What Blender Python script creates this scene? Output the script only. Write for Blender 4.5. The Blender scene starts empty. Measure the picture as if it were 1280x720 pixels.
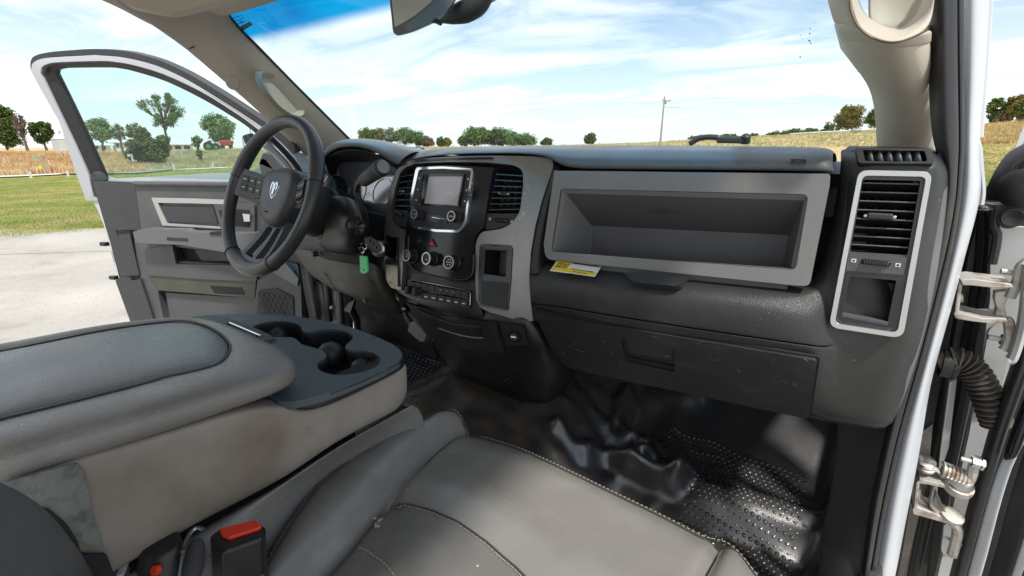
import bpy, bmesh, math, random
import numpy as np
from mathutils import Vector, Matrix, noise
from mathutils.geometry import tessellate_polygon
random.seed(7)
S = bpy.context.scene
COL = S.collection
PI = math.pi
# ------------------------------------------------------------------ camera
FOC = 569.0; YAW = math.radians(36.2); PIT = math.radians(17.3)
CAM = Vector((.68, -.716, 1.50))
FW = Vector((-math.sin(YAW)*math.cos(PIT), math.cos(YAW)*math.cos(PIT), -math.sin(PIT)))
RT = Vector((math.cos(YAW), math.sin(YAW), 0)); UPV = RT.cross(FW)
cam = bpy.data.cameras.new('camera'); co = bpy.data.objects.new('camera', cam); COL.objects.link(co)
cam.sensor_width = 36; cam.lens = FOC/1280*36; cam.clip_start = .02; cam.clip_end = 4000
co.matrix_world = Matrix.Translation(CAM) @ Matrix((RT, UPV, -FW)).transposed().to_4x4()
S.camera = co
# ------------------------------------------------------------------ world, sun, exposure
SUN_EL = math.radians(60); SUN_AZ = math.radians(120)      # azimuth from +Y towards +X
W = bpy.data.worlds.new('World'); S.world = W; W.use_nodes = True
nt = W.node_tree; nt.nodes.clear()
def N_(t, typ, **k):
    n = t.nodes.new(typ)
    for a, v in k.items():
        if a == 'ins':
            for kk, vv in v.items(): n.inputs[kk].default_value = vv
        else: setattr(n, a, v)
    return n
def L_(t, a, b): t.links.new(a, b)
sky = N_(nt, 'ShaderNodeTexSky', sky_type='NISHITA', sun_disc=False, sun_elevation=SUN_EL, sun_rotation=SUN_AZ, altitude=200, air_density=1.0, dust_density=1.0, ozone_density=1.6)
tc = N_(nt, 'ShaderNodeTexCoord')
sep = N_(nt, 'ShaderNodeSeparateXYZ'); L_(nt, tc.outputs['Generated'], sep.inputs[0])
zz = N_(nt, 'ShaderNodeMath', operation='ADD', ins={1: .10}); L_(nt, sep.outputs[2], zz.inputs[0])
zm = N_(nt, 'ShaderNodeMath', operation='MAXIMUM', ins={1: .05}); L_(nt, zz.outputs[0], zm.inputs[0])
dx = N_(nt, 'ShaderNodeMath', operation='DIVIDE'); dy = N_(nt, 'ShaderNodeMath', operation='DIVIDE')
L_(nt, sep.outputs[0], dx.inputs[0]); L_(nt, zm.outputs[0], dx.inputs[1]); L_(nt, sep.outputs[1], dy.inputs[0]); L_(nt, zm.outputs[0], dy.inputs[1])
cmb = N_(nt, 'ShaderNodeCombineXYZ'); L_(nt, dx.outputs[0], cmb.inputs[0]); L_(nt, dy.outputs[0], cmb.inputs[1])
mp = N_(nt, 'ShaderNodeMapping'); mp.inputs['Rotation'].default_value = (0, 0, .5); mp.inputs['Scale'].default_value = (.55, 1.15, 1); mp.inputs['Location'].default_value = (3.1, 1.7, 0)
L_(nt, cmb.outputs[0], mp.inputs[0])
n1 = N_(nt, 'ShaderNodeTexNoise', ins={'Scale': 1.1, 'Detail': 9, 'Roughness': .58, 'Distortion': .9}); L_(nt, mp.outputs[0], n1.inputs['Vector'])
n2 = N_(nt, 'ShaderNodeTexNoise', ins={'Scale': .42, 'Detail': 3, 'Roughness': .5, 'Distortion': .3}); L_(nt, mp.outputs[0], n2.inputs['Vector'])
ad = N_(nt, 'ShaderNodeMath', operation='MULTIPLY_ADD', ins={1: .6}); L_(nt, n2.outputs[0], ad.inputs[0]); L_(nt, n1.outputs[0], ad.inputs[2])
rp = N_(nt, 'ShaderNodeValToRGB'); L_(nt, ad.outputs[0], rp.inputs[0])
rp.color_ramp.elements[0].position = .60; rp.color_ramp.elements[0].color = (.05, .05, .05, 1)
rp.color_ramp.elements[1].position = .92; rp.color_ramp.elements[1].color = (1, 1, 1, 1)
hz = N_(nt, 'ShaderNodeMapRange', ins={1: .0, 2: .34, 3: .72, 4: .0}); L_(nt, sep.outputs[2], hz.inputs[0])
mxf = N_(nt, 'ShaderNodeMath', operation='MAXIMUM'); L_(nt, rp.outputs[0], mxf.inputs[0]); L_(nt, hz.outputs[0], mxf.inputs[1])
mix = N_(nt, 'ShaderNodeMixRGB'); L_(nt, mxf.outputs[0], mix.inputs[0]); tin = N_(nt, 'ShaderNodeMixRGB', blend_type='MULTIPLY', ins={0: 1.0}); tin.inputs[2].default_value = (.74, .88, .92, 1); L_(nt, sky.outputs[0], tin.inputs[1]); L_(nt, tin.outputs[0], mix.inputs[1])
mix.inputs[2].default_value = (7.0, 7.15, 7.2, 1)
bg = N_(nt, 'ShaderNodeBackground', ins={'Strength': .095}); L_(nt, mix.outputs[0], bg.inputs[0])
wo = N_(nt, 'ShaderNodeOutputWorld'); L_(nt, bg.outputs[0], wo.inputs[0])
sl = bpy.data.lights.new('sun', 'SUN'); sl.energy = 2.5; sl.angle = math.radians(5); sl.color = (1, .95, .87)
so = bpy.data.objects.new('sun', sl); COL.objects.link(so)
sd = Vector((math.sin(SUN_AZ)*math.cos(SUN_EL), math.cos(SUN_AZ)*math.cos(SUN_EL), math.sin(SUN_EL)))
so.rotation_euler = sd.to_track_quat('Z', 'Y').to_euler(); so.location = (0, 0, 30)
S.view_settings.view_transform = 'Standard'; S.view_settings.look = 'None'
S.view_settings.exposure = 1.0; S.view_settings.gamma = 1
S.cycles.max_bounces = 10; S.cycles.diffuse_bounces = 5; S.cycles.transparent_max_bounces = 24
# ------------------------------------------------------------------ from pixels of a 1280x720 view to points on planes of the place
def ray(x, y): return FW + RT*((x-640)/FOC) - UPV*((y-360)/FOC)
def P(x, y, X=None, Y=None, Z=None, D=None):
    r = ray(x, y)
    if X is not None: t = (X-CAM.x)/r.x
    elif Y is not None: t = (Y-CAM.y)/r.y
    elif Z is not None: t = (Z-CAM.z)/r.z
    else: t = D/math.hypot(r.x, r.y)
    return CAM + r*t
class Surf:
    def __init__(s, O, U, V, bend=None, N=None):
        s.O = Vector(O); s.U = Vector(U).normalized(); V = Vector(V)
        s.V = (V - s.U*V.dot(s.U)).normalized()
        s.N = s.U.cross(s.V)
        if s.N.dot(CAM - s.O) < 0: s.N = -s.N
        s.bend = bend or (lambda u, v: 0.0)
    def uv(s, px, py):
        r = ray(px, py); u = v = 0
        for i in range(14):
            o = s.O + s.N*s.bend(u, v)
            t = (o-CAM).dot(s.N)/r.dot(s.N); p = CAM + r*t - s.O
            u, v = p.dot(s.U), p.dot(s.V)
        return u, v
    def pt(s, u, v, w=0): return s.O + s.U*u + s.V*v + s.N*(s.bend(u, v)+w)
    def px(s, x, y, w=0):
        return s.off(w).pt(*s.off(w).uv(x, y)) if w else s.pt(*s.uv(x, y))
    def off(s, w): return Surf(s.O + s.N*w, s.U, s.V, s.bend)
def plane3(a, b, c):
    return Surf(a, b-a, c-a)
# ------------------------------------------------------------------ mesh collector
class M:
    def __init__(s): s.v = []; s.f = []
    def add(s, vs, fs):
        n = len(s.v); s.v += [tuple(p) for p in vs]; s.f += [tuple(i+n for i in f) for f in fs]; return s
    def box(s, sf, u0, u1, v0, v1, w0, w1):
        vs = [sf.pt(u, v, w) for w in (w0, w1) for v in (v0, v1) for u in (u0, u1)]
        return s.add(vs, [(0,2,3,1),(4,5,7,6),(0,1,5,4),(2,6,7,3),(0,4,6,2),(1,3,7,5)])
    def bar(s, a, b, w, h, up=(0,0,1)):
        a, b = Vector(a), Vector(b); d = (b-a).normalized(); x = d.cross(Vector(up)).normalized(); y = x.cross(d)
        vs = [p + x*sx*w/2 + y*sy*h/2 for p in (a, b) for sx, sy in ((-1,-1),(1,-1),(1,1),(-1,1))]
        return s.add(vs, [(0,1,2,3),(7,6,5,4),(0,4,5,1),(1,5,6,2),(2,6,7,3),(3,7,4,0)])
    def net(s, rows, closed=False, caps=False):
        n = len(rows[0]); vs = [p for r in rows for p in r]; fs = []
        for i in range(len(rows)-1):
            for j in range(n if closed else n-1):
                k = (j+1) % n; fs.append((i*n+j, i*n+k, (i+1)*n+k, (i+1)*n+j))
        if caps: fs.append(tuple(range(n))[::-1]); fs.append(tuple((len(rows)-1)*n+j for j in range(n)))
        return s.add(vs, fs)
    def tube(s, path, rad, seg=10, closed=False, flat=1.0, smooth=0):
        path = [Vector(p) for p in path]
        if smooth: path = spline(path, smooth, closed)
        n = len(path); rads = [rad]*n if not hasattr(rad, '__len__') else [np.interp(i/(n-1)*(len(rad)-1), range(len(rad)), rad) for i in range(n)]
        rows = []; nrm = None
        for i, p in enumerate(path):
            a = path[i-1] if (i > 0 or closed) else p; b = path[(i+1) % n] if (i < n-1 or closed) else p
            d = (b-a).normalized()
            if nrm is None:
                nrm = d.cross(Vector((0,0,1)))
                if nrm.length < .1: nrm = d.cross(Vector((1,0,0)))
            nrm = (nrm - d*nrm.dot(d)).normalized(); bi = d.cross(nrm)
            rows.append([p + (nrm*math.cos(t) + bi*math.sin(t)*flat)*rads[i] for t in (2*PI*k/seg for k in range(seg))])
        if closed: rows.append(rows[0]); return s.net(rows, True)
        return s.net(rows, True, True)
    def lathe(s, O, ax, prof, seg=24, cap=True):
        O = Vector(O); ax = Vector(ax).normalized(); x = ax.orthogonal().normalized(); y = ax.cross(x)
        rows = [[O + ax*h + (x*math.cos(t)+y*math.sin(t))*max(r, 1e-5) for t in (2*PI*k/seg for k in range(seg))] for r, h in prof]
        return s.net(rows, True, cap)
    def poly(s, sf, outl, th, holes=(), w0=0.0, cut=0, r=.0):
        """plate on a surface; outlines in pixels (x, y[, radius in m]) or ('uv', u, v[, radius])"""
        def prep(o):
            pts = []; rad = []
            for q in o:
                if q[0] == 'uv': pts.append(Vector((q[1], q[2]))); rad.append(q[3] if len(q) > 3 else r)
                else: pts.append(Vector(sf.uv(q[0], q[1]))); rad.append(q[2] if len(q) > 2 else r)
            return fillet(pts, rad)
        loops = [prep(outl)] + [prep(h) for h in holes]
        flat = [p for l in loops for p in l]
        tris = tessellate_polygon([[Vector((p.x, p.y, 0)) for p in l] for l in loops])
        bm = bmesh.new(); n = len(flat)
        top = [bm.verts.new((p.x, p.y, w0)) for p in flat]; bot = [bm.verts.new((p.x, p.y, w0-th)) for p in flat]
        for t in tris:
            for vv, fl in ((top, 0), (bot, 1)):
                try: bm.faces.new([vv[i] for i in (t if not fl else t[::-1])])
                except ValueError: pass
        k = 0
        for l in loops:
            m = len(l)
            for i in range(m):
                a, b = k+i, k+(i+1) % m
                try: bm.faces.new([top[a], top[b], bot[b], bot[a]])
                except ValueError: pass
            k += m
        if cut:
            us = [p.x for p in flat]; vs_ = [p.y for p in flat]
            for ax, lo, hi in ((0, min(us), max(us)), (1, min(vs_), max(vs_))):
                c = math.ceil(lo/cut)*cut
                while c < hi:
                    co_ = [0,0,0]; co_[ax] = c; no = [0,0,0]; no[ax] = 1
                    bmesh.ops.bisect_plane(bm, geom=bm.verts[:]+bm.edges[:]+bm.faces[:], plane_co=co_, plane_no=no, dist=1e-6); c += cut
        bmesh.ops.recalc_face_normals(bm, faces=bm.faces[:])
        bm.verts.index_update()
        s.add([sf.pt(*v.co) for v in bm.verts], [[v.index for v in f.verts] for f in bm.faces])
        bm.free(); return s
    def build(s, name, mat, parent=None, bevel=0, seg=2, sub=0, solid=0, smooth=True, angle=35, label=None, cat=None, group=None, kind=None):
        me = bpy.data.meshes.new(name)
        o = bpy.data.objects.new(name, me); COL.objects.link(o)
        off = Vector((0,0,0))
        if parent is not None:
            o.parent = parent
            q = parent; base = Vector((0,0,0))
            while q is not None: base += q.location; q = q.parent
            off = base
        else:
            a = np.array(s.v); off = Vector(((a[:,0].min()+a[:,0].max())/2, (a[:,1].min()+a[:,1].max())/2, a[:,2].min()))
            if kind == 'structure' and name in ('ground',): off = Vector((0,0,0))
            o.location = off
        a = np.array(s.v) - np.array(off)
        me.from_pydata(a.tolist(), [], s.f)
        bm = bmesh.new(); bm.from_mesh(me); bmesh.ops.remove_doubles(bm, verts=bm.verts, dist=1e-6)
        bmesh.ops.recalc_face_normals(bm, faces=bm.faces); bm.to_mesh(me); bm.free()
        me.materials.append(mat)
        if smooth:
            me.polygons.foreach_set('use_smooth', [True]*len(me.polygons))
            if not sub: me.set_sharp_from_angle(angle=math.radians(angle))
        if solid:
            md = o.modifiers.new('s', 'SOLIDIFY'); md.thickness = solid; md.offset = 0
        if bevel:
            md = o.modifiers.new('b', 'BEVEL'); md.width = bevel; md.segments = seg; md.limit_method = 'ANGLE'; md.angle_limit = math.radians(40); md.harden_normals = bool(smooth and not sub)
        if sub:
            md = o.modifiers.new('u', 'SUBSURF'); md.levels = sub; md.render_levels = sub
        tag(o, label, cat, group, kind); return o
def tag(o, label=None, cat=None, group=None, kind=None):
    if label: o['label'] = label
    if cat: o['category'] = cat
    if group: o['group'] = group
    if kind: o['kind'] = kind
def thing(name, loc, label, cat, group=None):
    o = bpy.data.objects.new(name, None); COL.objects.link(o); o.location = Vector(loc); o.empty_display_size = .1
    tag(o, label, cat, group); return o
def spline(p, n, closed=False):
    out = []; m = len(p)
    for i in range(m if closed else m-1):
        a = p[(i-1) % m] if (closed or i > 0) else p[0]*2-p[1]; b = p[i]; c = p[(i+1) % m]
        d = p[(i+2) % m] if (closed or i < m-2) else p[-1]*2-p[-2]
        for k in range(n):
            t = k/n; out.append(.5*((2*b)+(c-a)*t+(2*a-5*b+4*c-d)*t*t+(3*b-a-3*c+d)*t**3))
    if not closed: out.append(p[-1])
    return out
def fillet(pts, rad, seg=5):
    out = []; n = len(pts)
    for i in range(n):
        p = pts[i]; a = pts[i-1]; b = pts[(i+1) % n]; r = rad[i]
        if r <= 0: out.append(p); continue
        da = (a-p); db = (b-p); la, lb = da.length, db.length
        if la < 1e-7 or lb < 1e-7: continue
        t = min(r, la*.48, lb*.48); p0 = p+da/la*t; p1 = p+db/lb*t
        for k in range(seg+1):
            q = k/seg; out.append(p0*(1-q)**2 + p*2*q*(1-q) + p1*q*q)
    return out
def lerp(a, b, t): return a+(b-a)*t
# ------------------------------------------------------------------ materials
def mat(name, col, rough=.5, metal=0., grain=None, dirt=None, speck=None, coat=0, fine=None, spec=.5, sheen=0):
    m = bpy.data.materials.new(name); m.use_nodes = True; t = m.node_tree; b = t.nodes['Principled BSDF']
    b.inputs['Roughness'].default_value = rough; b.inputs['Metallic'].default_value = metal
    b.inputs['Specular IOR Level'].default_value = spec
    b.inputs['Coat Weight'].default_value = coat; b.inputs['Coat Roughness'].default_value = .15
    if sheen: b.inputs['Sheen Weight'].default_value = sheen
    g = N_(t, 'ShaderNodeNewGeometry'); pos = g.outputs['Position']
    tcn = N_(t, 'ShaderNodeTexCoord'); pos = tcn.outputs['Object']
    cur = N_(t, 'ShaderNodeRGB'); cur.outputs[0].default_value = (*col, 1); c = cur.outputs[0]
    def layer(c, vec_scale, col2, lo, hi, detail=4, stretch=None, rough_=.55):
        no = N_(t, 'ShaderNodeTexNoise', ins={'Scale': vec_scale, 'Detail': detail, 'Roughness': rough_})
        if stretch:
            mpn = N_(t, 'ShaderNodeMapping'); mpn.inputs['Scale'].default_value = stretch; L_(t, pos, mpn.inputs[0]); L_(t, mpn.outputs[0], no.inputs['Vector'])
        else: L_(t, pos, no.inputs['Vector'])
        mr = N_(t, 'ShaderNodeMapRange', ins={1: lo, 2: hi, 3: 0, 4: 1}); L_(t, no.outputs[0], mr.inputs[0])
        mx = N_(t, 'ShaderNodeMixRGB'); L_(t, mr.outputs[0], mx.inputs[0]); L_(t, c, mx.inputs[1]); mx.inputs[2].default_value = (*col2, 1)
        return mx.outputs[0], mr.outputs[0]
    rsock = None
    for d in (dirt or []):
        c, f = layer(c, d[1], d[0], d[2], d[3], stretch=d[4] if len(d) > 4 else None)
        if rsock is None: rsock = f
    if speck:
        vo = N_(t, 'ShaderNodeTexVoronoi', ins={'Scale': speck[1], 'Randomness': 1}); L_(t, pos, vo.inputs['Vector'])
        lt = N_(t, 'ShaderNodeMath', operation='LESS_THAN', ins={1: speck[2]}); L_(t, vo.outputs['Distance'], lt.inputs[0])
        no = N_(t, 'ShaderNodeTexNoise', ins={'Scale': speck[1]*.31, 'Detail': 1}); L_(t, pos, no.inputs['Vector'])
        gt = N_(t, 'ShaderNodeMath', operation='GREATER_THAN', ins={1: .62}); L_(t, no.outputs[0], gt.inputs[0])
        ml = N_(t, 'ShaderNodeMath', operation='MULTIPLY'); L_(t, lt.outputs[0], ml.inputs[0]); L_(t, gt.outputs[0], ml.inputs[1])
        mx = N_(t, 'ShaderNodeMixRGB'); L_(t, ml.outputs[0], mx.inputs[0]); L_(t, c, mx.inputs[1]); mx.inputs[2].default_value = (*speck[0], 1); c = mx.outputs[0]
    L_(t, c, b.inputs['Base Color'])
    # roughness wander
    nr = N_(t, 'ShaderNodeTexNoise', ins={'Scale': 14, 'Detail': 3}); L_(t, pos, nr.inputs['Vector'])
    mr = N_(t, 'ShaderNodeMapRange', ins={1: .3, 2: .7, 3: max(.02, rough*.82), 4: min(1, rough*1.18)}); L_(t, nr.outputs[0], mr.inputs[0]); L_(t, mr.outputs[0], b.inputs['Roughness'])
    last = None
    def bump(h, strength, dist):
        nonlocal last
        bn = N_(t, 'ShaderNodeBump', ins={'Strength': strength, 'Distance': dist}); L_(t, h, bn.inputs['Height'])
        if last is not None: L_(t, last, bn.inputs['Normal'])
        last = bn.outputs[0]
    if grain:
        vo = N_(t, 'ShaderNodeTexVoronoi', feature='F1', ins={'Scale': grain[0], 'Randomness': 1}); L_(t, pos, vo.inputs['Vector'])
        bump(vo.outputs['Distance'], grain[1], grain[2] if len(grain) > 2 else .0006)
    if fine:
        no = N_(t, 'ShaderNodeTexNoise', ins={'Scale': fine[0], 'Detail': 3}); L_(t, pos, no.inputs['Vector'])
        bump(no.outputs[0], fine[1], fine[2])
    if last is not None: L_(t, last, b.inputs['Normal'])
    return m
def emis(name, col, s):
    m = bpy.data.materials.new(name); m.use_nodes = True; b = m.node_tree.nodes['Principled BSDF']
    b.inputs['Base Color'].default_value = (*col, 1); b.inputs['Emission Color'].default_value = (*col, 1); b.inputs['Emission Strength'].default_value = s; return m
MT = {}
MT['pad'] = mat('dash_pad_vinyl', (.085, .095, .102), .40, grain=(850, .55, .0005), dirt=[((.13, .14, .145), 6, .45, .75)])
MT['dash'] = mat('dash_charcoal_vinyl', (.036, .037, .038), .38, grain=(950, .7, .0005), dirt=[((.07, .068, .062), 9, .5, .8)], speck=((.22, .2, .17), 60, .07))
MT['glove'] = mat('glove_box_vinyl', (.027, .027, .028), .38, grain=(950, .55, .0004), dirt=[((.065, .06, .052), 40, .56, .8, (.25, 1, 1))], speck=((.25, .23, .2), 75, .06))
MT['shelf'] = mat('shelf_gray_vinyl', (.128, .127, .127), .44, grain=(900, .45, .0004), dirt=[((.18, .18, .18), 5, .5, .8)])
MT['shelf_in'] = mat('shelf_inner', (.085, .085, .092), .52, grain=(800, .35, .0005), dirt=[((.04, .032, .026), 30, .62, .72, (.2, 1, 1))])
MT['bezel'] = mat('satin_gray_paint', (.235, .225, .212), .30, metal=.6, fine=(900, .2, .0003), dirt=[((.17, .155, .14), 16, .55, .8)], speck=((.45, .43, .4), 90, .06))
MT['silver'] = mat('satin_silver_paint', (.55, .55, .55), .28, metal=.75, fine=(800, .15, .0003))
MT['black'] = mat('black_plastic', (.012, .012, .013), .38, fine=(700, .25, .0004), dirt=[((.04, .038, .034), 11, .55, .85)])
MT['blackm'] = mat('black_matte_plastic', (.022, .022, .023), .55, grain=(800, .5, .0005), dirt=[((.05, .046, .04), 9, .55, .85)], speck=((.2, .18, .15), 70, .06))
MT['gloss'] = mat('piano_black', (.010, .010, .012), .16, fine=(30, .15, .001))
MT['void'] = mat('dark_cavity', (.008, .008, .009), .7)
MT['rubber'] = mat('black_rubber', (.020, .020, .021), .5, fine=(200, .3, .0006), dirt=[((.05, .045, .035), 14, .55, .8)])
MT['chrome'] = mat('chrome', (.75, .77, .8), .12, metal=1)
MT['chromed'] = mat('dull_chrome', (.5, .5, .5), .3, metal=1)
MT['white'] = mat('white_paint', (.50, .52, .55), .3, coat=.4, dirt=[((.66, .65, .63), 7, .6, .85)])
MT['shell'] = mat('gray_primer', (.42, .43, .43), .5, fine=(300, .2, .0006), dirt=[((.25, .24, .22), 12, .5, .8)])
MT['rusty'] = mat('stained_zinc', (.50, .475, .44), .45, metal=.25, fine=(400, .3, .0006), dirt=[((.22, .12, .06), 60, .52, .72)])
MT['seat'] = mat('seat_gray_leather', (.156, .148, .138), .26, coat=.15, grain=(800, .45, .0004), fine=(45, .22, .0012), dirt=[((.19, .185, .175), 7, .5, .75)], speck=((.5, .45, .38), 38, .045))
MT['seatin'] = mat('seat_insert_leather', (.122, .117, .110), .30, grain=(800, .45, .0004), fine=(45, .22, .0012), dirt=[((.155, .15, .145), 7, .5, .75)], speck=((.5, .45, .38), 38, .05))
MT['lidtop'] = mat('sky_tinted_armrest_leather', (.115, .118, .122), .27, grain=(560, .45, .0005), dirt=[((.15, .155, .16), 8, .5, .75)])  # bluish tint puts the sky's reflection into the lid top colour
MT['lid'] = mat('armrest_side_leather', (.140, .131, .120), .30, grain=(560, .5, .0006), dirt=[((.22, .205, .19), 8, .5, .75)])
MT['taupe'] = mat('stained_taupe_vinyl', (.215, .192, .165), .55, grain=(600, .35, .0006), dirt=[((.118, .088, .062), 5, .42, .68), ((.27, .25, .22), 3.3, .50, .75), ((.13, .10, .075), 17, .60, .80)])
MT['felt'] = mat('gray_felt', (.19, .20, .185), .9, fine=(500, .9, .0016), dirt=[((.11, .11, .10), 60, .45, .65)])
MT['tray'] = mat('cup_tray_plastic', (.052, .068, .078), .42, grain=(750, .55, .0006), speck=((.5, .5, .5), 45, .03))
MT['beige'] = mat('beige_pillar_trim', (.43, .385, .32), .6, grain=(900, .25, .0004), dirt=[((.38, .33, .27), 5, .5, .8)])
MT['head'] = mat('headliner_fabric', (.43, .39, .33), .85, fine=(700, .6, .0008), dirt=[((.36, .32, .27), 3, .45, .8)])
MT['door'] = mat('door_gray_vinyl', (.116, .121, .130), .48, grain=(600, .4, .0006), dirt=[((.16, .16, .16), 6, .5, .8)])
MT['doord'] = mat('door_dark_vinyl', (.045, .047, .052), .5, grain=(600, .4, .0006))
MT['olive'] = mat('knee_panel_vinyl', (.062, .063, .048), .46, grain=(650, .5, .0006), dirt=[((.09, .09, .07), 6, .5, .8)])  # olive cast: green reflections on the knee panel put into the colour
MT['wheel'] = mat('wheel_leather', (.038, .038, .039), .34, grain=(900, .3, .0004), dirt=[((.07, .062, .052), 8, .5, .8)])
MT['stitch'] = mat('tan_thread', (.34, .29, .22), .8)
MT['seam'] = mat('dark_seam_piping', (.05, .048, .045), .5)  # plain dark colour for piping, seam lines and glass specks
MT['red'] = mat('red_plastic', (.75, .045, .02), .35)
MT['green'] = mat('green_plastic', (.01, .60, .16), .3)
MT['yellow'] = mat('yellow_print', (.85, .62, .04), .45)
MT['paper'] = mat('white_print', (.8, .8, .78), .45)
MT['ink'] = mat('black_ink', (.02, .02, .02), .5)
MT['mark'] = mat('white_print_marks', (.72, .72, .72), .5)
MT['markr'] = mat('red_print_marks', (.7, .03, .02), .5)
MT['screen'] = mat('touch_screen', (.42, .39, .41), .22, coat=.6)
MT['slat'] = mat('vent_slat_plastic', (.012, .012, .013), .35)
MT['slatedge'] = mat('vent_slat_highlight', (.11, .11, .112), .35)  # paler than the slats; the bright front edge is put in as colour
MT['web'] = mat('belt_webbing', (.05, .048, .048), .8, fine=(1500, .8, .0006))

def lighten(k, f):
    for n in MT[k].node_tree.nodes:
        if n.type == 'RGB': n.outputs[0].default_value = tuple(min(.9, c*f) for c in n.outputs[0].default_value[:3])+(1,)
        if n.type == 'MIX_RGB' and not n.inputs[2].is_linked: n.inputs[2].default_value = tuple(min(.9, c*f) for c in n.inputs[2].default_value[:3])+(1,)
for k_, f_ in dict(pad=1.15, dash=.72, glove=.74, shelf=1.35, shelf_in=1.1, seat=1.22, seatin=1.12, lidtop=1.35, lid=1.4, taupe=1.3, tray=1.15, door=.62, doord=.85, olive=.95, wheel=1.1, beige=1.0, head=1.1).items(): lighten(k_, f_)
# ================================================================== dashboard
dash = thing('dashboard', (0, .1, 1.0), 'charcoal pickup dashboard spanning the cab below the windshield', 'dashboard')
def G(rows, **kw):                                            # rows of (px, py, Y) -> points
    return [[P(q[0], q[1], Y=q[2]) for q in r] for r in rows]
def V3(*a): return Vector(a)
# ---- padded top
cx = [498, 515, 535, 565, 600, 645, 684, 697, 712, 760, 830, 900, 970, 1022, 1036, 1041]
crest = [190, 186, 184.5, 183, 182, 181, 180.5, 180.3, 180.2, 180, 180.3, 180.8, 181.2, 181.8, 184.5, 190]
mid = [199, 195, 191.5, 188.5, 187, 186, 186.5, 188, 190, 190, 190, 190, 191, 192, 194, 198]
low = [207, 200, 196, 193.5, 192.5, 192, 194.5, 205, 211.5, 212, 212.5, 213, 214, 215, 215.5, 216]
yl = [.045, .035, .03, .025, .02, .02, .02, .015, .01, .005, .005, .005, .01, .015, .02, .03]
rows = [[V3(P(x, 180, Y=.12).x, .52, 1.455) for x in cx],
        [V3(P(x, c, Y=.13).x, .30, P(x, c, Y=.13).z-.004) for x, c in zip(cx, crest)],
        [P(x, c, Y=.13+(.03 if x < 530 else 0)) for x, c in zip(cx, crest)],
        [P(x, m_, Y=y+.012) for x, m_, y in zip(cx, mid, yl)],
        [P(x, (m_+l)/2+1, Y=y-.002) for x, m_, l, y in zip(cx, mid, low, yl)],
        [P(x, l-.4, Y=y) for x, l, y in zip(cx, low, yl)],
        [P(x, l, Y=y+.008) for x, l, y in zip(cx, low, yl)],
        [P(x, l, Y=y+.008)+V3(0, .05, .004) for x, l, y in zip(cx, low, yl)]]
M().net(rows).build('top_pad', MT['pad'], dash, sub=2)
# dash deck behind the pad, to the windshield
M().net([[V3(x, .62, 1.462) for x in np.linspace(-.80, .80, 9)], [V3(x, .28, 1.478) for x in np.linspace(-.80, .80, 9)], [V3(x, .16, 1.47) for x in np.linspace(-.76, .78, 9)], [V3(x, .09, 1.40) for x in np.linspace(-.74, .76, 9)]]).build('deck', MT['dash'], dash, sub=1)
# ---- curved stack surface
TL = math.radians(14)
SS = Surf((0, -.005, 1.40), (1, 0, 0), (0, math.sin(TL), math.cos(TL)), bend=lambda u, v: -.75*u*u)
# backing of the stack
b = M(); b.poly(SS, [(497, 214, .02), (520, 203), (570, 199.5), (640, 199), (688, 201, .01), (680, 250), (669, 290), (664, 330), (664, 395), (610, 395), (560, 385), (500, 360), (485, 350), (484, 262)], .02, w0=-.055, cut=.03)
b.build('stack_backing', MT['void'], dash)
# outer satin bezel (arch with two legs)
arch = [(490.5, 359.5, .006), (484, 350, .01), (482, 330), (482, 290), (484.5, 262), (489, 235), (496, 214, .03), (510, 202, .02), (535, 198.3), (575, 196), (620, 195), (665, 196), (691, 198.5, .012), (693.5, 207, .01), (688, 224), (679, 250), (670, 285), (665, 315), (663, 345), (664.5, 375), (667.5, 401.5, .004), (641, 398), (616, 391), (602.5, 385, .006),
        (597, 375), (595.5, 340), (596, 303, .012), (603, 290, .01), (629, 286.5, .02), (642, 279, .01), (651.5, 265, .01), (655.5, 232), (655, 213.5, .012), (645, 207, .01), (617, 204), (570, 203), (521, 205), (508, 209.5, .01), (501, 217, .01), (495, 237), (490, 262), (491.5, 275, .01), (498.5, 284, .01), (509.5, 288, .006), (507, 310), (504.5, 340), (503, 363, .005)]
M().poly(SS, arch, .028, w0=.004, cut=.03, holes=[[(608, 311), (638, 312.5), (636.5, 347.5), (606, 344)], [(486.6, 296), (499.8, 299), (498.8, 325.6), (486, 322.4)]]).build('stack_bezel', MT['bezel'], dash, bevel=.0035, seg=3)
# thin dark lip line inside arch
# glossy strip on top of the arch under the pad
M().poly(SS, [(520, 203.6), (524, 200.2), (575, 198.2), (618, 197.6), (619, 199.9), (575, 200.6)], .004, w0=.0075, cut=.03).build('badge_strip', MT['gloss'], dash, bevel=.0008)
# central glossy fascia
M().poly(SS, [(524, 209.5, .004), (560, 207.8), (619.5, 210.5, .003), (614, 242), (607.5, 285), (601, 290, .01), (595.5, 299, .008), (593.5, 320), (592, 343, .02), (583, 352.5, .02), (555, 349.5), (519, 340, .02), (510.5, 327, .02), (509.5, 300), (514, 262), (519.5, 225)], .020, w0=.008, cut=.03).build('center_fascia', MT['gloss'], dash, bevel=.003, seg=3)
# raised rim at the foot of the climate panel
p = [SS.px(x, y, .0095) for x, y in [(510.8, 296), (510.6, 318), (513, 330), (520, 338.5), (538, 344), (557, 347.8), (578, 350), (588, 346), (591.3, 338), (592.4, 318)]]
M().tube(p, .0022, 8, smooth=5).build('fascia_rim', MT['black'], dash)
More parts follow.
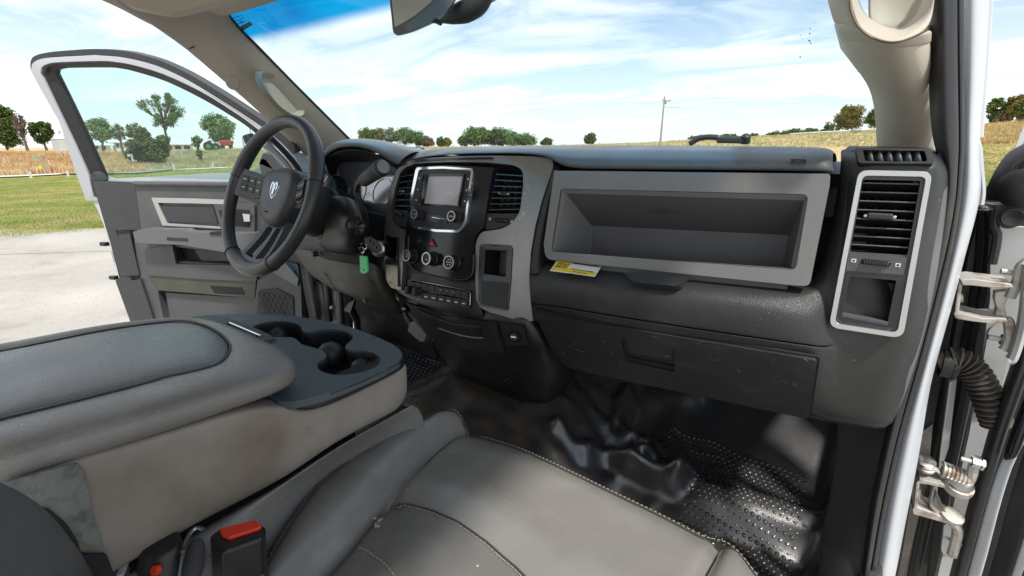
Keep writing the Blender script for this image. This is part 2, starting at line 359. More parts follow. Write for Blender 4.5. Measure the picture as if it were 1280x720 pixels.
# lower fascia around the switches, down into the ashtray area
sx = lambda x, y, w: SS.px(x, y, w)
rows = [[sx(503, 300, -.012), sx(530, 306, -.012), sx(560, 310, -.012), sx(597, 312, -.012)],
        [sx(502.5, 340, -.008), sx(530, 348, -.004), sx(562, 354, -.004), sx(598, 352, -.008)],
        [sx(496, 362, -.012), sx(528, 374, 0), sx(562, 384, 0), sx(602, 388, -.006)],
        [sx(489, 361, -.022), sx(524, 381, -.004), sx(562, 394, -.004), sx(612, 402, -.008)]]
M().net(rows).build('lower_fascia', MT['black'], dash, sub=2, solid=.003)
# ---- radio
rad = M(); rad.poly(SS, [(525, 211, .008), (558, 209.6), (597, 212.5, .008), (592.3, 243), (588, 279, .004), (580.5, 291.5, .012), (550, 290.5), (520, 285.5, .012), (514.2, 276, .006), (518.8, 243)], .006, w0=.0125, cut=.03,
   holes=[[(528.5, 213.8, .007), (558, 212.4), (594, 215, .007), (589.6, 243), (585.6, 277, .006), (578.5, 288.5, .01), (550, 287.6), (522, 283, .01), (517.2, 275, .006), (521.8, 243)]])
radio = M().poly(SS, [(528, 213.4, .007), (558, 212), (594.4, 214.6, .007), (590, 243), (586, 277.5, .006), (579, 289, .01), (550, 288), (521.5, 283.4, .01), (516.8, 275, .006), (521.3, 243)], .01, w0=.0092, cut=.03).build('radio', MT['black'], dash, bevel=.001)
rad.build('chrome_ring', MT['chrome'], radio, bevel=.0009)
M().poly(SS, [(536, 219.2, .003), (585.5, 218.6, .003), (578.6, 260.2, .003), (530.4, 257.2, .003)], .005, w0=.0128, cut=.03, holes=[[(540.3, 221.6), (583.2, 221.8), (577, 258.2), (534.8, 255.4)]]).build('screen_frame', MT['gloss'], radio, bevel=.0008)
M().poly(SS, [(539.8, 221.2), (583.6, 221.4), (577.4, 258.6), (534.2, 255.8)], .002, w0=.0108, cut=.03).build('screen', MT['screen'], radio)
def text(s, sf, px, py, size, m, parent, name='lettering', w=0, rot=0, sx_=1, align='CENTER', shear=0):
    cu = bpy.data.curves.new(name, 'FONT'); cu.body = s; cu.size = size; cu.align_x = align; cu.align_y = 'CENTER'; cu.extrude = .00015; cu.resolution_u = 2; cu.shear = shear
    o = bpy.data.objects.new('t', cu); me = bpy.data.meshes.new_from_object(o); bpy.data.objects.remove(o)
    u, v = sf.off(w).uv(px, py) if isinstance(px, (int, float)) else px
    c, s_ = math.cos(rot), math.sin(rot)
    fl = -1 if sf.V.z < 0 else 1
    q = M(); q.add([sf.pt(u+(p.co.x*sx_*c - p.co.y*s_), v+fl*(p.co.x*sx_*s_ + p.co.y*c), w+p.co.z) for p in me.vertices], [list(f.vertices) for f in me.polygons])
    bpy.data.meshes.remove(me)
    return q.build(name, m, parent, smooth=False)
text('9:49', SS, 561, 242, .011, MT['paper'], radio, w=.0110)
# radio buttons, each with its little print
def button(sf, pts, w, parent, m=MT['blackm'], th=.003, name='button'):
    return M().poly(sf, pts, th, w0=w, r=.001).build(name, m, parent, bevel=.0006)
for (x0, y0), (x1, y1), t in [((586.5, 220), (593, 233), 'RADIO'), ((584.5, 234), (591, 246.6), 'MEDIA'), ((582, 247.6), (588.8, 260), 'PHONE'), ((524, 219), (533.6, 232), 'NAV'), ((521.8, 233), (532, 245), 'MUTE'), ((520, 246), (530, 258.4), 'SCREEN')]:
    s_ = (x1-x0)*.12
    button(SS, [(x0+s_, y0), (x1, y0+.2), (x1-s_*2, y1), (x0-s_, y1-.2)], .0112, radio)
    cxm, cym = (x0+x1)/2, (y0+y1)/2
    text(t, SS, cxm, cym+3.2, .0022, MT['mark'], radio, w=.0116)
    q = M(); u, v = SS.uv(cxm, cym-1.2); q.lathe(SS.pt(u, v, .0113), SS.N, [(.0001, .0004), (.0018, .0004), (.0018, 0)], 8); q.build('icon', MT['mark'], radio)
def knob(sf, px, py, r, h, parent, ring=True, body='blackm', mark=None, w=.009):
    u, v = sf.uv(px, py); O = sf.pt(u, v, w); nx = (sf.pt(u+.001, v)-sf.pt(u-.001, v)).normalized(); ny = (sf.pt(u, v+.001)-sf.pt(u, v-.001)).normalized(); nn = nx.cross(ny).normalized()
    if nn.dot(CAM-O) < 0: nn = -nn
    k = M().lathe(O, nn, [(r*1.2, 0), (r*1.18, h*.12), (r*1.0, h*.18), (r*.96, h*.85), (r*.9, h), (r*.62, h), (r*.58, h*.94), (.0001, h*.93)], 28).build('knob', MT[body], parent)
    # ribs round the grip
    g = M()
    for i in range(28):
        a = 2*PI*i/28; d = nx*math.cos(a)+ny*math.sin(a)
        g.bar(O+d*r*1.0+nn*h*.25, O+d*r*.965+nn*h*.84, .0009, .0009, up=d)
    g.build('grip_rib', MT['black'], k if parent is dash else parent, kind='stuff')
    if ring:
        M().lathe(O, nn, [(r*.97, h*.96), (r*.97, h*1.06), (r*.80, h*1.06), (r*.80, h*.96)], 28, cap=False).build('chrome_ring', MT['silver'], k if parent is dash else parent)
    sf2 = Surf(O+nn*h*.94, nx, ny)
    if mark: text(mark, sf2, (0, -.0005), 0, r*.38, MT['mark'], k if parent is dash else parent, w=.0003) if mark != 'temp' else None
    return k, O, nn, nx, ny, sf2
knob(SS, 529, 269.5, .0108, .016, radio, mark='VOL')
knob(SS, 574, 272, .0108, .016, radio, mark='ENTER')
q = M(); q.poly(SS, [(537, 267.6), (563.5, 271), (563, 280.2), (536, 277)], .002, w0=.0105, r=.003); q.build('disc_slot_recess', MT['gloss'], radio, bevel=.0006)
q = M(); q.tube([SS.px(540, 271.6, .0125), SS.px(550, 273.4, .0125), SS.px(561, 274.2, .0125)], .0011, 6); q.build('chrome_bar', MT['chrome'], radio)
# ---- hazard button + climate knobs
q = M().poly(SS, [(544.5, 298.5, .0015), (549.5, 309, .0015), (539.2, 308, .0015)], .003, w0=.0105).build('hazard_button', MT['blackm'], dash, bevel=.0006)
M().poly(SS, [(544.4, 301.6, .0006), (547.4, 307.4, .0006), (541.4, 306.8, .0006)], .002, w0=.0115).build('warning_triangle', MT['markr'], q)
for i, (x, y, r) in enumerate([(521, 320.5, .0135), (545, 324, .0137), (572, 328.5, .0142)]):
    k, O, nn, nx, ny, sf2 = knob(SS, x, y, r, .020, dash, body='black', w=.0085)
    sf3 = Surf(O+nn*.0188, nx, ny)
    if i == 0:
        text('A/C', sf3, (0, -.003), 0, .0035, MT['mark'], k, w=.0004)
        fan = M(); [fan.lathe(sf3.pt(math.cos(a)*.0034, .003+math.sin(a)*.0034, 0), nn, [(.0001, .0006), (.0011, .0006), (.0011, 0)], 6) for a in (0, 1.57, 3.14, 4.71)]; fan.build('fan_icon', MT['mark'], k)
    if i == 1:
        q = M(); q.tube([sf3.pt(math.cos(a)*.0078, math.sin(a)*.0078, .0004) for a in np.linspace(-.6, 1.5, 8)], .0010, 6); q.build('temperature_arc', MT['markr'], k)
        text('OFF', sf3, (-.001, -.002), 0, .0032, MT['mark'], k, w=.0004)
    if i == 2:
        q = M()
        for a in np.linspace(0, 2*PI, 7)[:-1]: q.lathe(sf3.pt(math.cos(a)*.0058, math.sin(a)*.0058, 0), nn, [(.0001, .0006), (.0013, .0006), (.0013, 0)], 6)
        q.build('mode_icon', MT['mark'], k); text('MODE', sf3, (0, 0), 0, .0026, MT['mark'], k, w=.0004)
# ---- switch bank
bank = M().poly(SS, [(512, 349.5, .004), (588.5, 364, .006), (587.5, 384.5, .005), (512.5, 371, .004)], .012, w0=.006).build('switch_bank', MT['gloss'], dash, bevel=.001)
p = [SS.px(x, y, .0065) for x, y in [(512.2, 352), (515, 350), (550, 356.5), (585, 363.4), (588, 366.5), (587.4, 381), (585, 384), (550, 377.6), (515, 371.2), (512.4, 369)]]
M().tube(p, .0008, 6, closed=True).build('bank_rim', MT['chromed'], bank)
icons = ['', '', '', '', 'D', 'S', 'P', '', '']
for r_, (ya, yb, hh, n) in enumerate([(350.4, 364.6, 9.2, 9), (361.2, 374.8, 8.2, 8)]):
    for i in range(n):
        if r_ == 1 and i < 1: continue
        xa = 513+75*i/n+.5; xb = 513+75*(i+1)/n-.4
        t0 = (xa-513)/75; t1 = (xb-513)/75
        button(SS, [(xa, ya+(yb-ya)*t0+.6), (xb, ya+(yb-ya)*t1+.6), (xb, ya+(yb-ya)*t1+hh), (xa, ya+(yb-ya)*t0+hh)], .0085 if r_ == 0 else .0095, bank, MT['blackm'], name='switch')
        if r_ == 0 and icons[i]: text(icons[i], SS, (xa+xb)/2, ya+(yb-ya)*(t0+t1)/2+5, .005, MT['mark'], bank, w=.009)
        if r_ == 1 and i >= 2:
            q = M(); xm, ym = (xa+xb)/2, ya+(yb-ya)*(t0+t1)/2+5.4; q.poly(SS, [(xm-2, ym-.9), (xm+2, ym-.3), (xm+2, ym+.8), (xm-2, ym+.2)], .0004, w0=.0102); q.build('switch_mark', MT['mark'], bank)
for x, y in ((515, 361), (524, 363)):
    a = SS.px(x, y, .006); q = M(); q.box(Surf(a, SS.U, SS.V), -.0042, .0042, -.012, .007, 0, .018); q.build('brake_lever', MT['blackm'], bank, bevel=.002, seg=3)
# ---- cubbies in both legs
def cubby(frame, hole, lowp, w0=.007, lowm='blackm', depth=.05):
    c = M().poly(SS, frame, .006, w0=w0, holes=[hole]).build('cubby_frame', MT['gloss'], dash, bevel=.001)
    h = [SS.uv(*q[:2]) for q in hole]; front = [SS.pt(u, v, w0-.001) for u, v in h]; back = [SS.pt(u*1.0, v, w0-depth) for u, v in h]
    M().net([front, back], closed=True).add(back, [tuple(range(len(back)))]).build('cubby_box', MT['black'], c)
    if lowp: M().poly(SS, lowp, .005, w0=w0+.0015, r=.003).build('cubby_panel', MT[lowm], c, bevel=.0012)
cubby([(602.3, 307, .004), (606, 305.4, .004), (640, 306.6, .004), (643, 311, .003), (641, 350), (637.5, 388.5, .005), (603, 382, .005), (600.6, 375), (600.6, 340)],
      [(609.6, 312.5, .002), (636.4, 314, .002), (634.8, 346, .002), (607.6, 342.6, .002)], [(604.4, 350.5), (638.8, 353.4), (635.4, 386), (604.8, 379.6)])
cubby([(485.4, 294.4, .003), (500.6, 297.6, .003), (499.8, 330), (501.8, 359, .004), (486.4, 351.6, .004), (484, 330)],
      [(487, 297.2, .001), (499, 300, .001), (498, 324.4, .001), (486.4, 321, .001)], [(485.2, 330.4), (500.4, 333.6), (500.4, 357.6), (486.6, 350.4)], lowm='bezel')
# recess frames round both lower pockets, one more thin rim
# ---- air vents of the stack
def vent(sf, opening, rows_, tab, wheelp, parent, w0=0, depth=.035, nv=5, tabm='chromed', skew=0, slatw=.011):
    v_ = M().poly(sf, [(x, y, .004) for x, y in opening], .004, w0=w0-depth).build('air_vent', MT['void'], parent)
    uv = [sf.uv(x, y) for x, y in opening]
    fr = [sf.pt(u, v, w0-.002) for u, v in uv]; bk = [sf.pt(u, v, w0-depth) for u, v in uv]
    M().net([fr, bk], closed=True).build('vent_housing', MT['black'], v_)
    (tl, tr, br, bl) = [Vector(q) for q in uv]
    for i in range(rows_):
        t = (i+.6)/(rows_+.2); a = lerp(tl, bl, t); b_ = lerp(tr, br, t); q = M()
        pts = []
        for w, dv in ((w0-.004, -.0035), (w0-.004-slatw, .004)):
            pts += [sf.pt(a.x+.0005, a.y+dv, w), sf.pt(b_.x-.0005, b_.y+dv, w)]
        up_ = sf.V*.0016
        q.add([pts[0], pts[1], pts[3], pts[2], pts[0]+up_, pts[1]+up_, pts[3]+up_*.7, pts[2]+up_*.7], [(0,1,2,3),(7,6,5,4),(0,4,5,1),(1,5,6,2),(2,6,7,3),(3,7,4,0)])
        sl__ = q.build('vent_slat', MT['slat'], v_, bevel=.0004)
        M().tube([pts[0]+up_*.5+sf.N*.0006, pts[1]+up_*.5+sf.N*.0006], .0009, 6).build('slat_highlight', MT['slatedge'], v_)
    for j in range(nv):
        t = (j+.8)/(nv+.6); a = lerp(tl, tr, t); b_ = lerp(bl, br, t); q = M()
        q.add([sf.pt(a.x, a.y, w0-.018), sf.pt(b_.x, b_.y, w0-.018), sf.pt(b_.x+.006, b_.y, w0-depth), sf.pt(a.x+.006, a.y, w0-depth)], [(0,1,2,3)])
        q.build('vent_vane', MT['blackm'], v_, solid=.0012)
    if tab:
        a = sf.px(*tab[:2], w0); q = M(); q.box(Surf(a, sf.U, sf.V), -tab[2]/2, tab[2]/2, -.0042, .0042, -.008, .007); q.build('vent_tab', MT['blackm'], v_, bevel=.003, seg=3)
        for s_ in (-1, 1):
            q = M(); q.box(Surf(a+sf.U*s_*tab[2]*.5, sf.U, sf.V), -.003, .003, -.0022, .0022, -.002, .0055); q.build('tab_insert', MT[tabm], v_, bevel=.0015)
    return v_
def sp(x, y): return SS.uv(x, y)
vent(SS, [(502, 215), (521, 211.5), (511, 261), (493.5, 260)], 6, (504, 239.5, .010), None, dash, w0=.003, nv=3)
vent(SS, [(621, 211.5), (654, 214), (651, 264), (610.5, 265)], 7, (631, 242.5, .020), None, dash, w0=.003, nv=4)
def thumb(sf, box_, wheel_, parent, w0, marks=True, m='blackm'):
    t = M().poly(sf, box_, .006, w0=w0).build('vent_thumbwheel', MT[m], parent, bevel=.001)
    (xa, ya, xb, yb) = wheel_; a = Vector(sf.uv(xa, ya)); b_ = Vector(sf.uv(xb, yb)); q = M(); c = (a+b_)/2
    hw = abs(b_.x-a.x)/2; hh = abs(b_.y-a.y)/2
    q.box(Surf(sf.pt(c.x, c.y, w0), sf.U, sf.V), -hw, hw, -hh, hh, -.004, .003); q.build('wheel_recess', MT['gloss'], t, bevel=.0035, seg=3)
    for k in range(9):
        u = c.x-hw*.72+hw*1.44*k/8; q = M(); q.box(Surf(sf.pt(u, c.y, w0+.002), sf.U, sf.V), -hw*.06, hw*.06, -hh*.62, hh*.62, 0, .003); q.build('wheel_ridge', MT['blackm'], t, bevel=.0005)
    if marks:
        for s_, ss in ((-1, 1), (1, 1)):
            q = M(); u = c.x+s_*(hw+.0065)
            q.box(Surf(sf.pt(u, c.y, w0), sf.U, sf.V), -.0024, .0024, -.0022, .0022, 0, .0005); q.build('thumbwheel_icon', MT['mark'], t)
            q = M(); q.box(Surf(sf.pt(u, c.y, w0), sf.U, sf.V), -.0013, .0013, -.0011, .0011, 0, .0008); q.build('icon_centre', MT['black'], t)
thumb(SS, [(609, 267, .002), (651.5, 267), (643, 277, .006), (629, 284.5, .01), (608, 287.5, .002)], (617, 271.5, 636, 279.5), dash, .002)
thumb(SS, [(493.5, 262.5), (511, 263), (509.5, 285), (500, 282, .006), (493, 274, .004)], (498, 264, 506, 271.5), dash, .002, marks=False)
# scratches rubbed into the bezel beside the right vent
q = M(); random.seed(3)
for k in range(46):
    t = random.random(); x = np.interp(t, [0, .35, .6, .8, 1], [658, 655.5, 652, 648, 641])+random.uniform(-.8, 2.2+2*(t > .6)); y = np.interp(t, [0, .35, .6, .8, 1], [228, 250, 268, 278, 292])
    a = random.uniform(.6, 2.2); l = random.uniform(1, 4.5)
    p0 = SS.px(x, y, .0043); p1 = SS.px(x+l*math.cos(a), y+l*math.sin(a)*random.choice((-1, 1)), .0043); q.tube([p0, p1], .00035, 4)
q.build('scratches', MT['silver'], dash, kind='stuff')
# ---- lower stack body down to the tunnel
def Yc(x): return x
rows = [[(487, 352, .045), (510, 362, .01), (545, 372, -.02), (590, 384, -.035), (628, 388, -.033), (664, 388, -.02), (668, 380, .01), (667, 374, .04)],
        [(488, 361, .035), (512, 374, .0), (545, 386, -.035), (590, 398, -.05), (628, 400, -.048), (665, 401, -.035), (669, 392, .0), (668, 386, .03)],
        [(497, 374, .045), (516, 389, .005), (548, 403, -.03), (592, 415, -.045), (634, 420, -.045), (674, 416, -.03), (679, 405, .005), (680, 402, .04)],
        [(520, 399, .055), (532, 407, .02), (556, 420, -.02), (596, 433, -.035), (642, 441, -.035), (682, 433, -.02), (690, 424, .02), (692, 420, .05)],
        [(540, 420, .07), (547, 428, .035), (567, 439, .0), (603, 451, -.015), (650, 463, -.012), (688, 452, .0), (700, 445, .035), (703, 440, .08)],
        [(555, 450, .10), (562, 454, .07), (577, 459, .04), (607, 468, .025), (655, 484, .025), (690, 480, .035), (716, 464, .08), (718, 456, .13)],
        [(562, 461, .12), (566, 464, .10), (580, 468.5, .08), (608, 480, .065), (655, 499.5, .06), (690, 502.5, .07), (707, 480, .12), (715, 468, .17)],
        [(562, 463, .14), (566, 467, .12), (580, 472, .10), (608, 484, .085), (655, 504, .08), (690, 507, .09), (708, 484, .14), (716, 472, .19)]]
M().net(G(rows)).build('lower_console', MT['black'], dash, sub=2)
SL = plane3(P(510, 377, Y=-.012), P(621, 402, Y=-.052), P(535, 417, Y=.002))
dr = M().poly(SL, [(511, 378, .002), (560, 391), (621.5, 402.5, .003), (631.5, 441.5, .006), (584, 434), (535.5, 417.5, .006)], .006, w0=.006).build('ashtray_drawer', MT['black'], dash, bevel=.0012)
p = [(523, 383), (545, 393), (572, 401), (603, 405), (603.8, 412), (602, 420), (580, 417.5), (555, 411), (534, 400)]
u = [SL.uv(*a) for a in p]; cen = Vector(SL.uv(575, 405))
q = M(); q.net([[SL.pt(a[0], a[1], .006) for a in u], [SL.pt(*lerp(Vector(a), cen, .05), .010) for a in u], [SL.pt(*lerp(Vector(a), cen, .14), .012) for a in u]], closed=True, caps=True)
q.build('drawer_scoop', MT['glove'], dr, bevel=.001)
p = [SL.px(x, y, .0125) for x, y in [(548, 410), (566, 416.5), (588, 421.5), (603, 422.5)]]; M().tube(p, .0020, 6, smooth=3).build('scoop_lip', MT['pad'], dr)
def socket(px, py, y, r, box_=None):
    O = P(px, py, Y=y); n = (CAM-O).normalized(); n = Vector((n.x*.3, n.y, n.z*.6)).normalized()
    s_ = M().lathe(O, n, [(r, -.012), (r, .004), (r*.86, .006), (r*.8, .004), (r*.8, -.01)], 24, cap=False).build('power_outlet', MT['gloss'], dash)
    M().lathe(O, n, [(r*.8, .002), (r*.75, .006), (.0001, .0062)], 20).build('outlet_cap', MT['black'], s_)
    x = n.cross(Vector((0,0,1))).normalized(); sf = Surf(O+n*.0066, x, x.cross(n) if x.cross(n).z > 0 else -x.cross(n))
    q = M(); q.box(sf, -r*.5, r*.5, -r*.14, r*.14, 0, .0006); q.build('outlet_print', MT['mark'], s_)
    return s_
SK = plane3(P(625, 405, Y=-.058), P(657, 408, Y=-.046), P(632, 430, Y=-.05))
M().poly(SK, [(624.5, 404, .004), (655, 406.5, .004), (659.5, 430.5, .006), (634, 432, .006)], .002, w0=.002, r=.002).build('outlet_recess', MT['void'], dash, bevel=.0008)
socket(643.5, 421, -.058, .0105)
socket(506, 386, -.0, .0095)
# ---- passenger side: strip left of shelf, lower roll, vent pod: one moulded body
body = M()
# strip between stack bezel and shelf
body.net(G([[(692, 210, .02), (694, 211, -.002), (699, 214, .01), (706, 216, .04)], [(686, 232, .02), (687.5, 233, -.003), (693, 236, .008), (700, 240, .04)], [(677, 262, .02), (678, 263, -.005), (686, 268, .006), (694, 272, .04)],
             [(669, 295, .02), (670, 296, -.01), (681, 300, .004), (690, 303, .04)], [(664, 322, .02), (664.5, 323, -.022), (676, 325, -.006), (687, 326, .035)], [(663, 345, .02), (663.5, 345, -.03), (675, 341, -.035), (690, 334, .035)]]))
body.build('side_strip', MT['dash'], dash, sub=2, solid=.003)
low = [
 [(662, 332, .05), (676, 325, .05), (700, 326, .05), (760, 333, .05), (850, 343, .05), (940, 351, .05), (990, 356, .05), (1012, 352, .05), (1026, 330, .05), (1038, 290, .05), (1048, 235, .05), (1052, 200, .05), (1050, 187, .08)],
 [(661, 340, .0), (674, 329, -.004), (698, 327, .0), (760, 334, .0), (850, 345, .0), (940, 354, .0), (992, 360, .0), (1016, 356, .012), (1029, 332, .03), (1040, 290, .036), (1050, 235, .04), (1054, 202, .045), (1055, 186, .075)],
 [(661, 352, -.028), (673, 344, -.035), (698, 343, -.04), (760, 350, -.04), (850, 361, -.04), (940, 371, -.038), (996, 377, -.032), (1024, 370, -.01), (1034, 345, .008), (1045, 300, .016), (1055, 240, .024), (1061, 204, .03), (1064, 185, .065)],
 [(662, 366, -.032), (674, 362, -.042), (699, 361, -.05), (760, 369, -.052), (850, 381, -.052), (940, 393, -.048), (998, 401, -.04), (1025, 402, -.024), (1036, 398, -.012), (1045, 375, -.002), (1062, 290, .008), (1070, 225, .016), (1075, 186, .055)],
 [(664, 380, -.026), (676, 381, -.036), (702, 384, -.043), (765, 395, -.046), (853, 409, -.046), (942, 422, -.042), (1002, 431, -.036), (1026, 434, -.026), (1038, 434, -.016), (1060, 427, -.006), (1085, 424, .0), (1112, 428, .0), (1130, 424, .004)],
]
body = M().net(G(low)); body.build('lower_roll', MT['dash'], dash, sub=2, solid=.002)
low2 = [
 low[-1],
 [(668, 387, -.018), (680, 390, -.028), (706, 394, -.035), (768, 405, -.038), (856, 419, -.038), (944, 432, -.034), (1004, 441, -.030), (1025, 445, -.024), (1038, 447, -.015), (1058, 448, -.006), (1082, 449, -.001), (1106, 453, .001), (1124, 452, .006)],
 [(676, 404, -.008), (688, 410, -.015), (712, 416, -.022), (774, 430, -.024), (858, 445, -.024), (944, 460, -.022), (1000, 470, -.018), (1020, 476, -.014), (1034, 479, -.008), (1052, 482, -.002), (1078, 485, .002), (1102, 488, .004), (1120, 487, .010)],
 [(692, 432, .008), (704, 440, .0), (722, 446, -.006), (780, 459, -.008), (862, 474, -.008), (944, 490, -.006), (996, 501, -.004), (1014, 506, .0), (1030, 511, .002), (1050, 517, .004), (1076, 521, .008), (1100, 525, .010), (1113, 524, .016)],
 [(706, 452, .03), (714, 456, .02), (730, 460, .014), (784, 471, .012), (864, 487, .012), (944, 503, .012), (994, 514, .014), (1012, 519, .016), (1028, 523, .016), (1050, 528, .018), (1076, 532.5, .02), (1096, 536, .022), (1108, 535, .028)],
 [(707, 454, .09), (716, 458, .08), (732, 462, .08), (786, 474, .08), (866, 490, .08), (946, 507, .08), (996, 517, .08), (1014, 522, .08), (1030, 526, .08), (1052, 530, .08), (1077, 535, .08), (1096, 538, .08), (1107, 537, .08)],
]
M().net(G(low2)).build('lower_panel', MT['dash'], dash, sub=2, solid=.002)
# vent pod face and rounded outer edge
pod = [
 [(1060, 181.5, .10), (1071, 182.5, .10), (1110, 183, .10), (1158, 184, .10), (1168, 186, .10), (1176, 192, .10)],
 [(1054, 187.5, .040), (1073, 188.0, .026), (1110, 188.6, .024), (1160, 189.8, .024), (1170, 192, .030), (1180, 200, .046)],
 [(1053, 203, .04), (1075, 204.5, .013), (1110, 205, .011), (1162, 205.5, .011), (1173, 206, .017), (1185, 212, .04)],
 [(1052, 214, .038), (1076, 215.5, .011), (1110, 216, .010), (1161, 217, .010), (1174, 216, .016), (1187, 222, .038)],
 [(1046, 260, .034), (1067, 262, .008), (1104, 264, .006), (1153, 265, .006), (1166, 266, .012), (1180, 268, .034)],
 [(1037, 310, .026), (1057.5, 312, .005), (1096, 316, .002), (1143, 320, .002), (1156, 321, .008), (1172, 322, .03)],
 [(1027, 355, .006), (1049, 360, -.001), (1087, 368, -.003), (1133, 374, -.003), (1148, 376, .003), (1163, 378, .026)],
 [(1020, 395, -.020), (1040.5, 404, -.010), (1078, 412, -.006), (1124, 418, -.004), (1139, 424, .002), (1152, 426, .022)],
 [(1018, 425, -.026), (1032, 430, -.018), (1072, 435, -.006), (1120, 440, -.002), (1132, 443, .004), (1144, 446, .024)],
 [(1016, 460, -.020), (1030, 465, -.012), (1065, 470, -.002), (1110, 476, .003), (1122, 478, .010), (1134, 482, .028)],
 [(1012, 500, -.004), (1026, 506, .001), (1058, 513, .006), (1098, 519, .009), (1113, 518, .014), (1122, 516, .032)],
 [(1010, 517, .012), (1024, 522, .016), (1054, 529, .018), (1092, 535.5, .020), (1107, 535, .024), (1114, 530, .040)],
]
pm = M().net(G(pod)); pm.f = [f for k, f in enumerate(pm.f) if not ((k // 5) in (1, 3, 4, 5, 6) and (k % 5) in (1, 2))]
pm.build('vent_pod', MT['dash'], dash, sub=2, solid=.002)
# lighter leather-like end cap right of the pod
cap = [[(1170, 187, .05), (1178, 192, .046), (1184, 206, .06)], [(1176, 214, .03), (1183, 216, .026), (1188, 222, .045)], [(1169, 262, .026), (1177, 265, .022), (1183, 268, .04)], [(1158, 318, .02), (1166, 321, .016), (1174, 324, .034)],
       [(1147, 372, .016), (1156, 376, .012), (1165, 380, .03)], [(1134, 430, .014), (1142, 434, .012), (1150, 437, .03)], [(1121, 480, .018), (1128, 484, .018), (1135, 487, .032)], [(1106, 530, .03), (1111, 534, .03), (1115, 530, .04)]]
M().net(G(cap)).build('end_cap', MT['pad'], dash, sub=2, solid=.002)
# ---- open storage shelf
SH = plane3(P(700, 213, Y=-.002), P(1038, 217, Y=.004), P(684, 323, Y=-.020))
outer = [(694.5, 213.5, .003), (1038, 217.5, .004), (1037, 232), (1012, 357.5, .016), (995, 356.5), (683.5, 324, .014), (681, 305)]
SHD = SH
sh = M().poly(SHD, outer, .013, w0=.004, holes=[[(702, 236, .006), (1011, 243, .008), (995, 337.5, .008), (690, 314, .006)]], cut=.0).build('storage_shelf', MT['shelf'], dash, bevel=.004, seg=3)
fr = [SH.px(x, y, .002) for x, y in [(702.5, 236.5), (1010.5, 243.5), (994.5, 337), (690.5, 313.5)]]
f2 = [SH.px(x, y, -.006) for x, y in [(707, 241.5), (1005, 250.5), (988.5, 335.5), (694, 314.5)]]
bkA, bkB = P(739.5, 282, Y=.085), P(985.5, 294, Y=.085); bkC, bkD = P(737.5, 318, Y=.080), P(977.5, 337, Y=.080)
q = M().net([fr, f2], closed=True); q.build('opening_chamfer', MT['shelf'], sh)
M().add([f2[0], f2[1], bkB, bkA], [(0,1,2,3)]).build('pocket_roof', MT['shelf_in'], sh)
M().add([f2[3], f2[0], bkA, bkC], [(0,1,2,3)]).build('pocket_side', MT['shelf'], sh)  # lit wall: its brightness is put in as the paler gray
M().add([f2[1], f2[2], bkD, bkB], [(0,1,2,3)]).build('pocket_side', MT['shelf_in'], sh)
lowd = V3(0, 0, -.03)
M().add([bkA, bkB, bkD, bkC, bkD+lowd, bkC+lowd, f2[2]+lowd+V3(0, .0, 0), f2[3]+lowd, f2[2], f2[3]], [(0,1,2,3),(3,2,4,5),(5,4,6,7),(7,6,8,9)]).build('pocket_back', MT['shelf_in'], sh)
M().tube([bkA, bkC], .0008, 4).build('corner_highlight', MT['shelf'], sh)
M().poly(SH.off(.006), [(1, 1), (2, 1), (2, 2)], .001) if 0 else None
# air bag lettering pressed in the pad
SPD = plane3(P(985, 200, Y=.0085), P(1010, 200.4, Y=.0105), P(985, 208, Y=.0055))
M().poly(SPD, [(988.5, 199.6), (1008, 200.0), (1007.4, 206), (988, 205.6)], .0008, w0=.0030).build('airbag_badge', MT['ink'], dash)
text('SRS', SPD, 998, 201.4, .0032, MT['pad'], dash, w=.0034, sx_=1.3)
text('AIRBAG', SPD, 997.6, 204.2, .0032, MT['pad'], dash, w=.0034, sx_=1.0)
# ---- glove box
SG = plane3(P(668, 384, Y=-.034), P(1024, 441, Y=-.030), P(710, 455, Y=.010))
M().poly(SG, [(669, 384.5, .004), (1026, 441.5, .004), (1014, 519, .01), (709, 456.5, .03), (690, 430)], .004, w0=.0085).build('glove_gap_shade', MT['void'], dash)  # black plate slightly proud of the panel, painting the shade of the gap
gb = M().poly(SG, [(671.5, 386.5, .004), (1022.5, 442.6, .005), (1010.8, 515.6, .008), (712.5, 455, .03), (695, 432)], .010, w0=.013, holes=[[(778.5, 416, .004), (845.5, 427.5, .004), (846.5, 459, .004), (786, 446.5, .004)]]).build('glove_box', MT['glove'], dash, bevel=.0022, seg=3)
h = [(778.5, 416), (845.5, 427.5), (846.5, 459), (786, 446.5)]
f_ = [SG.px(x, y, .012) for x, y in h]; b_ = [SG.px(x, y, -.012) for x, y in [(783, 417), (843, 427), (843, 446), (787, 436)]]
M().net([f_, b_], closed=True).add(b_, [(0,1,2,3)]).build('latch_recess', MT['black'], gb)
M().poly(SG, [(781, 417.5), (843.5, 428), (842, 446), (784.5, 435.6)], .004, w0=.009, r=.003).build('latch_handle', MT['blackm'], gb, bevel=.0015)
# pull recess in the roll just under the shelf
SR = plane3(P(775, 337, Y=-.034), P(860, 346, Y=-.034), P(785, 352, Y=-.052))
M().poly(SR, [(779, 341, .006), (800, 341.5), (862, 348.5, .006), (847, 358.5, .008), (790, 353, .008)], .003, w0=.0012).build('pull_recess', MT['black'], dash, bevel=.001)
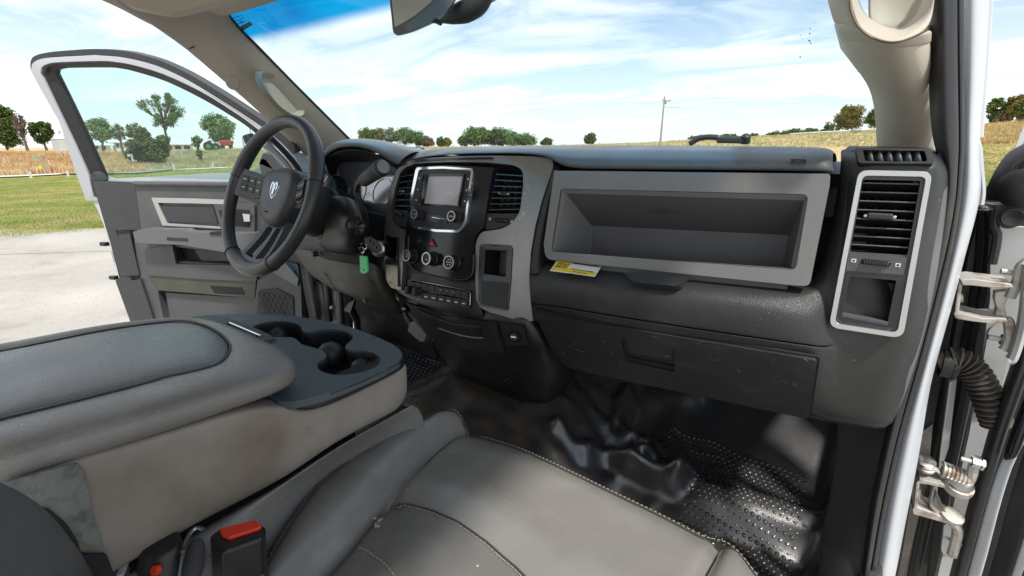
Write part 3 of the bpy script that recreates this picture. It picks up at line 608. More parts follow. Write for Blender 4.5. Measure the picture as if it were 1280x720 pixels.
# ---- side vent
SV = plane3(P(1073, 213, Y=-.003), P(1165, 214, Y=-.003), P(1036, 408, Y=-.018))
ve = M().poly(SV, [(1073.5, 212.5, .010), (1165.5, 214.5, .010), (1128.5, 422.5, .012), (1036, 408.5, .012)], .022, w0=.003, holes=[[(1078.6, 219.5, .006), (1157.5, 221, .006), (1121.5, 415.5, .007), (1043.5, 403.5, .007)]]).build('side_vent_bezel', MT['silver'], dash, bevel=.002, seg=3)
M().poly(SV, [(1078, 219, .006), (1158, 220.5, .006), (1122, 416, .007), (1043, 404, .007)], .012, w0=-.002, r=.003,
   holes=[[(1078.5, 224.5, .002), (1151, 226, .002), (1134.5, 319.5, .002), (1062.5, 315, .002)], [(1062, 345.5, .002), (1121, 350.5, .002), (1109.5, 404, .002), (1052.6, 394, .002)]]).build('vent_surround', MT['door'], ve, bevel=.001)
vent(SV, [(1078.5, 224.5), (1151, 226), (1134.5, 319.5), (1062.5, 315)], 8, (1099.5, 270.5, .026), None, dash, w0=-.002, nv=5, depth=.045, tabm='chromed')
thumb(SV, [(1061, 316.5, .001), (1134, 321.5, .001), (1129.5, 343.5, .001), (1057.5, 338, .001)], (1076, 323, 1113, 334), ve, .0005, m='door')
M().poly(SV, [(1058, 340.5, .003), (1128.5, 347, .003), (1116, 409.5, .004), (1048.5, 401, .004)], .005, w0=.0005, holes=[[(1062.5, 345.5, .002), (1120.5, 350.5, .002), (1109.5, 403.5, .002), (1053, 393.5, .002)]]).build('cubby_frame', MT['blackm'], ve, bevel=.001)
h = [(1062.5, 345.5), (1120.5, 350.5), (1109.5, 403.5), (1053, 393.5)]
f_ = [SV.px(x, y, -.001) for x, y in h]; b_ = [p - SV.N*.05 for p in f_]
M().net([f_, b_], closed=True).add(b_, [(0,1,2,3)]).build('cubby_box', MT['black'], ve)
M().box(Surf(SV.px(1095, 380, -.030), SV.U, SV.V), -.010, .024, -.030, .028, -.01, .0).build('cubby_divider', MT['blackm'], ve, bevel=.001)
M().poly(SV, [(1053, 392, 0), (1111, 402.5), (1109.6, 407), (1051.6, 396)], .012, w0=.0008).build('cubby_lip', MT['door'], ve, bevel=.0008)
# defroster outlet above
SD = plane3(P(1069, 187, Y=.0165), P(1164, 188, Y=.0165), P(1071, 205, Y=.008))
dv = M().poly(SD, [(1069, 186.5, .001), (1163, 188, .003), (1167.5, 206.5, .004), (1073, 205.5, .003)], .012, w0=.004, holes=[[(1078, 189.4, .001), (1155, 190.4, .002), (1158.5, 203.8, .003), (1081, 203, .002)]]).build('defroster_vent', MT['black'], dash, bevel=.0008)
M().poly(SD, [(1066, 178), (1170, 180), (1174, 214), (1069, 212)], .002, w0=-.020).build('vent_back', MT['void'], dv)
for k in range(6):
    t = (k+.7)/6.3; x = lerp(1080, 1155, t)
    a = SD.uv(x, 189.6); b_ = SD.uv(x+3, 203.4)
    M().add([SD.pt(a[0], a[1], .001), SD.pt(b_[0], b_[1], .001), SD.pt(b_[0]-.006, b_[1], -.02), SD.pt(a[0]-.006, a[1], -.02)], [(0,1,2,3)]).build('vent_vane', MT['pad'], dv, solid=.0022)
# ---- dark carrier that closes the space behind and under the dash
hv = M()
hv.net([[V3(x, y, z) for x in (-.74, -.3, .1, .45, .78)] for y, z in ((.14, 1.46), (.12, 1.16), (.16, 1.12), (.62, 1.12))])
hv.build('carrier', MT['void'], dash)

# ---- scuffs and hairline scratches worn into the panels
def scuffs(name, sf, box_, n, parent, m, w, seed, L=(.5, 9)):
    rg = random.Random(seed); q = M()
    for _ in range(n):
        x = rg.uniform(box_[0], box_[2]); y = rg.uniform(box_[1], box_[3])+ (x-box_[0])*box_[4]; a = rg.gauss(.3, .7); l = rg.uniform(*L)*rg.random()
        p = [sf.px(x+l*k*math.cos(a+.12*k), y+l*k*math.sin(a+.12*k), w) for k in (0, .5, 1)]
        q.tube(p, rg.uniform(.00012, .0003), 4)
    q.build(name, m, parent, kind='stuff')
MT['scuff'] = mat('pale_scuff', (.15, .145, .135), .6)
scuffs('scuff_marks', SG, (690, 398, 1005, 440, .15), 45, gb, MT['scuff'], .0132, 11, (1, 14))
SR2 = plane3(P(680, 400, Y=-.045), P(1000, 440, Y=-.036), P(680, 360, Y=-.048))
scuffs('scuff_marks', Surf(SR2.O+SR2.N*.004, SR2.U, SR2.V), (690, 352, 1010, 376, .12), 40, dash, MT['scuff'], .0012, 12, (1, 6))
scuffs('scuff_marks', SL, (560, 430, 640, 470, .2), 18, dash, MT['scuff'], .0075, 13, (1, 12))
# ---- yellow and white sticker under the shelf (top level: it lies on the roll)
ST0 = plane3(P(698, 328, Y=-.0115), P(752, 336, Y=-.0115), P(690, 341, Y=-.046))
o_ = ST0
stk = M().poly(ST0, [(697.5, 328.5), (752.5, 336), (744, 349.5), (688, 341.8)], .0006, w0=.006).build('warning_sticker', MT['paper'], None, label='yellow and white sticker reading SDS on the dash roll below the shelf', cat='sticker')
M().poly(ST0, [(698.8, 329.4), (715.6, 331.8), (706.4, 343.4), (689.6, 341.2)], .0004, w0=.0066).build('yellow_field', MT['yellow'], stk)
M().poly(ST0, [(710.2, 339.2), (745.8, 344.4), (742.8, 348.6), (707, 343.5)], .0004, w0=.0066).build('yellow_strip', MT['yellow'], stk)
ang = 0
u0, v0 = ST0.uv(702.6, 336.4)
text('SDS', ST0, (u0, v0), 0, .021, MT['ink'], stk, w=.0071, sx_=.66, shear=.12)
for k in range(3):
    M().poly(ST0, [(716.5-k*2.4+(0 if k else .6), 332.2+k*2.9), (750-k*2.2, 336.9+k*2.9), (749.4-k*2.2, 338+k*2.9-.2*(k > 0)), (715.9-k*2.4, 333.3+k*2.9)], .0002, w0=.0069).build('print_line', MT['ink'], stk) if k == 0 else None
for k, (t_, x, y, sz) in enumerate([('EMERGENCY', 731, 335.8, .0060), ('SAFETY DATA SHEETS', 728, 338.2, .0038), ('ON FILE  CALL', 725, 340.6, .0038), ('800 451 8346', 721, 343.4, .0046)]):
    if k == 0: continue
    text(t_, ST0, x, y, sz, MT['ink'], stk, w=.0071, sx_=1.1)
# ================================================================== cab shell
def lin(a, b, n): return [lerp(a, b, k/(n-1)) for k in range(n)]
# ---- glass
def glass(name, tint=(.93, .97, .97), refl=.9, band=None, dirty=0):
    m = bpy.data.materials.new(name); m.use_nodes = True; t = m.node_tree; t.nodes.clear()
    out = N_(t, 'ShaderNodeOutputMaterial'); tr = N_(t, 'ShaderNodeBsdfTransparent'); gl = N_(t, 'ShaderNodeBsdfGlossy', ins={'Roughness': .02}); gl.inputs['Color'].default_value = (refl,)*3+(1,)
    lw = N_(t, 'ShaderNodeLayerWeight', ins={'Blend': .5}); pw = N_(t, 'ShaderNodeMath', operation='POWER', ins={1: 5.0}); L_(t, lw.outputs['Facing'], pw.inputs[0])
    fr = N_(t, 'ShaderNodeMath', operation='MULTIPLY_ADD', ins={1: .8, 2: .035}); L_(t, pw.outputs[0], fr.inputs[0]); mx = N_(t, 'ShaderNodeMixShader')
    tr.inputs['Color'].default_value = (*tint, 1)
    if band:
        g = N_(t, 'ShaderNodeNewGeometry'); vm = N_(t, 'ShaderNodeVectorMath', operation='DOT_PRODUCT'); vm.inputs[1].default_value = band[0]; L_(t, g.outputs['Position'], vm.inputs[0])
        mr = N_(t, 'ShaderNodeMapRange', interpolation_type='SMOOTHSTEP', ins={1: band[1], 2: band[2], 3: 0, 4: 1}); L_(t, vm.outputs['Value'], mr.inputs[0])
        mc = N_(t, 'ShaderNodeMixRGB'); mc.inputs[1].default_value = (*tint, 1); mc.inputs[2].default_value = (*band[3], 1); L_(t, mr.outputs[0], mc.inputs[0]); L_(t, mc.outputs[0], tr.inputs['Color'])
    L_(t, fr.outputs[0], mx.inputs[0]); L_(t, tr.outputs[0], mx.inputs[1]); L_(t, gl.outputs[0], mx.inputs[2]); L_(t, mx.outputs[0], out.inputs[0])
    return m
WA = P(437, 172, Y=.31); WB = P(1097, 181, Y=.32); WT = P(285, 15, X=-.64)
WS = plane3(WA, WB, WT)
wn = WS.N
band_dir = WS.V
b0 = WS.px(318, 57).dot(band_dir); b1 = WS.px(330, 25).dot(band_dir)
print('band', WS.px(318, 57), WS.px(480, 2), WS.px(318, 57).dot(band_dir), WS.px(480, 2).dot(band_dir))
MT['wglass'] = glass('windshield_glass', (.90, .965, .975), band=(tuple(band_dir), b0-.004, b0+.035, (.0, .30, .62)))
vb0 = WS.uv(437, 172)[1]
ws = thing('windshield', (WA+WB)*.5, 'large raked windshield with a blue shade band along its top', 'windshield')
vt = WS.uv(285, 15)[1]+.05
def wsp(X, v, w=0):   # windshield point at cab X and height-along-glass v
    u = (X-WS.O.x)/WS.U.x; return WS.pt(u, v, w)
M().add([wsp(-.80, -.05), wsp(.80, -.05), wsp(.68, vt), wsp(-.68, vt)], [(0,1,2,3)]).build('pane', MT['wglass'], ws)
# printed code plate at lower right and inspection label at upper left (flat prints on the glass)
for r_ in range(7):
    q = M()
    for c_ in range(9):
        if (r_ > 1 and c_ > 6 and random.random() < .6) or random.random() < .12: continue
        x = 1062+c_*2.1+ (r_*.2); y = 150+r_*2.3
        q.poly(WS, [(x, y), (x+1.3, y+.1), (x+1.3, y+1.2), (x, y+1.1)], .0003, w0=.001)
    q.build('glass_print', MT['ink'], ws, kind='stuff')
MT['greenish'] = mat('green_label_print', (.03, .12, .09), .6)
M().poly(WS, [(300.5, 32.5), (312, 26.6), (316.5, 30.5), (304, 38)], .0004, w0=.001).build('label_code', MT['greenish'], ws)
for k in range(3):
    M().poly(WS, [(290+k*3.2, 22.5+k*3.6), (302+k*3.4, 18.6+k*3.2), (302.3+k*3.4, 19.2+k*3.2), (290.3+k*3.2, 23.1+k*3.6)], .0004, w0=.001).build('label_line', MT['ink'], ws)
text('AS1', WS, 302, 27.5, .012, MT['ink'], ws, w=.001, rot=.15)
q = M()
for x, y, s in [(1013, 35, 1.0), (1012.5, 41, 1.3), (1012, 50, 1.6), (1013.6, 53, 1.2), (1001, 43.5, .8), (1003, 47, .7), (1000.5, 70.5, 1.4), (681, 98, .7), (507, 109, .8), (474, 142, .8), (1018, 28, .6), (862, 120, .5)]:
    u, v = WS.uv(x, y); q.lathe(WS.pt(u, v, .001), wn, [(.0001, .001), (.0008*s, .0005), (.0008*s, 0)], 7)
q.build('speck', MT['seam'], ws, kind='stuff')
# black glass frit edge on the left and right side of the pane
le = [(437, 174), (400, 137), (360, 97), (325, 61), (301, 37), (285, 18), (283, 13), (289, 9), (310, 4), (350, -4)]
M().tube([WS.px(x, y, .003) for x, y in le], .0055, 6, flat=.5, smooth=3).build('frit_edge', MT['rubber'], ws)
# dark dotted strip along the very top
M().poly(WS, [(287, 12), (300, 7), (330, 0), (420, -14), (420, -24), (287, -12)], .001, w0=.0015).build('shade_edge', mat('dotted_band', (.03, .10, .14), .6), ws)
# ---- pillars
lp = thing('door_pillar', P(437, 178, Y=.27), 'beige windshield pillar trim with long grab pocket beside the steering wheel', 'pillar trim')
pr_ = [  # windshield side, mid ridge, door side ; from bottom to top
 [(441, 178, .26), (432, 184, .20), (416, 192, .16), (398, 199, .15), (392, 204, .17)],
 [(436, 172, .26), (424, 175, .20), (405, 181, .15), (385, 186, .13), (376, 190, .15)],
 [(404, 140, .22), (392, 146, .15), (372, 152, .11), (352, 154, .09), (341, 156, .11)],
 [(366, 102, .15), (352, 108, .08), (331, 113, .05), (312, 114, .03), (300, 119, .05)],
 [(326, 61, .08), (312, 68, .02), (289, 74, -.01), (270, 76, -.02), (256, 82, .0)],
 [(301, 37, .04), (288, 42, -.02), (265, 47, -.05), (246, 52, -.06), (232, 61, -.04)],
 [(284, 16, .0), (268, 18, -.05), (244, 22, -.09), (218, 31, -.10), (202, 40, -.08)],
 [(288, 4, -.02), (262, 2, -.08), (232, 2, -.13), (196, 10, -.14), (170, 19, -.12)],
 [(292, -14, -.06), (262, -18, -.12), (226, -22, -.17), (180, -16, -.18), (122, -4, -.18)],
]
def Gx(rows, xs): return [[P(q[0], q[1], X=xx) for q, xx in zip(r, xs)] for r in rows]
def pil(rows):
    out = []
    for r in rows:
        y0 = P(r[0][0], r[0][1], X=-.70)      # anchor near the glass plane
        pts = []
        g = WS.px(r[0][0], r[0][1])
        for k, q in enumerate(r):
            X = g.x + (.0, -.02, -.055, -.085, -.10)[k]*1.0 + (0, .016, .028, .020, .0)[k]
            pts.append(P(q[0], q[1], X=X))
        out.append(pts)
    return out
LPN = pil(pr_)
M().net(LPN).build('pillar_trim', MT['beige'], lp, sub=2, solid=.006)
# grab pocket: recessed long dish
dish = [(316, 93), (326, 93), (343, 102), (359, 116), (370, 132), (373, 143), (368, 148), (357, 146), (341, 136), (326, 119), (317, 104)]
sfp = plane3(P(320, 100, X=WS.px(326, 61).x-.012), P(370, 140, X=WS.px(404, 140).x-.012), P(345, 135, X=-.71))
cen = Vector(sfp.uv(343, 119)); uvs = [Vector(sfp.uv(*a)) for a in dish]
uvs = fillet(uvs, [.02]*len(uvs), 3)
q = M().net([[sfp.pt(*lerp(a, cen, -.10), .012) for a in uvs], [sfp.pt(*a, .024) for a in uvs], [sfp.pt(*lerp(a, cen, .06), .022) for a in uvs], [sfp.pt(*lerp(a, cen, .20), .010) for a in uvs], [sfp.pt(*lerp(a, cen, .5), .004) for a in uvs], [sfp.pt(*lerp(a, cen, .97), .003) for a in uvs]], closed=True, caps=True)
q.build('grab_pocket', mat('shaded_pocket_beige', (.27, .25, .20), .6, grain=(900, .3, .0004)), lp, angle=60)  # trim beige darkened to paint the shade inside the dish
M().tube([sfp.px(x, y, .020) for x, y in [(357, 155), (372, 148), (380, 137), (386, 122)]], .0012, 4, smooth=3).build('trim_seam', MT['seam'], lp)
c_ = P(291, 104, X=-.735); M().lathe(c_, (c_-CAM)*-1, [(.017, -.004), (.017, .0), (.0155, .002), (.0001, .003)], 20).build('screw_cap', MT['beige'], lp)
# driver side header seam
M().tube([P(x, y, X=-.745) for x, y in [(236, 61), (252, 54), (268, 44), (276, 28)]], .0014, 4, smooth=3).build('trim_seam', MT['seam'], lp)
# ---- headliner and roof
def roofz(x, y): return 1.895-.03*(x/.7)**2*1.2-.02*max(0, y+.2)
hx = np.linspace(-.72, .74, 9)
top_y = [(.09 - .0*abs(x)) for x in hx]
hl = M()
def wtop(x): # headliner front edge follows the glass top
    p = wsp(x, vt-.055); return p
hl.net([[V3(x, wtop(x).y-.01, wtop(x).z-.008) for x in hx], [V3(x, wtop(x).y-.06, wtop(x).z+.0) for x in hx], [V3(x, -.35, roofz(x, -.35)) for x in hx], [V3(x, -.9, roofz(x, -.9)) for x in hx], [V3(x, -1.45, roofz(x, -1.4)-.03) for x in hx]])
hl.build('headliner', MT['head'], None, sub=2, solid=.01, kind='structure')
M().net([[V3(x, wsp(x, vt).y-.0, wsp(x, vt).z+.012) for x in hx*1.04], [V3(x*1.08, -.35, roofz(x, 0)+.06) for x in hx], [V3(x*1.08, -1.5, roofz(x, 0)+.03) for x in hx]]).build('roof', MT['white'], None, sub=1, solid=.01, kind='structure')
# header trim piece joining pillar and headliner at the upper left
hd = M()
hd.net([[P(x, y, X=xx) for x, y, xx in r] for r in [
 [(110, -8, -.80), (150, -12, -.74), (200, -20, -.68), (300, -30, -.60)],
 [(122, -1, -.80), (160, 0, -.76), (215, 8, -.71), (300, -10, -.62)],
 [(150, 10, -.80), (185, 16, -.775), (235, 26, -.735), (288, 4, -.655)],
 [(190, 33, -.80), (215, 40, -.78), (250, 46, -.745), (284, 16, -.665)]]])
hd.build('header_trim', MT['beige'], lp, sub=2, solid=.006)
# sun visor folded against the headliner
vis = M()
vz = plane3(P(150, 3, X=-.62), P(262, 8, X=-.42), P(215, -40, X=-.52))
vs_ = [(148, -30), (150, 2), (165, 10), (215, 19), (240, 13), (262, 7), (300, -1), (300, -30)]
vis.poly(vz, vs_, .016, w0=.006, r=.02)
vis.build('sun_visor', MT['head'], None, bevel=.006, seg=3, label='beige sun visor folded up above the driver side pillar', cat='sun visor')
# ---- right pillar trim with grab handle
rp_ = thing('passenger_pillar', P(1130, 182, Y=.2), 'beige pillar trim with grab handle at the passenger side of the windshield', 'pillar trim')
rr = [
 [(1097, 186, .28), (1101, 186, .20), (1118, 187, .13), (1140, 187, .12), (1160, 187, .13), (1168, 187, .16)],
 [(1096.5, 172, .28), (1101, 174, .20), (1118, 176, .13), (1140, 177, .12), (1161, 178, .12), (1167, 178, .15)],
 [(1094, 130, .25), (1099, 131, .17), (1117, 132, .10), (1140, 133, .08), (1161, 134, .09), (1166, 134, .12)],
 [(1086, 104, .23), (1092, 102, .14), (1112, 106, .06), (1138, 106, .04), (1160, 105, .06), (1165, 105, .10)],
 [(1066, 80, .20), (1074, 78, .11), (1098, 80, .02), (1130, 76, -.01), (1158, 74, .03), (1164, 74, .07)],
 [(1051, 53, .17), (1058, 50, .08), (1082, 48, -.02), (1122, 50, -.05), (1157, 46, .0), (1163, 46, .04)],
 [(1043, 30, .14), (1050, 28, .05), (1066, 26, -.04), (1075, 8, .02), (1155, 10, -.02), (1162, 10, .02)],
 [(1037, 8, .11), (1044, 6, .02), (1058, 4, -.05), (1068, -6, .0), (1152, -14, -.05), (1161, -14, .0)],
 [(1033, -12, .08), (1040, -14, -.01), (1052, -16, -.07), (1064, -26, -.04), (1150, -40, -.08), (1160, -40, -.03)]]
M().net(G([[(1044, 30, .16), (1068, 30, .06), (1076, 38, .05), (1120, 50, .04), (1172, 28, .06)], [(1052, 60, .18), (1070, 60, .09), (1100, 64, .07), (1130, 64, .06), (1166, 64, .07)], [(1075, 90, .2), (1085, 90, .12), (1100, 90, .09), (1130, 90, .08), (1166, 90, .09)]])).build('trim_backing', MT['beige'], rp_, solid=.003)
rt = rr[:6] + [
 [(1055, 60, .18), (1063, 57, .09), (1088, 60, .0), (1128, 62, -.03), (1158, 56, .01), (1165, 56, .05)],
 [(1047, 40, .155), (1056, 37, .065), (1077, 43, -.03), (1116, 56.5, -.05), (1156, 43, -.02), (1164, 42, .03)],
 [(1044, 32, .145), (1053, 29, .055), (1072, 33, -.045), (1112, 53, -.056), (1155, 39.5, -.03), (1163, 37, .02)]]
M().net(G(rt)).build('pillar_trim', MT['beige'], rp_, sub=2, solid=.005)
M().net(G([[(1044, 33, .145), (1053, 30, .055), (1067, 33, -.040), (1073, 35, -.046)], [(1040, 18, .13), (1048, 16, .045), (1061, 15, -.045), (1067, 18, -.048)], [(1036, 4, .11), (1044, 2, .025), (1057, 0, -.05), (1063, 0, -.05)], [(1032, -16, .08), (1040, -18, -.01), (1053, -20, -.065), (1060, -20, -.055)]])).build('upper_trim', MT['beige'], rp_, sub=2, solid=.005)
hb = [[(1059, -20, -.055), (1066, -20, -.045), (1070, -20, .0)], [(1063, 2, -.05), (1069, 2, -.04), (1073, 2, .01)], [(1067, 18, -.048), (1074, 16, -.038), (1079, 14, .02)], [(1073, 34, -.048), (1081, 29, -.036), (1088, 24, .04)], [(1087, 45.5, -.052), (1094, 38, -.04), (1100, 31, .05)], [(1103, 52, -.056), (1107, 43, -.045), (1111, 35, .05)], [(1120, 53.5, -.056), (1121, 44, -.045), (1122, 36, .05)], [(1140, 47.5, -.05), (1136, 39, -.04), (1132, 32, .05)], [(1160, 37.5, -.03), (1150, 27, -.03), (1143, 22, .05)], [(1167, 18, -.02), (1160, 8, -.02), (1152, 4, .05)], [(1170, -20, -.02), (1164, -22, -.01), (1158, -24, .06)]]
M().net(G(hb)).build('handle_bowl', MT['beige'], rp_, sub=2, solid=.003)
M().net(G([[(1084, -30, .07), (1120, -34, .07), (1166, -34, .065)], [(1084, 0, .065), (1118, 2, .07), (1160, 0, .06)], [(1084, 22, .055), (1112, 20, .065), (1150, 18, .06)], [(1088, 34, .05), (1116, 42, .055), (1144, 34, .055)]])).build('bowl_floor', MT['beige'], rp_, sub=1, solid=.003)
M().tube([P(x, y, Y=-.052) for x, y in [(1062, -4), (1064, 14), (1072, 32), (1086, 45), (1103, 52), (1120, 53), (1140, 47), (1160, 37)]], .0011, 4, smooth=3).build('trim_seam', mat('beige_seam', (.17, .13, .09), .7), rp_)
# ---- right door aperture: weather seal, white jamb
def band(name, L, R, yl_, yr_, m, n=5, bulge=0.0, **kw):
    rows = []
    for (a, b_) in zip(L, R):
        r = []
        for k in range(n):
            t = k/(n-1); y = lerp(yl_, yr_, t) - bulge*math.sin(PI*t); r.append(P(lerp(a[0], b_[0], t), lerp(a[1], b_[1], t), Y=y))
        rows.append(r)
    return M().net(rows).build(name, m, sub=2, solid=.003, **kw)
sealL = [(1159, -30), (1160, 30), (1161, 100), (1163, 160), (1170, 190), (1179, 215), (1178, 250), (1168, 310), (1153, 370), (1137, 430), (1122, 480), (1109, 530), (1096, 590), (1084, 650), (1074, 740)]
sealR = [(1196, -30), (1196, 30), (1197, 100), (1198, 160), (1198, 190), (1196, 215), (1194, 250), (1183, 310), (1168, 370), (1153, 430), (1139, 480), (1124, 530), (1110, 590), (1097, 650), (1083, 740)]
band('door_seal', sealL, sealR, .065, .05, MT['rubber'], 6, .022, label='wide black rubber seal down the edge of the passenger doorway', cat='door seal')
s2L = [(x, y) for x, y in sealR]; s2R = [(x+w_, y) for (x, y), w_ in zip(sealR, [8, 8, 8, 7, 7, 7, 7, 8, 8, 7, 8, 7, 7, 8, 8])]
band('door_lip_seal', s2L, s2R, .062, .07, MT['rubber'], 4, .010, label='thin black lip seal between the wide rubber and white jamb', cat='door seal')
jambL = [(x-1, y) for x, y in s2R]
jambR = [(1238, -30), (1235, 30), (1231, 100), (1224, 160), (1224, 190), (1226, 215), (1226, 250), (1208, 310), (1193, 370), (1176, 430), (1162, 480), (1155, 530), (1145, 590), (1132, 650), (1116, 740)]
band('door_jamb', jambL, jambR, .085, .10, MT['white'], 6, .016, label='white painted door jamb running down beside the black seal', cat='door jamb')
M().tube([P(x, y, Y=.105) for x, y in [(1236, -10), (1231, 60), (1226, 130), (1223, 172)]], .0045, 8).build('jamb_edge', MT['white'], None, label='thin white edge of the windshield pillar outside the doorway', cat='pillar edge')
M().tube([P(x, y, Y=.11) for x, y in [(1221, 176), (1224, 190), (1226, 215), (1228, 240), (1226, 256)]], .0032, 8, smooth=3).build('fender_edge', MT['white'], None, label='slim white fender edge below the pillar at the grass', cat='fender edge')
# body side below: kick panel and rocker seen behind the mat
kp = [[(1045, 500, .14), (1075, 505, .12), (1100, 510, .10), (1122, 505, .09)], [(1045, 533, .12), (1075, 537, .10), (1100, 538, .08), (1120, 530, .075)], [(1040, 600, .10), (1068, 605, .08), (1090, 608, .065), (1106, 604, .06)], [(1028, 655, .08), (1056, 668, .06), (1080, 668, .055), (1090, 664, .055)], [(1022, 700, .06), (1046, 716, .04), (1070, 716, .045), (1082, 712, .05)], [(1022, 760, .03), (1046, 770, .02), (1066, 770, .03), (1076, 770, .04)]]
M().net(G(kp)).build('kick_panel', MT['blackm'], None, sub=2, solid=.004, label='black plastic kick panel below the right end of the dashboard', cat='kick panel')
# ================================================================== floor covering with folds
def px2(x, y, z): p = P(x, y, Z=z); return (p.x, p.y)
ridges = []
def base_z(x, y):
    z = .735 + .145/(1+math.exp(max(-50, min(50, (abs(x+.02)-.26)/.045)))) + .16*min(1, max(0, (y-.36)/.22))**1.5
    return z
def on_floor(px_, py_):
    z = .80
    for _ in range(25): p = P(px_, py_, Z=z); z = .5*z + .5*(base_z(p.x, p.y)+.01)
    p = P(px_, py_, Z=z); return (p.x, p.y)
def ridge(pts, h, w, z=.80): ridges.append((np.array([on_floor(x, y) for x, y in pts]), h*1.05, w*1.25))
ridge([(708, 478), (728, 505), (748, 525), (765, 541), (790, 549)], .016, .011)
ridge([(785, 500), (773, 515), (773, 530), (790, 545), (815, 552), (819, 562), (800, 570)], .026, .012)
ridge([(700, 536), (716, 556), (760, 572), (800, 590), (845, 606), (858, 600)], .022, .011)
ridge([(845, 606), (842, 590), (822, 574), (800, 568)], .020, .010)
ridge([(780, 516), (810, 505), (840, 495), (870, 490)], .016, .016)
ridge([(700, 520), (690, 540), (700, 560)], .012, .014)
ridge([(850, 596), (835, 540), (850, 500)], .014, .02)
ridge([(735, 500), (770, 490), (830, 485)], .010, .014)
ridge([(660, 505), (700, 500), (730, 520), (740, 545), (735, 575)], .012, .013)
ridge([(870, 500), (880, 540), (905, 575), (915, 600)], .010, .018)
ridge([(560, 470), (600, 500), (660, 520), (700, 535)], .006, .02)
ridge([(520, 505), (560, 520), (620, 530)], .006, .018)
ridge([(745, 560), (775, 578), (812, 600), (840, 608)], .010, .010)
xs = np.arange(-.86, .825, .0065); ys = np.arange(-.62, .62, .0065)
XX, YY = np.meshgrid(xs, ys)
tun = .86*1.0
ZZ = .735 + .145/(1+np.exp((np.abs(XX+.02)-.26)/.045))
ZZ += .16*np.clip((YY-.36)/.22, 0, 1)**1.5 + .02*np.clip((YY-.1)/.2, 0, 1)*(np.abs(XX+.02) < .3)
ZZ += .16*np.clip((XX-.735)/.06, 0, 1)**2
ZZ += .030*np.exp(-((XX-.52)/.22)**2-((YY-.10)/.05)**2)*0
# rounded step in front of the seat on the passenger side
ax_, ay_ = px2(800, 600, .75); bx_, by_ = px2(1010, 665, .75)
dd = ((YY-ay_)-(by_-ay_)/(bx_-ax_)*(XX-ax_)); m_ = (XX > .30)
ZZ += np.where(m_, np.clip((XX-.30)/.06, 0, 1), 0)*(.035*np.exp(-((dd-.035)/.045)**2))
ZZ -= np.where(m_, np.clip((XX-.30)/.06, 0, 1), 0)*(.03*np.clip((-dd)/.05, 0, 1))
for pts, h, w in ridges:
    d2 = np.full(XX.shape, 9.0)
    for a, b_ in zip(pts[:-1], pts[1:]):
        L = b_-a; t = np.clip(((XX-a[0])*L[0]+(YY-a[1])*L[1])/(L@L), 0, 1)
        d2 = np.minimum(d2, (XX-a[0]-t*L[0])**2+(YY-a[1]-t*L[1])**2)
    d = np.sqrt(d2); ZZ = ZZ + h*.95*np.exp(-(d/(w*1.25))**2) - h*.22*np.exp(-((d-w*2.4)/(w*1.2))**2)
for i in range(XX.shape[0]):
    for j in range(XX.shape[1]):
        v = Vector((XX[i, j]*7, YY[i, j]*7, 0)); ZZ[i, j] += .004*noise.noise(v)+.001*noise.noise(v*2.3)
MT['mat'] = mat('black_floor_vinyl', (.050, .050, .052), .25, grain=(700, .3, .0003), fine=(90, .12, .001), spec=1.0, speck=((.3, .28, .25), 45, .04))
def floor_mat():
    m = MT['mat']; t = m.node_tree; b = t.nodes['Principled BSDF']
    # brown dust on the tunnel
    g = N_(t, 'ShaderNodeNewGeometry'); sepn = N_(t, 'ShaderNodeSeparateXYZ'); L_(t, g.outputs['Position'], sepn.inputs[0])
    ab = N_(t, 'ShaderNodeMath', operation='ABSOLUTE'); ad_ = N_(t, 'ShaderNodeMath', operation='ADD', ins={1: .02}); L_(t, sepn.outputs[0], ad_.inputs[0]); L_(t, ad_.outputs[0], ab.inputs[0])
    mr = N_(t, 'ShaderNodeMapRange', ins={1: .20, 2: .40, 3: .9, 4: 0}); L_(t, ab.outputs[0], mr.inputs[0])
    no = N_(t, 'ShaderNodeTexNoise', ins={'Scale': 9, 'Detail': 6, 'Roughness': .6}); L_(t, g.outputs['Position'], no.inputs['Vector'])
    m2 = N_(t, 'ShaderNodeMapRange', ins={1: .40, 2: .62, 3: 0, 4: 1}); L_(t, no.outputs[0], m2.inputs[0])
    ml = N_(t, 'ShaderNodeMath', operation='MULTIPLY'); L_(t, mr.outputs[0], ml.inputs[0]); L_(t, m2.outputs[0], ml.inputs[1])
    old = b.inputs['Base Color'].links[0].from_socket
    mx = N_(t, 'ShaderNodeMixRGB'); L_(t, ml.outputs[0], mx.inputs[0]); L_(t, old, mx.inputs[1]); mx.inputs[2].default_value = (.13, .10, .075, 1); L_(t, mx.outputs[0], b.inputs['Base Color'])
floor_mat()
for i in range(XX.shape[0]):
    for j in range(XX.shape[1]):
        x, y = XX[i, j], YY[i, j]; wt = math.exp(-((x-.30)/.17)**2-((y-.20)/.20)**2)
        if wt > .03:
            wv = noise.noise(Vector((x*6, y*6, 5)))*.5; n_1 = noise.noise(Vector((x*9+wv, y*7-wv*1.4, 9)))
            ZZ[i, j] += wt*(.007*math.exp(-(n_1*4.2)**2) + .004*noise.noise(Vector((x*16, y*16, 2))))
verts = np.stack([XX, YY, ZZ], -1).reshape(-1, 3); nx_ = len(xs); ny_ = len(ys)
faces = [(i*nx_+j, i*nx_+j+1, (i+1)*nx_+j+1, (i+1)*nx_+j) for i in range(ny_-1) for j in range(nx_-1)]
fm = M(); fm.v = [tuple(p) for p in verts]; fm.f = faces
fm.build('floor_covering', MT['mat'], None, kind='structure', angle=180)
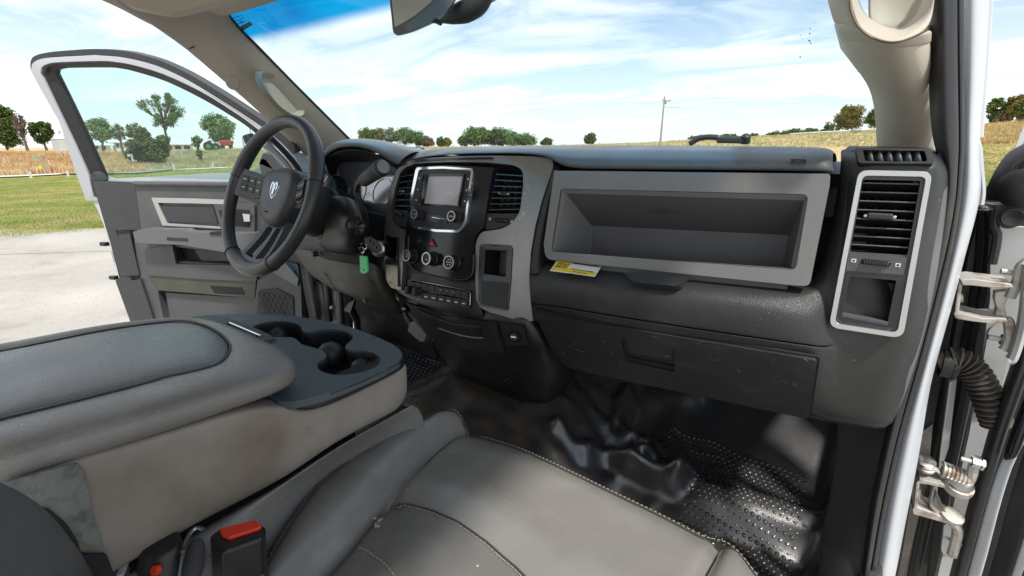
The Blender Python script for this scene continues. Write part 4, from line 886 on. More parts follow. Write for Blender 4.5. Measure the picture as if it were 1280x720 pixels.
def floorz(x, y):
    j = int(round((x-xs[0])/.0065)); i = int(round((y-ys[0])/.0065)); return ZZ[min(max(i, 0), ny_-1), min(max(j, 0), nx_-1)]
# raised round studs of the mat: passenger footwell and the driver footwell (honeycomb)
def studs(name, x0, x1, y0, y1, st, r, cond, m):
    q = M(); y = y0; k = 0
    while y < y1:
        x = x0 + (st/2 if k % 2 else 0)
        while x < x1:
            if cond(x, y):
                z = floorz(x, y)+.0007; n = 6
                base = [(x+r*math.cos(a), y+r*math.sin(a), floorz(x+r*math.cos(a), y+r*math.sin(a))-.0005) for a in (2*PI*i/n for i in range(n))]
                tp = [(x+r*.72*math.cos(a), y+r*.72*math.sin(a), z+.0009) for a in (2*PI*i/n for i in range(n))]
                q.add(base+tp+[(x, y, z+.0002)], [(i, (i+1) % n, n+(i+1) % n, n+i) for i in range(n)]+[(n+i, n+(i+1) % n, 2*n) for i in range(n)])
            x += st
        y += st*.866; k += 1
    q.build(name, m, None, kind='stuff', label='raised hexagonal grip studs on the black floor mat', angle=180)
    return
studs('mat_studs', .40, .715, -.14, .42, .0125, .0050, lambda x, y: x > .50 or y < .02 or y > .36, MT['mat'])
bpy.data.objects['mat_studs']['label'] = 'small hexagonal studs moulded in the mat at the passenger footwell'
MT['driver_mat'] = mat('driver_mat_rubber', (.030, .034, .042), .3, fine=(300, .3, .0006))
q = M(); st = .020
k = 0; y = -.2
while y < .42:
    x = -.78+(st/2 if k % 2 else 0)
    while x < -.27:
        z = .745+.16*max(0, min(1, (y-.30)/.25))**1.3
        n = 6; r = .0095
        q.add([(x+r*math.cos(PI/6+2*PI*i/n), y+r*math.sin(PI/6+2*PI*i/n), z) for i in range(n)]+[(x+r*.72*math.cos(PI/6+2*PI*i/n), y+r*.72*math.sin(PI/6+2*PI*i/n), z+.003) for i in range(n)], [(i, (i+1) % n, n+(i+1) % n, n+i) for i in range(n)]+[tuple(n+i for i in range(n))])
        x += st
    y += st*.866; k += 1
q.net([[V3(x, y, .744+.16*max(0, min(1, (y-.30)/.25))**1.3) for x in (-.80, -.25)] for y in np.linspace(-.22, .44, 12)])
q.build('driver_floor_mat', MT['driver_mat'], None, smooth=False, label='black honeycomb rubber mat in the driver footwell', cat='floor mat')
# firewall, rear wall and sides that close the cab
fw_ = M(); fw_.net([[V3(x, .60, z) for x in (-.84, 0, .84)] for z in (.70, 1.1, 1.46)]); fw_.build('firewall', MT['void'], None, kind='structure', solid=.01)
# outer body: hood and fenders ahead of the glass
hn = []
for y, z, w_ in ((.60, 1.34, .80), (.75, 1.37, .82), (1.3, 1.34, .82), (1.8, 1.27, .80), (2.0, 1.15, .78)):
    hn.append([V3(x*w_, y, z-.05*x**4+.02*math.exp(-((abs(x)-.45)/.2)**2)) for x in np.linspace(-1, 1, 9)])
M().net(hn).build('hood', MT['white'], None, sub=2, solid=.004, label='white truck hood beyond the windshield', cat='hood')
for s in (-1, 1):
    q = M(); q.net([[V3(s*x, y, z) for y in (.36, .9, 1.9)] for z, x in ((.55, .96), (1.0, .98), (1.22, .93), (1.30, .84))]); q.build('fender', MT['white'], None, sub=1, solid=.01, label='white front fender on the %s side ahead of the doorway' % ('driver' if s < 0 else 'passenger'), cat='fender')
# wiper on the cowl
wp = thing('windshield_wiper', P(905, 178, Y=.62), 'black wiper arm lying on the cowl beyond the dashboard', 'wiper')
M().tube([P(x, y, Y=.62) for x, y in [(862, 180), (872, 174), (884, 171.5), (897, 172)]], .0075, 8, smooth=4).build('hose', MT['rubber'], wp)
q = M(); a = P(897, 175, Y=.62); b_ = P(934, 175.5, Y=.62); q.bar(a, b_, .03, .016); q.build('pivot_cover', MT['blackm'], wp, bevel=.005, seg=3)
for k in range(5):
    p = lerp(a, b_, .1+.18*k); q = M(); q.bar(p+V3(0, -.012, .006), p+V3(.012, .012, .008), .008, .005); q.build('cover_rib', MT['black'], wp, bevel=.001)
q = M(); q.lathe(P(932, 174, Y=.615), (0, -.3, 1), [(.012, -.01), (.012, .008), (.006, .013), (.0001, .014)], 14); q.build('pivot_nut', MT['black'], wp)
# ---- mirror
mi = thing('rear_view_mirror', P(540, 20, Y=-.07), 'rear view mirror hanging from the top of the windshield', 'mirror')
MS = plane3(P(490, 0, Y=-.09), P(493, 38, Y=-.09), P(545, 0, Y=-.04))
house = [(487, -40), (487, 0), (489.5, 22), (491, 40, .01), (497, 43.2, .01), (515, 38), (540, 27), (556, 16), (566, 4), (575, -12), (590, -40)]
q = M(); uvh = fillet([Vector(MS.uv(*a[:2])) for a in house], [.008]*len(house), 3)
cen = Vector(MS.uv(535, -15))
q.net([[MS.pt(*a, 0) for a in uvh], [MS.pt(*lerp(a, cen, -.01), -.008) for a in uvh], [MS.pt(*lerp(a, cen, .06), -.026) for a in uvh], [MS.pt(*lerp(a, cen, .35), -.04) for a in uvh]], closed=True, caps=True)
q.build('mirror_housing', mat('mirror_housing_gray', (.10, .095, .09), .42), mi, angle=60)
MT['mirrorg'] = mat('mirror_glass', (.75, .9, .95), .02, metal=1)
face = [(490, -38), (490, 0), (492, 20), (493.5, 34.5), (505, 28.5), (520, 19), (538, 4), (552, -12), (570, -38)]
q = M().poly(MS, face, .002, w0=.0025, r=.003); q.build('mirror_glass', MT['mirrorg'], mi)
M().tube([P(x, y, Y=.02) for x, y in [(552, 22), (565, 19), (580, 15), (596, 8), (606, -2), (612, -20)]], [.010, .016, .020, .018, .014, .012], 12, smooth=4).build('mount', MT['blackm'], mi)
M().tube([P(x, y, Y=-.04) for x, y in [(532, 24), (545, 26), (551, 29)]], [.006, .0045, .0045], 8).build('day_night_lever', MT['black'], mi)
M().tube([P(x, y, Y=.04) for x, y in [(590, 6), (608, 2), (618, -3)]], .006, 8).build('cable', MT['chromed'], mi)
# ================================================================== centre console / folded armrest
con = thing('center_console', (.0, -.45, .98), 'folded centre armrest console with gray leather lid and cup holders', 'console')
TZ = 1.20
ST = Surf(V3(.05, -.35, TZ), (1, 0, 0), (0, 1, 0))
tray_out = [(246, 395), (262, 393.5), (300, 392.5), (340, 393.2), (368, 395), (398, 399.5), (425, 405), (450, 413), (472, 421.5), (490, 430), (500, 437), (503, 445), (498, 452), (480, 462), (458, 472), (430, 484), (405, 493), (386, 498), (366, 502), (346, 502), (330, 480), (330, 440), (280, 410)]
ch = [(309, 411.5), (325, 403.8), (340, 401.3), (356, 401), (370, 403.4), (377, 408), (377.5, 413.5), (384, 415), (400, 411.8), (418, 411.2), (434, 414), (441.5, 420), (440, 425), (433, 430), (431, 436), (440, 438), (454, 437.6), (468, 441), (476.5, 447.5), (475, 455), (466, 461), (450, 466), (434, 468.5), (418, 468.8), (404, 465.5), (396, 460), (397, 453), (405, 448.5), (409, 445), (404, 438), (390, 434), (377, 430.5), (372, 425.5), (366, 421.5), (350, 421.5), (330, 421), (313, 418)]
chr_ = [q + (.006,) for q in ch]
tray = M().poly(ST, [q+(.004,) for q in tray_out], .010, holes=[chr_]).build('cup_tray', MT['tray'], con, bevel=.0035, seg=3)
h = fillet([Vector(ST.uv(*q[:2])) for q in ch], [.006]*len(ch))
cen = Vector(ST.uv(410, 430))
cl = lambda a: Vector((min(a.x, .072), a.y))
M().net([[ST.pt(a.x, a.y, -.004) for a in h], [ST.pt(min(a.x, .094), a.y, -.010) for a in h], [ST.pt(*cl(a), -.016) for a in h], [ST.pt(*cl(a), -.062) for a in h]], closed=True).build('cup_well', MT['black'], tray)
M().add([ST.pt(*cl(a), -.061) for a in h], [tuple(range(len(h)))]).build('well_floor', MT['void'], tray)
for (x, y, r) in [(347, 421, .019), (413, 444, .023), (452, 461, .018)]:
    c_ = P(x, y, Z=TZ-.028); c_.x = min(c_.x, .128)
    prof = [(r*math.cos(a), r*math.sin(a)) for a in np.linspace(0, PI/2, 9)]; prof[-1] = (.0001, r)
    n_ = (CAM-c_); n_ = Vector((n_.x*.4, n_.y*1.0, .38)).normalized()
    k = M().lathe(c_-n_*r*.1, n_, prof, 24).build('cup_grip', MT['rubber'], tray)
    w_ = n_.cross(V3(0, 0, 1)).normalized(); upg = w_.cross(n_)
    M().tube([c_-n_*r*.1 + (n_*math.cos(a)+upg*math.sin(a))*r*1.005 for a in np.linspace(-1.45, 1.45, 14)], .0008, 5).build('grip_seam', MT['door'], tray)
# dark skirt below the tray edge
fr_top = [(500, 438), (504, 446), (499, 453), (480, 463), (458, 473.5), (430, 485.5), (406, 494), (386, 498), (370, 497.5), (352, 488)]
fr_bot = [(501, 444), (507, 455), (503, 462), (488, 470), (466, 481), (440, 494), (412, 506), (390, 513), (372, 514), (345, 504)]
q = M(); q.net([[P(x, y, Z=TZ-.001) for x, y in fr_top], [P(x, y+1.5, Z=TZ-.007)+V3(.002, 0, 0) for x, y in fr_top], [P(x, y, Z=TZ-.020)+V3(0, 0, 0) for x, y in fr_bot]])
q.build('tray_skirt', MT['glove'], con, sub=1, solid=.003)
# front nose on the driver side
q = M(); nose = [(500, 437), (490, 430), (472, 421.5), (450, 413), (425, 405), (398, 399.5), (368, 395), (340, 393), (300, 392.5)]
q.net([[P(x, y, Z=TZ-.003) for x, y in nose], [P(x, y, Z=TZ-.003)+V3(0, .004, -.03) for x, y in nose], [P(x, y, Z=TZ-.003)+V3(-.0, .0, -.12) for x, y in nose]]); q.build('front_shell', MT['tray'], con, sub=1, solid=.003)
# taupe body side
side_top = [(0, 602), (60, 585), (120, 568), (189, 548), (250, 530), (300, 514), (345, 506), (374, 514), (392, 512), (414, 505), (442, 493), (468, 480), (490, 469), (503, 461), (507.5, 456)]
side_bot = [(0, 818), (60, 780), (120, 740), (190, 697), (240, 668), (264, 654), (300, 635), (328, 619), (359, 602), (396, 575), (425, 555), (460, 536), (488, 522), (502, 514), (508, 500)]
def sx_of(i, n): t = i/(n-1); return .166 + (0 if t < .8 else 0)
rt_ = []; rb_ = []; mid_ = []
for i, (a, b_) in enumerate(zip(side_top, side_bot)):
    X = .163 - (.012 if i == 14 else .003 if i == 13 else 0)
    ta = P(*a, X=X); tb = P(*b_, X=X)
    rt_.append(ta); rb_.append(tb); mid_.append(lerp(ta, tb, .5)+V3(.002, 0, 0))
tin = [p+V3(-.03, 0, .0) for p in rt_]
M().net([tin, rt_, [lerp(a, b_, .05) for a, b_ in zip(rt_, mid_)], mid_, rb_, [p+V3(-.04, 0, -.006) for p in rb_]]).build('console_side', MT['taupe'], con, sub=2, solid=.004)
# felt patch at the rear of the side
fp = [(5, 602), (60, 587), (97, 578), (106, 592), (112, 620), (118, 650), (130, 684), (95, 676), (50, 640)]
SP_ = Surf(V3(.172, -.6, 1.15), (0, 1, 0), (0, 0, 1))
M().poly(SP_, fp, .003, w0=.002).build('felt_patch', MT['felt'], con, bevel=.001)
# ---- lid
SLD = Surf(V3(0, -.45, 1.238), (1, 0, 0), (0, 1, -.1))
def off2(pts, d):
    out = []; n = len(pts); ar = sum(pts[i].x*pts[(i+1) % n].y-pts[(i+1) % n].x*pts[i].y for i in range(n)); sg = 1 if ar > 0 else -1
    for i in range(n):
        a, p, b_ = pts[i-1], pts[i], pts[(i+1) % n]; t1 = (p-a).normalized(); t2 = (b_-p).normalized(); m_ = Vector(((t1+t2).y, -(t1+t2).x))*sg
        out.append(p+m_.normalized()*d)
    return out
lid_out = [(-60, 440), (0, 430), (60, 418.5), (113, 408.5), (160, 402), (200, 398.2), (236, 396.8), (262, 399.5), (290, 407), (318, 418), (345, 430), (362, 440), (369, 448), (366, 456), (350, 464), (331, 471), (260, 493), (189, 514), (95, 540), (0, 568), (-60, 585)]
lo = [Vector(SLD.uv(*q)) for q in lid_out]
inner = [(-60, 449), (0, 440), (60, 428), (113, 417), (160, 409), (200, 404), (228, 402), (248, 405), (265, 411), (279, 420), (287, 430), (287, 440), (280, 450), (266, 458), (235, 466), (210, 471), (180, 480), (142, 490), (70, 508), (0, 525), (-60, 541)]
li = [Vector(SLD.uv(*q)) for q in inner]
cen = Vector(SLD.uv(120, 460))
n_ = len(lo)
q = M()
rowsL = [[SLD.pt(a.x, a.y, -.034) for a in off2(lo, -.030)],
         [SLD.pt(a.x, a.y, -.031) for a in off2(lo, -.004)],
         [SLD.pt(a.x, a.y, -.018) for a in off2(lo, .0035)],
         [SLD.pt(a.x, a.y, -.006) for a in off2(lo, .0015)],
         [SLD.pt(*p, -.001) for p in off2(lo, -.002)],
         [SLD.pt(*lerp(p, b_, .2), .003) for p, b_ in zip(lo, li)],
         [SLD.pt(*lerp(p, b_, .6), .004) for p, b_ in zip(lo, li)],
         [SLD.pt(*p, -.000) for p in li]]
q.net(rowsL, closed=True, caps=False)
lid = q.build('armrest_lid', MT['lid'], con, sub=2)
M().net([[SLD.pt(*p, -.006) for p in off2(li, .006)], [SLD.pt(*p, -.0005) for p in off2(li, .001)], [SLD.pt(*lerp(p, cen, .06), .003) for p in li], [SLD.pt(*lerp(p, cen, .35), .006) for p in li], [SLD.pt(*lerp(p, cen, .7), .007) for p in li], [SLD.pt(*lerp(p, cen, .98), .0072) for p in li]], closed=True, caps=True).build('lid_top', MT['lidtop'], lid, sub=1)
M().tube([SLD.pt(*p, .0012) for p in li], .0012, 6, closed=False, smooth=3).build('piping', MT['seam'], lid)
# double stitching along the front edge
def stitches(path, name, parent, m, L=.005, gap=.0028, r=.0007, up=Vector((0,0,1)), lift=.0006):
    pts = spline([Vector(p) for p in path], 8); q = M(); acc = 0; pos = [0]
    for a, b_ in zip(pts[:-1], pts[1:]): pos.append(pos[-1]+(b_-a).length)
    def at(s):
        i = min(max(int(np.searchsorted(pos, s))-1, 0), len(pts)-2); t = (s-pos[i])/max(pos[i+1]-pos[i], 1e-9); return lerp(pts[i], pts[i+1], t)
    s = 0
    while s+L < pos[-1]:
        a, b_ = at(s), at(s+L); q.tube([a, lerp(a, b_, .5)+up*lift, b_], r, 5); s += L+gap
    q.build(name, m, parent, kind='stuff')
sti = [(0, 571), (95, 543), (189, 517), (260, 496), (331, 473), (352, 465)]
stp = [SLD.pt(*SLD.off(-.003).uv(x, y), -.001) for x, y in sti]
def off_stitch(dw, k): return [SLD.off(.0012-dw*.4).px(x, y+k) + V3(.001, -.001, .0005) for x, y in sti]
MT['lidthread'] = mat('gray_thread', (.24, .21, .18), .7)
stitches(off_stitch(0, 0), 'stitching', lid, MT['lidthread']); stitches(off_stitch(.004, 4.2), 'stitching', lid, MT['lidthread'])
# lid release latch and hinge plate between lid and tray
lt = [(287, 402), (330, 421), (316, 426), (273, 409)]
ltp = plane3(P(287, 402, Z=TZ+.008), P(330, 420, Z=TZ+.004), P(273, 409, Z=TZ+.014))
M().poly(ltp, [(240, 396), (262, 393.5), (290, 398.5, .003), (312, 407), (336, 417.5, .003), (346, 424), (330, 425), (296, 413), (262, 402)], .008, w0=.0).build('latch_base', MT['tray'], con, bevel=.002)
M().poly(ltp, [(288, 403.6, .002), (325, 419.4, .002), (319.5, 421.6, .002), (283, 405.2, .002)], .004, w0=.003).build('latch_button', MT['black'], con, bevel=.001)
M().tube([ltp.px(x, y, .0035) for x, y in [(287, 403), (306, 411), (326, 419.6)]], .0011, 6).build('chrome_strip', MT['chrome'], con)
# core so that nothing shows through
M().box(Surf(V3(-.04, -.55, 1.09), (1, 0, 0), (0, 1, 0)), -.16, .165, -.35, .18, -.10, .055).build('core', MT['void'], con)
# ================================================================== bench seat cushions
def seat_grid(name, x0, x1, y0, y1, fz, m, parent, step=.008, **kw):
    xs_ = np.arange(x0, x1+1e-6, step); ys_ = np.arange(y0, y1+1e-6, step)
    vs = []
    for y in ys_:
        for x in xs_: vs.append(fz(x, y))
    n = len(xs_); fs = [(i*n+j, i*n+j+1, (i+1)*n+j+1, (i+1)*n+j) for i in range(len(ys_)-1) for j in range(n-1)]
    q = M(); q.v = vs; q.f = fs; return q.build(name, m, parent, angle=180, **kw)
seat = thing('passenger_seat', (.42, -.5, .76), 'gray leather passenger seat cushion in the foreground', 'seat')
# outline of the cushion in plan, from pixels at crest height
ZS = 1.0
pipL = [(532, 522), (505, 532), (480, 545), (440, 572), (400, 605), (370, 645), (345, 685), (325, 720), (300, 775)]
plan_left = [P(x, y, Z=1.035) for x, y in pipL]
seamL = [P(x, y, Z=1.005) for x, y in [(580, 534), (560, 545), (540, 562), (505, 600), (480, 632), (440, 680), (400, 720), (350, 780)]]
front = [P(x, y, Z=1.005) for x, y in [(530, 523), (556, 525), (580, 532), (640, 556), (720, 588), (800, 622), (900, 668), (925, 685), (953, 722)]]
seamR = [P(x, y, Z=1.01) for x, y in [(902, 669), (896, 684), (886, 702), (876, 722), (850, 780)]]
def interp_x(curve, y):
    c = sorted([(p.y, p.x) for p in curve]); return float(np.interp(y, [a for a, b in c], [b for a, b in c]))
def interp_y(curve, x):
    c = sorted([(p.x, p.y) for p in curve]); return float(np.interp(x, [a for a, b in c], [b for a, b in c]))
cross = [P(x, y, Z=1.0) for x, y in [(480, 633), (510, 637), (545, 650), (575, 665), (610, 688), (645, 716), (680, 750)]]
cross2 = [P(x, y, Z=1.0) for x, y in [(438, 684), (460, 697), (482, 716), (500, 740)]]
def sseg(curve, x, y):
    best = 9
    for a, b_ in zip(curve[:-1], curve[1:]):
        L = (b_.x-a.x, b_.y-a.y); t = max(0, min(1, ((x-a.x)*L[0]+(y-a.y)*L[1])/(L[0]**2+L[1]**2))); best = min(best, math.hypot(x-a.x-t*L[0], y-a.y-t*L[1]))
    return best
def zc(x, y):
    xl = interp_x(plan_left, y); sl_ = interp_x(seamL, y); xr = interp_x(seamR, y)
    z = .994
    if x < sl_:
        s_ = max(0, min(1, (x-xl)/max(.01, sl_-xl))); z = 1.032 - .020*s_*s_ + .012*math.sin(PI*s_)
    else: z += .012*math.exp(-((x-sl_-.10)/.10)**2)
    if x > xr: z += .012
    z += (.008*math.exp(-((x-.42)/.2)**2) if x > sl_ else 0)
    for c, d, w_ in ((seamL, .010, .009), (seamR, .013, .009), (cross, .005, .007)):
        if c is cross and x < sl_: continue
        if c is cross and y > cross[0].y+.01: continue
        z -= d*math.exp(-(sseg(c, x, y)/w_)**2)
    # puffing near the cross seam
    dcr = y - interp_y(cross, x)
    if x > sl_: z += .007*math.exp(-((dcr-.05)/.045)**2) + .006*math.exp(-((dcr+.06)/.05)**2)
    z += .0022*noise.noise(Vector((x*9, y*9, 3)))+.001*noise.noise(Vector((x*28, y*28, 1)))
    return z
# param grid: s across (left piping to right edge), t from front roll to back
nS, nT = 121, 90; vs = []; S1 = 30/120; S2 = 106/120; iS1, iS2 = 30, 106
right_x = lambda y: .70
for j in range(nT):
    t = j/(nT-1)
    for i in range(nS):
        s = i/(nS-1)
        # front line y at this x
        x = None
        yb = -.95
        xg = lerp(.13, .71, s)
        yf = interp_y(front, xg)
        y = lerp(yf, yb, t)
        xl = interp_x(plan_left, y); xr = .715
        def xat(y):
            xl = interp_x(plan_left, y); xs_ = max(interp_x(seamL, y), xl+.02); xq = max(interp_x(seamR, y), xs_+.1)
            if s <= S1: return lerp(xl, xs_, s/S1)
            if s <= S2: return lerp(xs_, xq, (s-S1)/(S2-S1))
            return lerp(xq, xr, (s-S2)/(1-S2))
        x = xat(y); yf = interp_y(front, x); y = lerp(yf, yb, t); x = xat(y)
        z = zc(x, y)
        # rounding at front, left and right borders
        df = (yf-y); z -= .012*max(0, 1-df/.04)**2
        dl = (x-xl)
        dr_ = (xr-x); z -= .03*max(0, 1-dr_/.05)**2
        vs.append((x, y, z))
fs = [(j*nS+i, j*nS+i+1, (j+1)*nS+i+1, (j+1)*nS+i) for j in range(nT-1) for i in range(nS-1)]
qa = M(); qb = M()
qa.v = list(vs); qb.v = list(vs)
for f_ in fs:
    c = [sum(vs[k][a] for k in f_)/4 for a in range(3)]
    inser = (f_[0] % nS) >= iS1 and c[1] < interp_y(cross, c[0])
    (qb if inser else qa).f.append(f_)
def clean(q):
    used = sorted({k for f in q.f for k in f}); mp_ = {k: i for i, k in enumerate(used)}; q.v = [q.v[k] for k in used]; q.f = [tuple(mp_[k] for k in f) for f in q.f]; return q
cush = clean(qa).build('cushion', MT['seat'], seat, angle=180)
clean(qb).build('insert', MT['seatin'], seat, angle=180)
# front roll and side drop
fr = [Vector(vs[i]) for i in range(nS)]
M().net([fr, [p+V3(0, .010, -.008) for p in fr], [p+V3(0, .016, -.024) for p in fr], [p+V3(0, .014, -.07) for p in fr], [p+V3(0, -.02, -.18) for p in fr]]).build('front_roll', MT['seat'], seat, angle=180)
lf = [Vector(vs[j*nS]) for j in range(nT)]
M().net([lf, [p+V3(-.008, 0, -.02) for p in lf], [p+V3(-.002, 0, -.10) for p in lf]]).build('cushion_side', MT['seat'], seat, angle=180)
rf = [Vector(vs[j*nS+nS-1]) for j in range(nT)]
M().net([rf, [p+V3(.008, 0, -.02) for p in rf], [p+V3(.002, 0, -.10) for p in rf]]).build('cushion_side', MT['seat'], seat, angle=180)
M().tube([p+V3(-.002, .001, .001) for p in lf[::3]], .0026, 6).build('piping', MT['seam'], seat)
M().tube([p+V3(0, .003, .0) for p in fr[::3]], .0016, 6).build('piping', MT['seam'], seat)
stitches([p+V3(-.0045, .0, .0005) for p in lf[::6]], 'stitching', seat, MT['stitch'], r=.0008)
stitches([p+V3(0, .005, .001) for p in fr[::6]], 'stitching', seat, MT['stitch'], r=.0007, L=.004)
def onz(c, dx=0, dy=0, lift=.0005): return [V3(p.x+dx, p.y+dy, zc(p.x+dx, p.y+dy)+lift) for p in c]
def dense(c, n=14): return [lerp(c[int(k)], c[min(int(k)+1, len(c)-1)], k-int(k)) for k in np.linspace(0, len(c)-1.001, n)]
M().tube([Vector(vs[j*nS+iS1])+V3(0, 0, .0006) for j in range(2, nT, 2)], .0016, 6).build('seam_line', MT['seam'], seat)
M().tube([Vector(vs[j*nS+iS2])+V3(0, 0, .0006) for j in range(2, nT, 2)], .0016, 6).build('seam_line', MT['seam'], seat)
M().tube(onz(dense(cross, 60)[3:], lift=.0016), .0013, 6).build('seam_line', MT['seam'], seat)
stitches(onz(dense(cross, 40)[2:], dy=-.004, lift=.0022), 'stitching', seat, MT['stitch'], r=.0006, L=.004)
stitches(onz(dense(cross2, 12)[2:], lift=.0012), 'stitching', seat, MT['stitch'], r=.0008, L=.004)
# worn pale mark on the insert
q = M(); random.seed(5)
for k in range(22):
    px_, py_ = 472+random.gauss(0, 3.0), 655+random.gauss(0, 4.5); p = P(px_, py_, Z=1.0); z = zc(p.x, p.y)
    r = random.uniform(.0008, .0026); q.lathe((p.x, p.y, z+.0002), (0, 0, 1), [(.0001, .0004), (r, .0001)], 6, cap=False)
q.build('worn_mark', mat('worn_leather_mark', (.42, .37, .30), .7), seat, kind='stuff')
# seat base box
M().box(Surf(V3(.42, -.5, .80), (1, 0, 0), (0, 1, 0)), -.24, .26, -.42, .26, 0, .13).build('seat_base', MT['void'], seat, bevel=.02)
# passenger backrest, its lower edge shows at the left of the frame and carries on out of view
bk = thing('seat_backrest', (.2, -.7, 1.0), 'dark gray leather backrest bolster at the lower left corner', 'seat backrest')
rows = [[(-60, 585, .20), (0, 604, .195), (35, 622, .19), (62, 644, .185), (85, 674, .18), (106, 702, .175), (124, 735, .17), (140, 780, .165)],
        [(-90, 600, .24), (-20, 625, .235), (15, 645, .23), (45, 668, .225), (68, 694, .22), (88, 722, .215), (100, 760, .21), (110, 800, .20)],
        [(-140, 640, .30), (-70, 665, .295), (-30, 690, .29), (0, 710, .285), (25, 735, .28), (45, 770, .275), (55, 800, .27), (60, 860, .26)],
        [(-220, 700, .38), (-150, 730, .38), (-110, 760, .38), (-80, 780, .38), (-55, 810, .38), (-35, 840, .38), (-25, 880, .38), (-20, 940, .38)]]
M().net([[P(q[0], q[1], X=q[2]) for q in r] for r in rows]).build('bolster', mat('backrest_leather', (.105, .108, .110), .42, grain=(480, .5, .0006), fine=(60, .3, .0015)), bk, sub=2, solid=.01)
# ---- leather strip of the centre cushion between console and seat
ccs = thing('center_cushion', (.1, -.45, .9), 'strip of gray leather centre cushion squeezed between console and passenger seat', 'seat')
A_ = [(512, 508), (500, 514), (480, 526), (445, 545), (400, 573), (360, 601), (325, 621), (290, 641), (250, 664), (200, 692), (120, 745)]
B_ = [(527, 516), (519, 524), (496, 536), (462, 557), (425, 583), (393, 607), (362, 645), (335, 680), (315, 705), (290, 740), (230, 800)]
rows = [[P(x, y, X=.158) for x, y in A_]]
a0 = rows[0]; b0_ = [P(x, y, Z=lerp(1.065, 1.03, min(1, k/4))) for k, (x, y) in enumerate(B_)]
b0_[0] = P(*B_[0], Z=1.07)
M().net([[p+V3(-.03, 0, -.02) for p in a0], a0, [lerp(a, b_, .30)+V3(0, 0, .006) for a, b_ in zip(a0, b0_)], [lerp(a, b_, .7)+V3(0, 0, .006) for a, b_ in zip(a0, b0_)], b0_, [p+V3(.0, .005, -.05) for p in b0_], [p+V3(.0, .005, -.20) for p in b0_]]).build('cushion', MT['seat'], ccs, sub=2)
M().net([[a0[0]+V3(-.35, .0, .0), a0[0]+V3(-.03, 0, -.01), a0[0], lerp(a0[0], b0_[0], .5)+V3(0, 0, .004), b0_[0]], [a0[0]+V3(-.35, .03, -.03), a0[0]+V3(-.03, .03, -.03), a0[0]+V3(0, .025, -.02), lerp(a0[0], b0_[0], .5)+V3(0, .02, -.02), b0_[0]+V3(.0, .006, -.03)], [a0[0]+V3(-.35, .03, -.2), a0[0]+V3(-.03, .03, -.2), a0[0]+V3(0, .025, -.2), lerp(a0[0], b0_[0], .5)+V3(0, .02, -.2), b0_[0]+V3(.0, .006, -.2)]]).build('front_face', MT['seat'], ccs, sub=2)
stitches([lerp(a, b_, .55)+V3(0, 0, .0105) for a, b_ in zip(a0[1:], b0_[1:])], 'stitching', ccs, MT['stitch'], r=.0007, L=.004)
# ---- driver seat (only its right part shows below the wheel, otherwise behind console)
ds = thing('car_seat', (-.45, -.6, .8), 'gray leather driver seat behind the console', 'seat')
M().box(Surf(V3(-.45, -.55, .98), (1, 0, 0), (0, 1, 0)), -.22, .22, -.35, .25, -.2, .0).build('cushion', MT['seat'], ds, bevel=.04, seg=4)
M().box(Surf(V3(-.45, -.98, 1.3), (1, 0, 0), (0, .2, 1)), -.22, .22, -.35, .35, -.06, .06).build('backrest', MT['seat'], ds, bevel=.04, seg=4)
# ---- seat belt buckles
def buckle(name, px_pts, top_pts, red, lab):
    pass
bu = thing('belt_buckle', P(300, 690, X=.2), 'black seat belt buckle with a large red release button', 'seat belt buckle')
def prism_px(A, B, Xa, Xb=None):
    return [P(x, y, Z=z) for x, y, z in A], [P(x, y, Z=z) for x, y, z in B]
zt = 1.105
top = [P(261, 669, Z=zt), P(274, 660, Z=zt), P(322, 649, Z=zt), P(332, 658, Z=zt), P(328, 672, Z=zt), P(278, 690, Z=zt)]
axis = (P(261, 740, Z=1.02)-P(261, 669, Z=zt)); axis = V3(.004, -.012, -.085)
M().net([top, [p+axis*.5 for p in top], [p+axis for p in top]], closed=True, caps=True).build('buckle_body', MT['black'], bu, bevel=.004, seg=3)
rt2 = [P(x, y, Z=zt+.0035) for x, y in [(273.5, 660), (319, 649.5), (327, 656), (322, 660), (286, 671.5), (278, 669)]]
M().net([rt2, [p+V3(0, 0, -.006) for p in rt2]], closed=True, caps=True).build('release_button', MT['red'], bu, bevel=.0012)
M().tube([p+axis*.52+V3(0, -.0, 0) for p in top[-2:]+[top[0]]], .0009, 5).build('shell_seam', MT['pad'], bu)
b2 = thing('belt_tongue_buckle', P(200, 700, X=.2), 'black belt buckle with its latch plate and small red dot', 'seat belt buckle')
zt = 1.10
top = [P(x, y, Z=zt) for x, y in [(172, 688), (176, 676), (192, 667), (212, 664), (226, 666), (231, 675), (226, 690), (205, 700), (180, 704)]]
axis = V3(.012, -.03, -.075)
cen3 = sum(top, V3(0, 0, 0))/len(top)
M().net([[lerp(p, cen3, .25)+V3(0, 0, .006) for p in top], [lerp(p, cen3, .06)+V3(0, 0, .004) for p in top], top, [p+axis*.6 for p in top], [p+axis for p in top]], closed=True, caps=True).build('buckle_body', MT['black'], b2, sub=1)
q = M(); c_ = P(205, 704, Z=zt-.008); q.lathe(c_+V3(.004, -.006, 0), (.2, -.8, .55), [(.0045, 0), (.0045, .005), (.0001, .0055)], 10); q.build('red_dot', MT['red'], b2)
q = M(); q.tube([P(x, y, Z=1.095) for x, y in [(228, 690), (233, 676), (238, 666), (246, 660), (255, 662)]], .0022, 6, smooth=3); q.build('latch_plate', MT['chromed'], b2)
q = M(); q.tube([P(x, y, Z=1.09) for x, y in [(150, 720), (158, 700), (164, 688), (168, 684)]], .0035, 6, flat=.5); q.build('latch_edge', MT['shell'], b2)
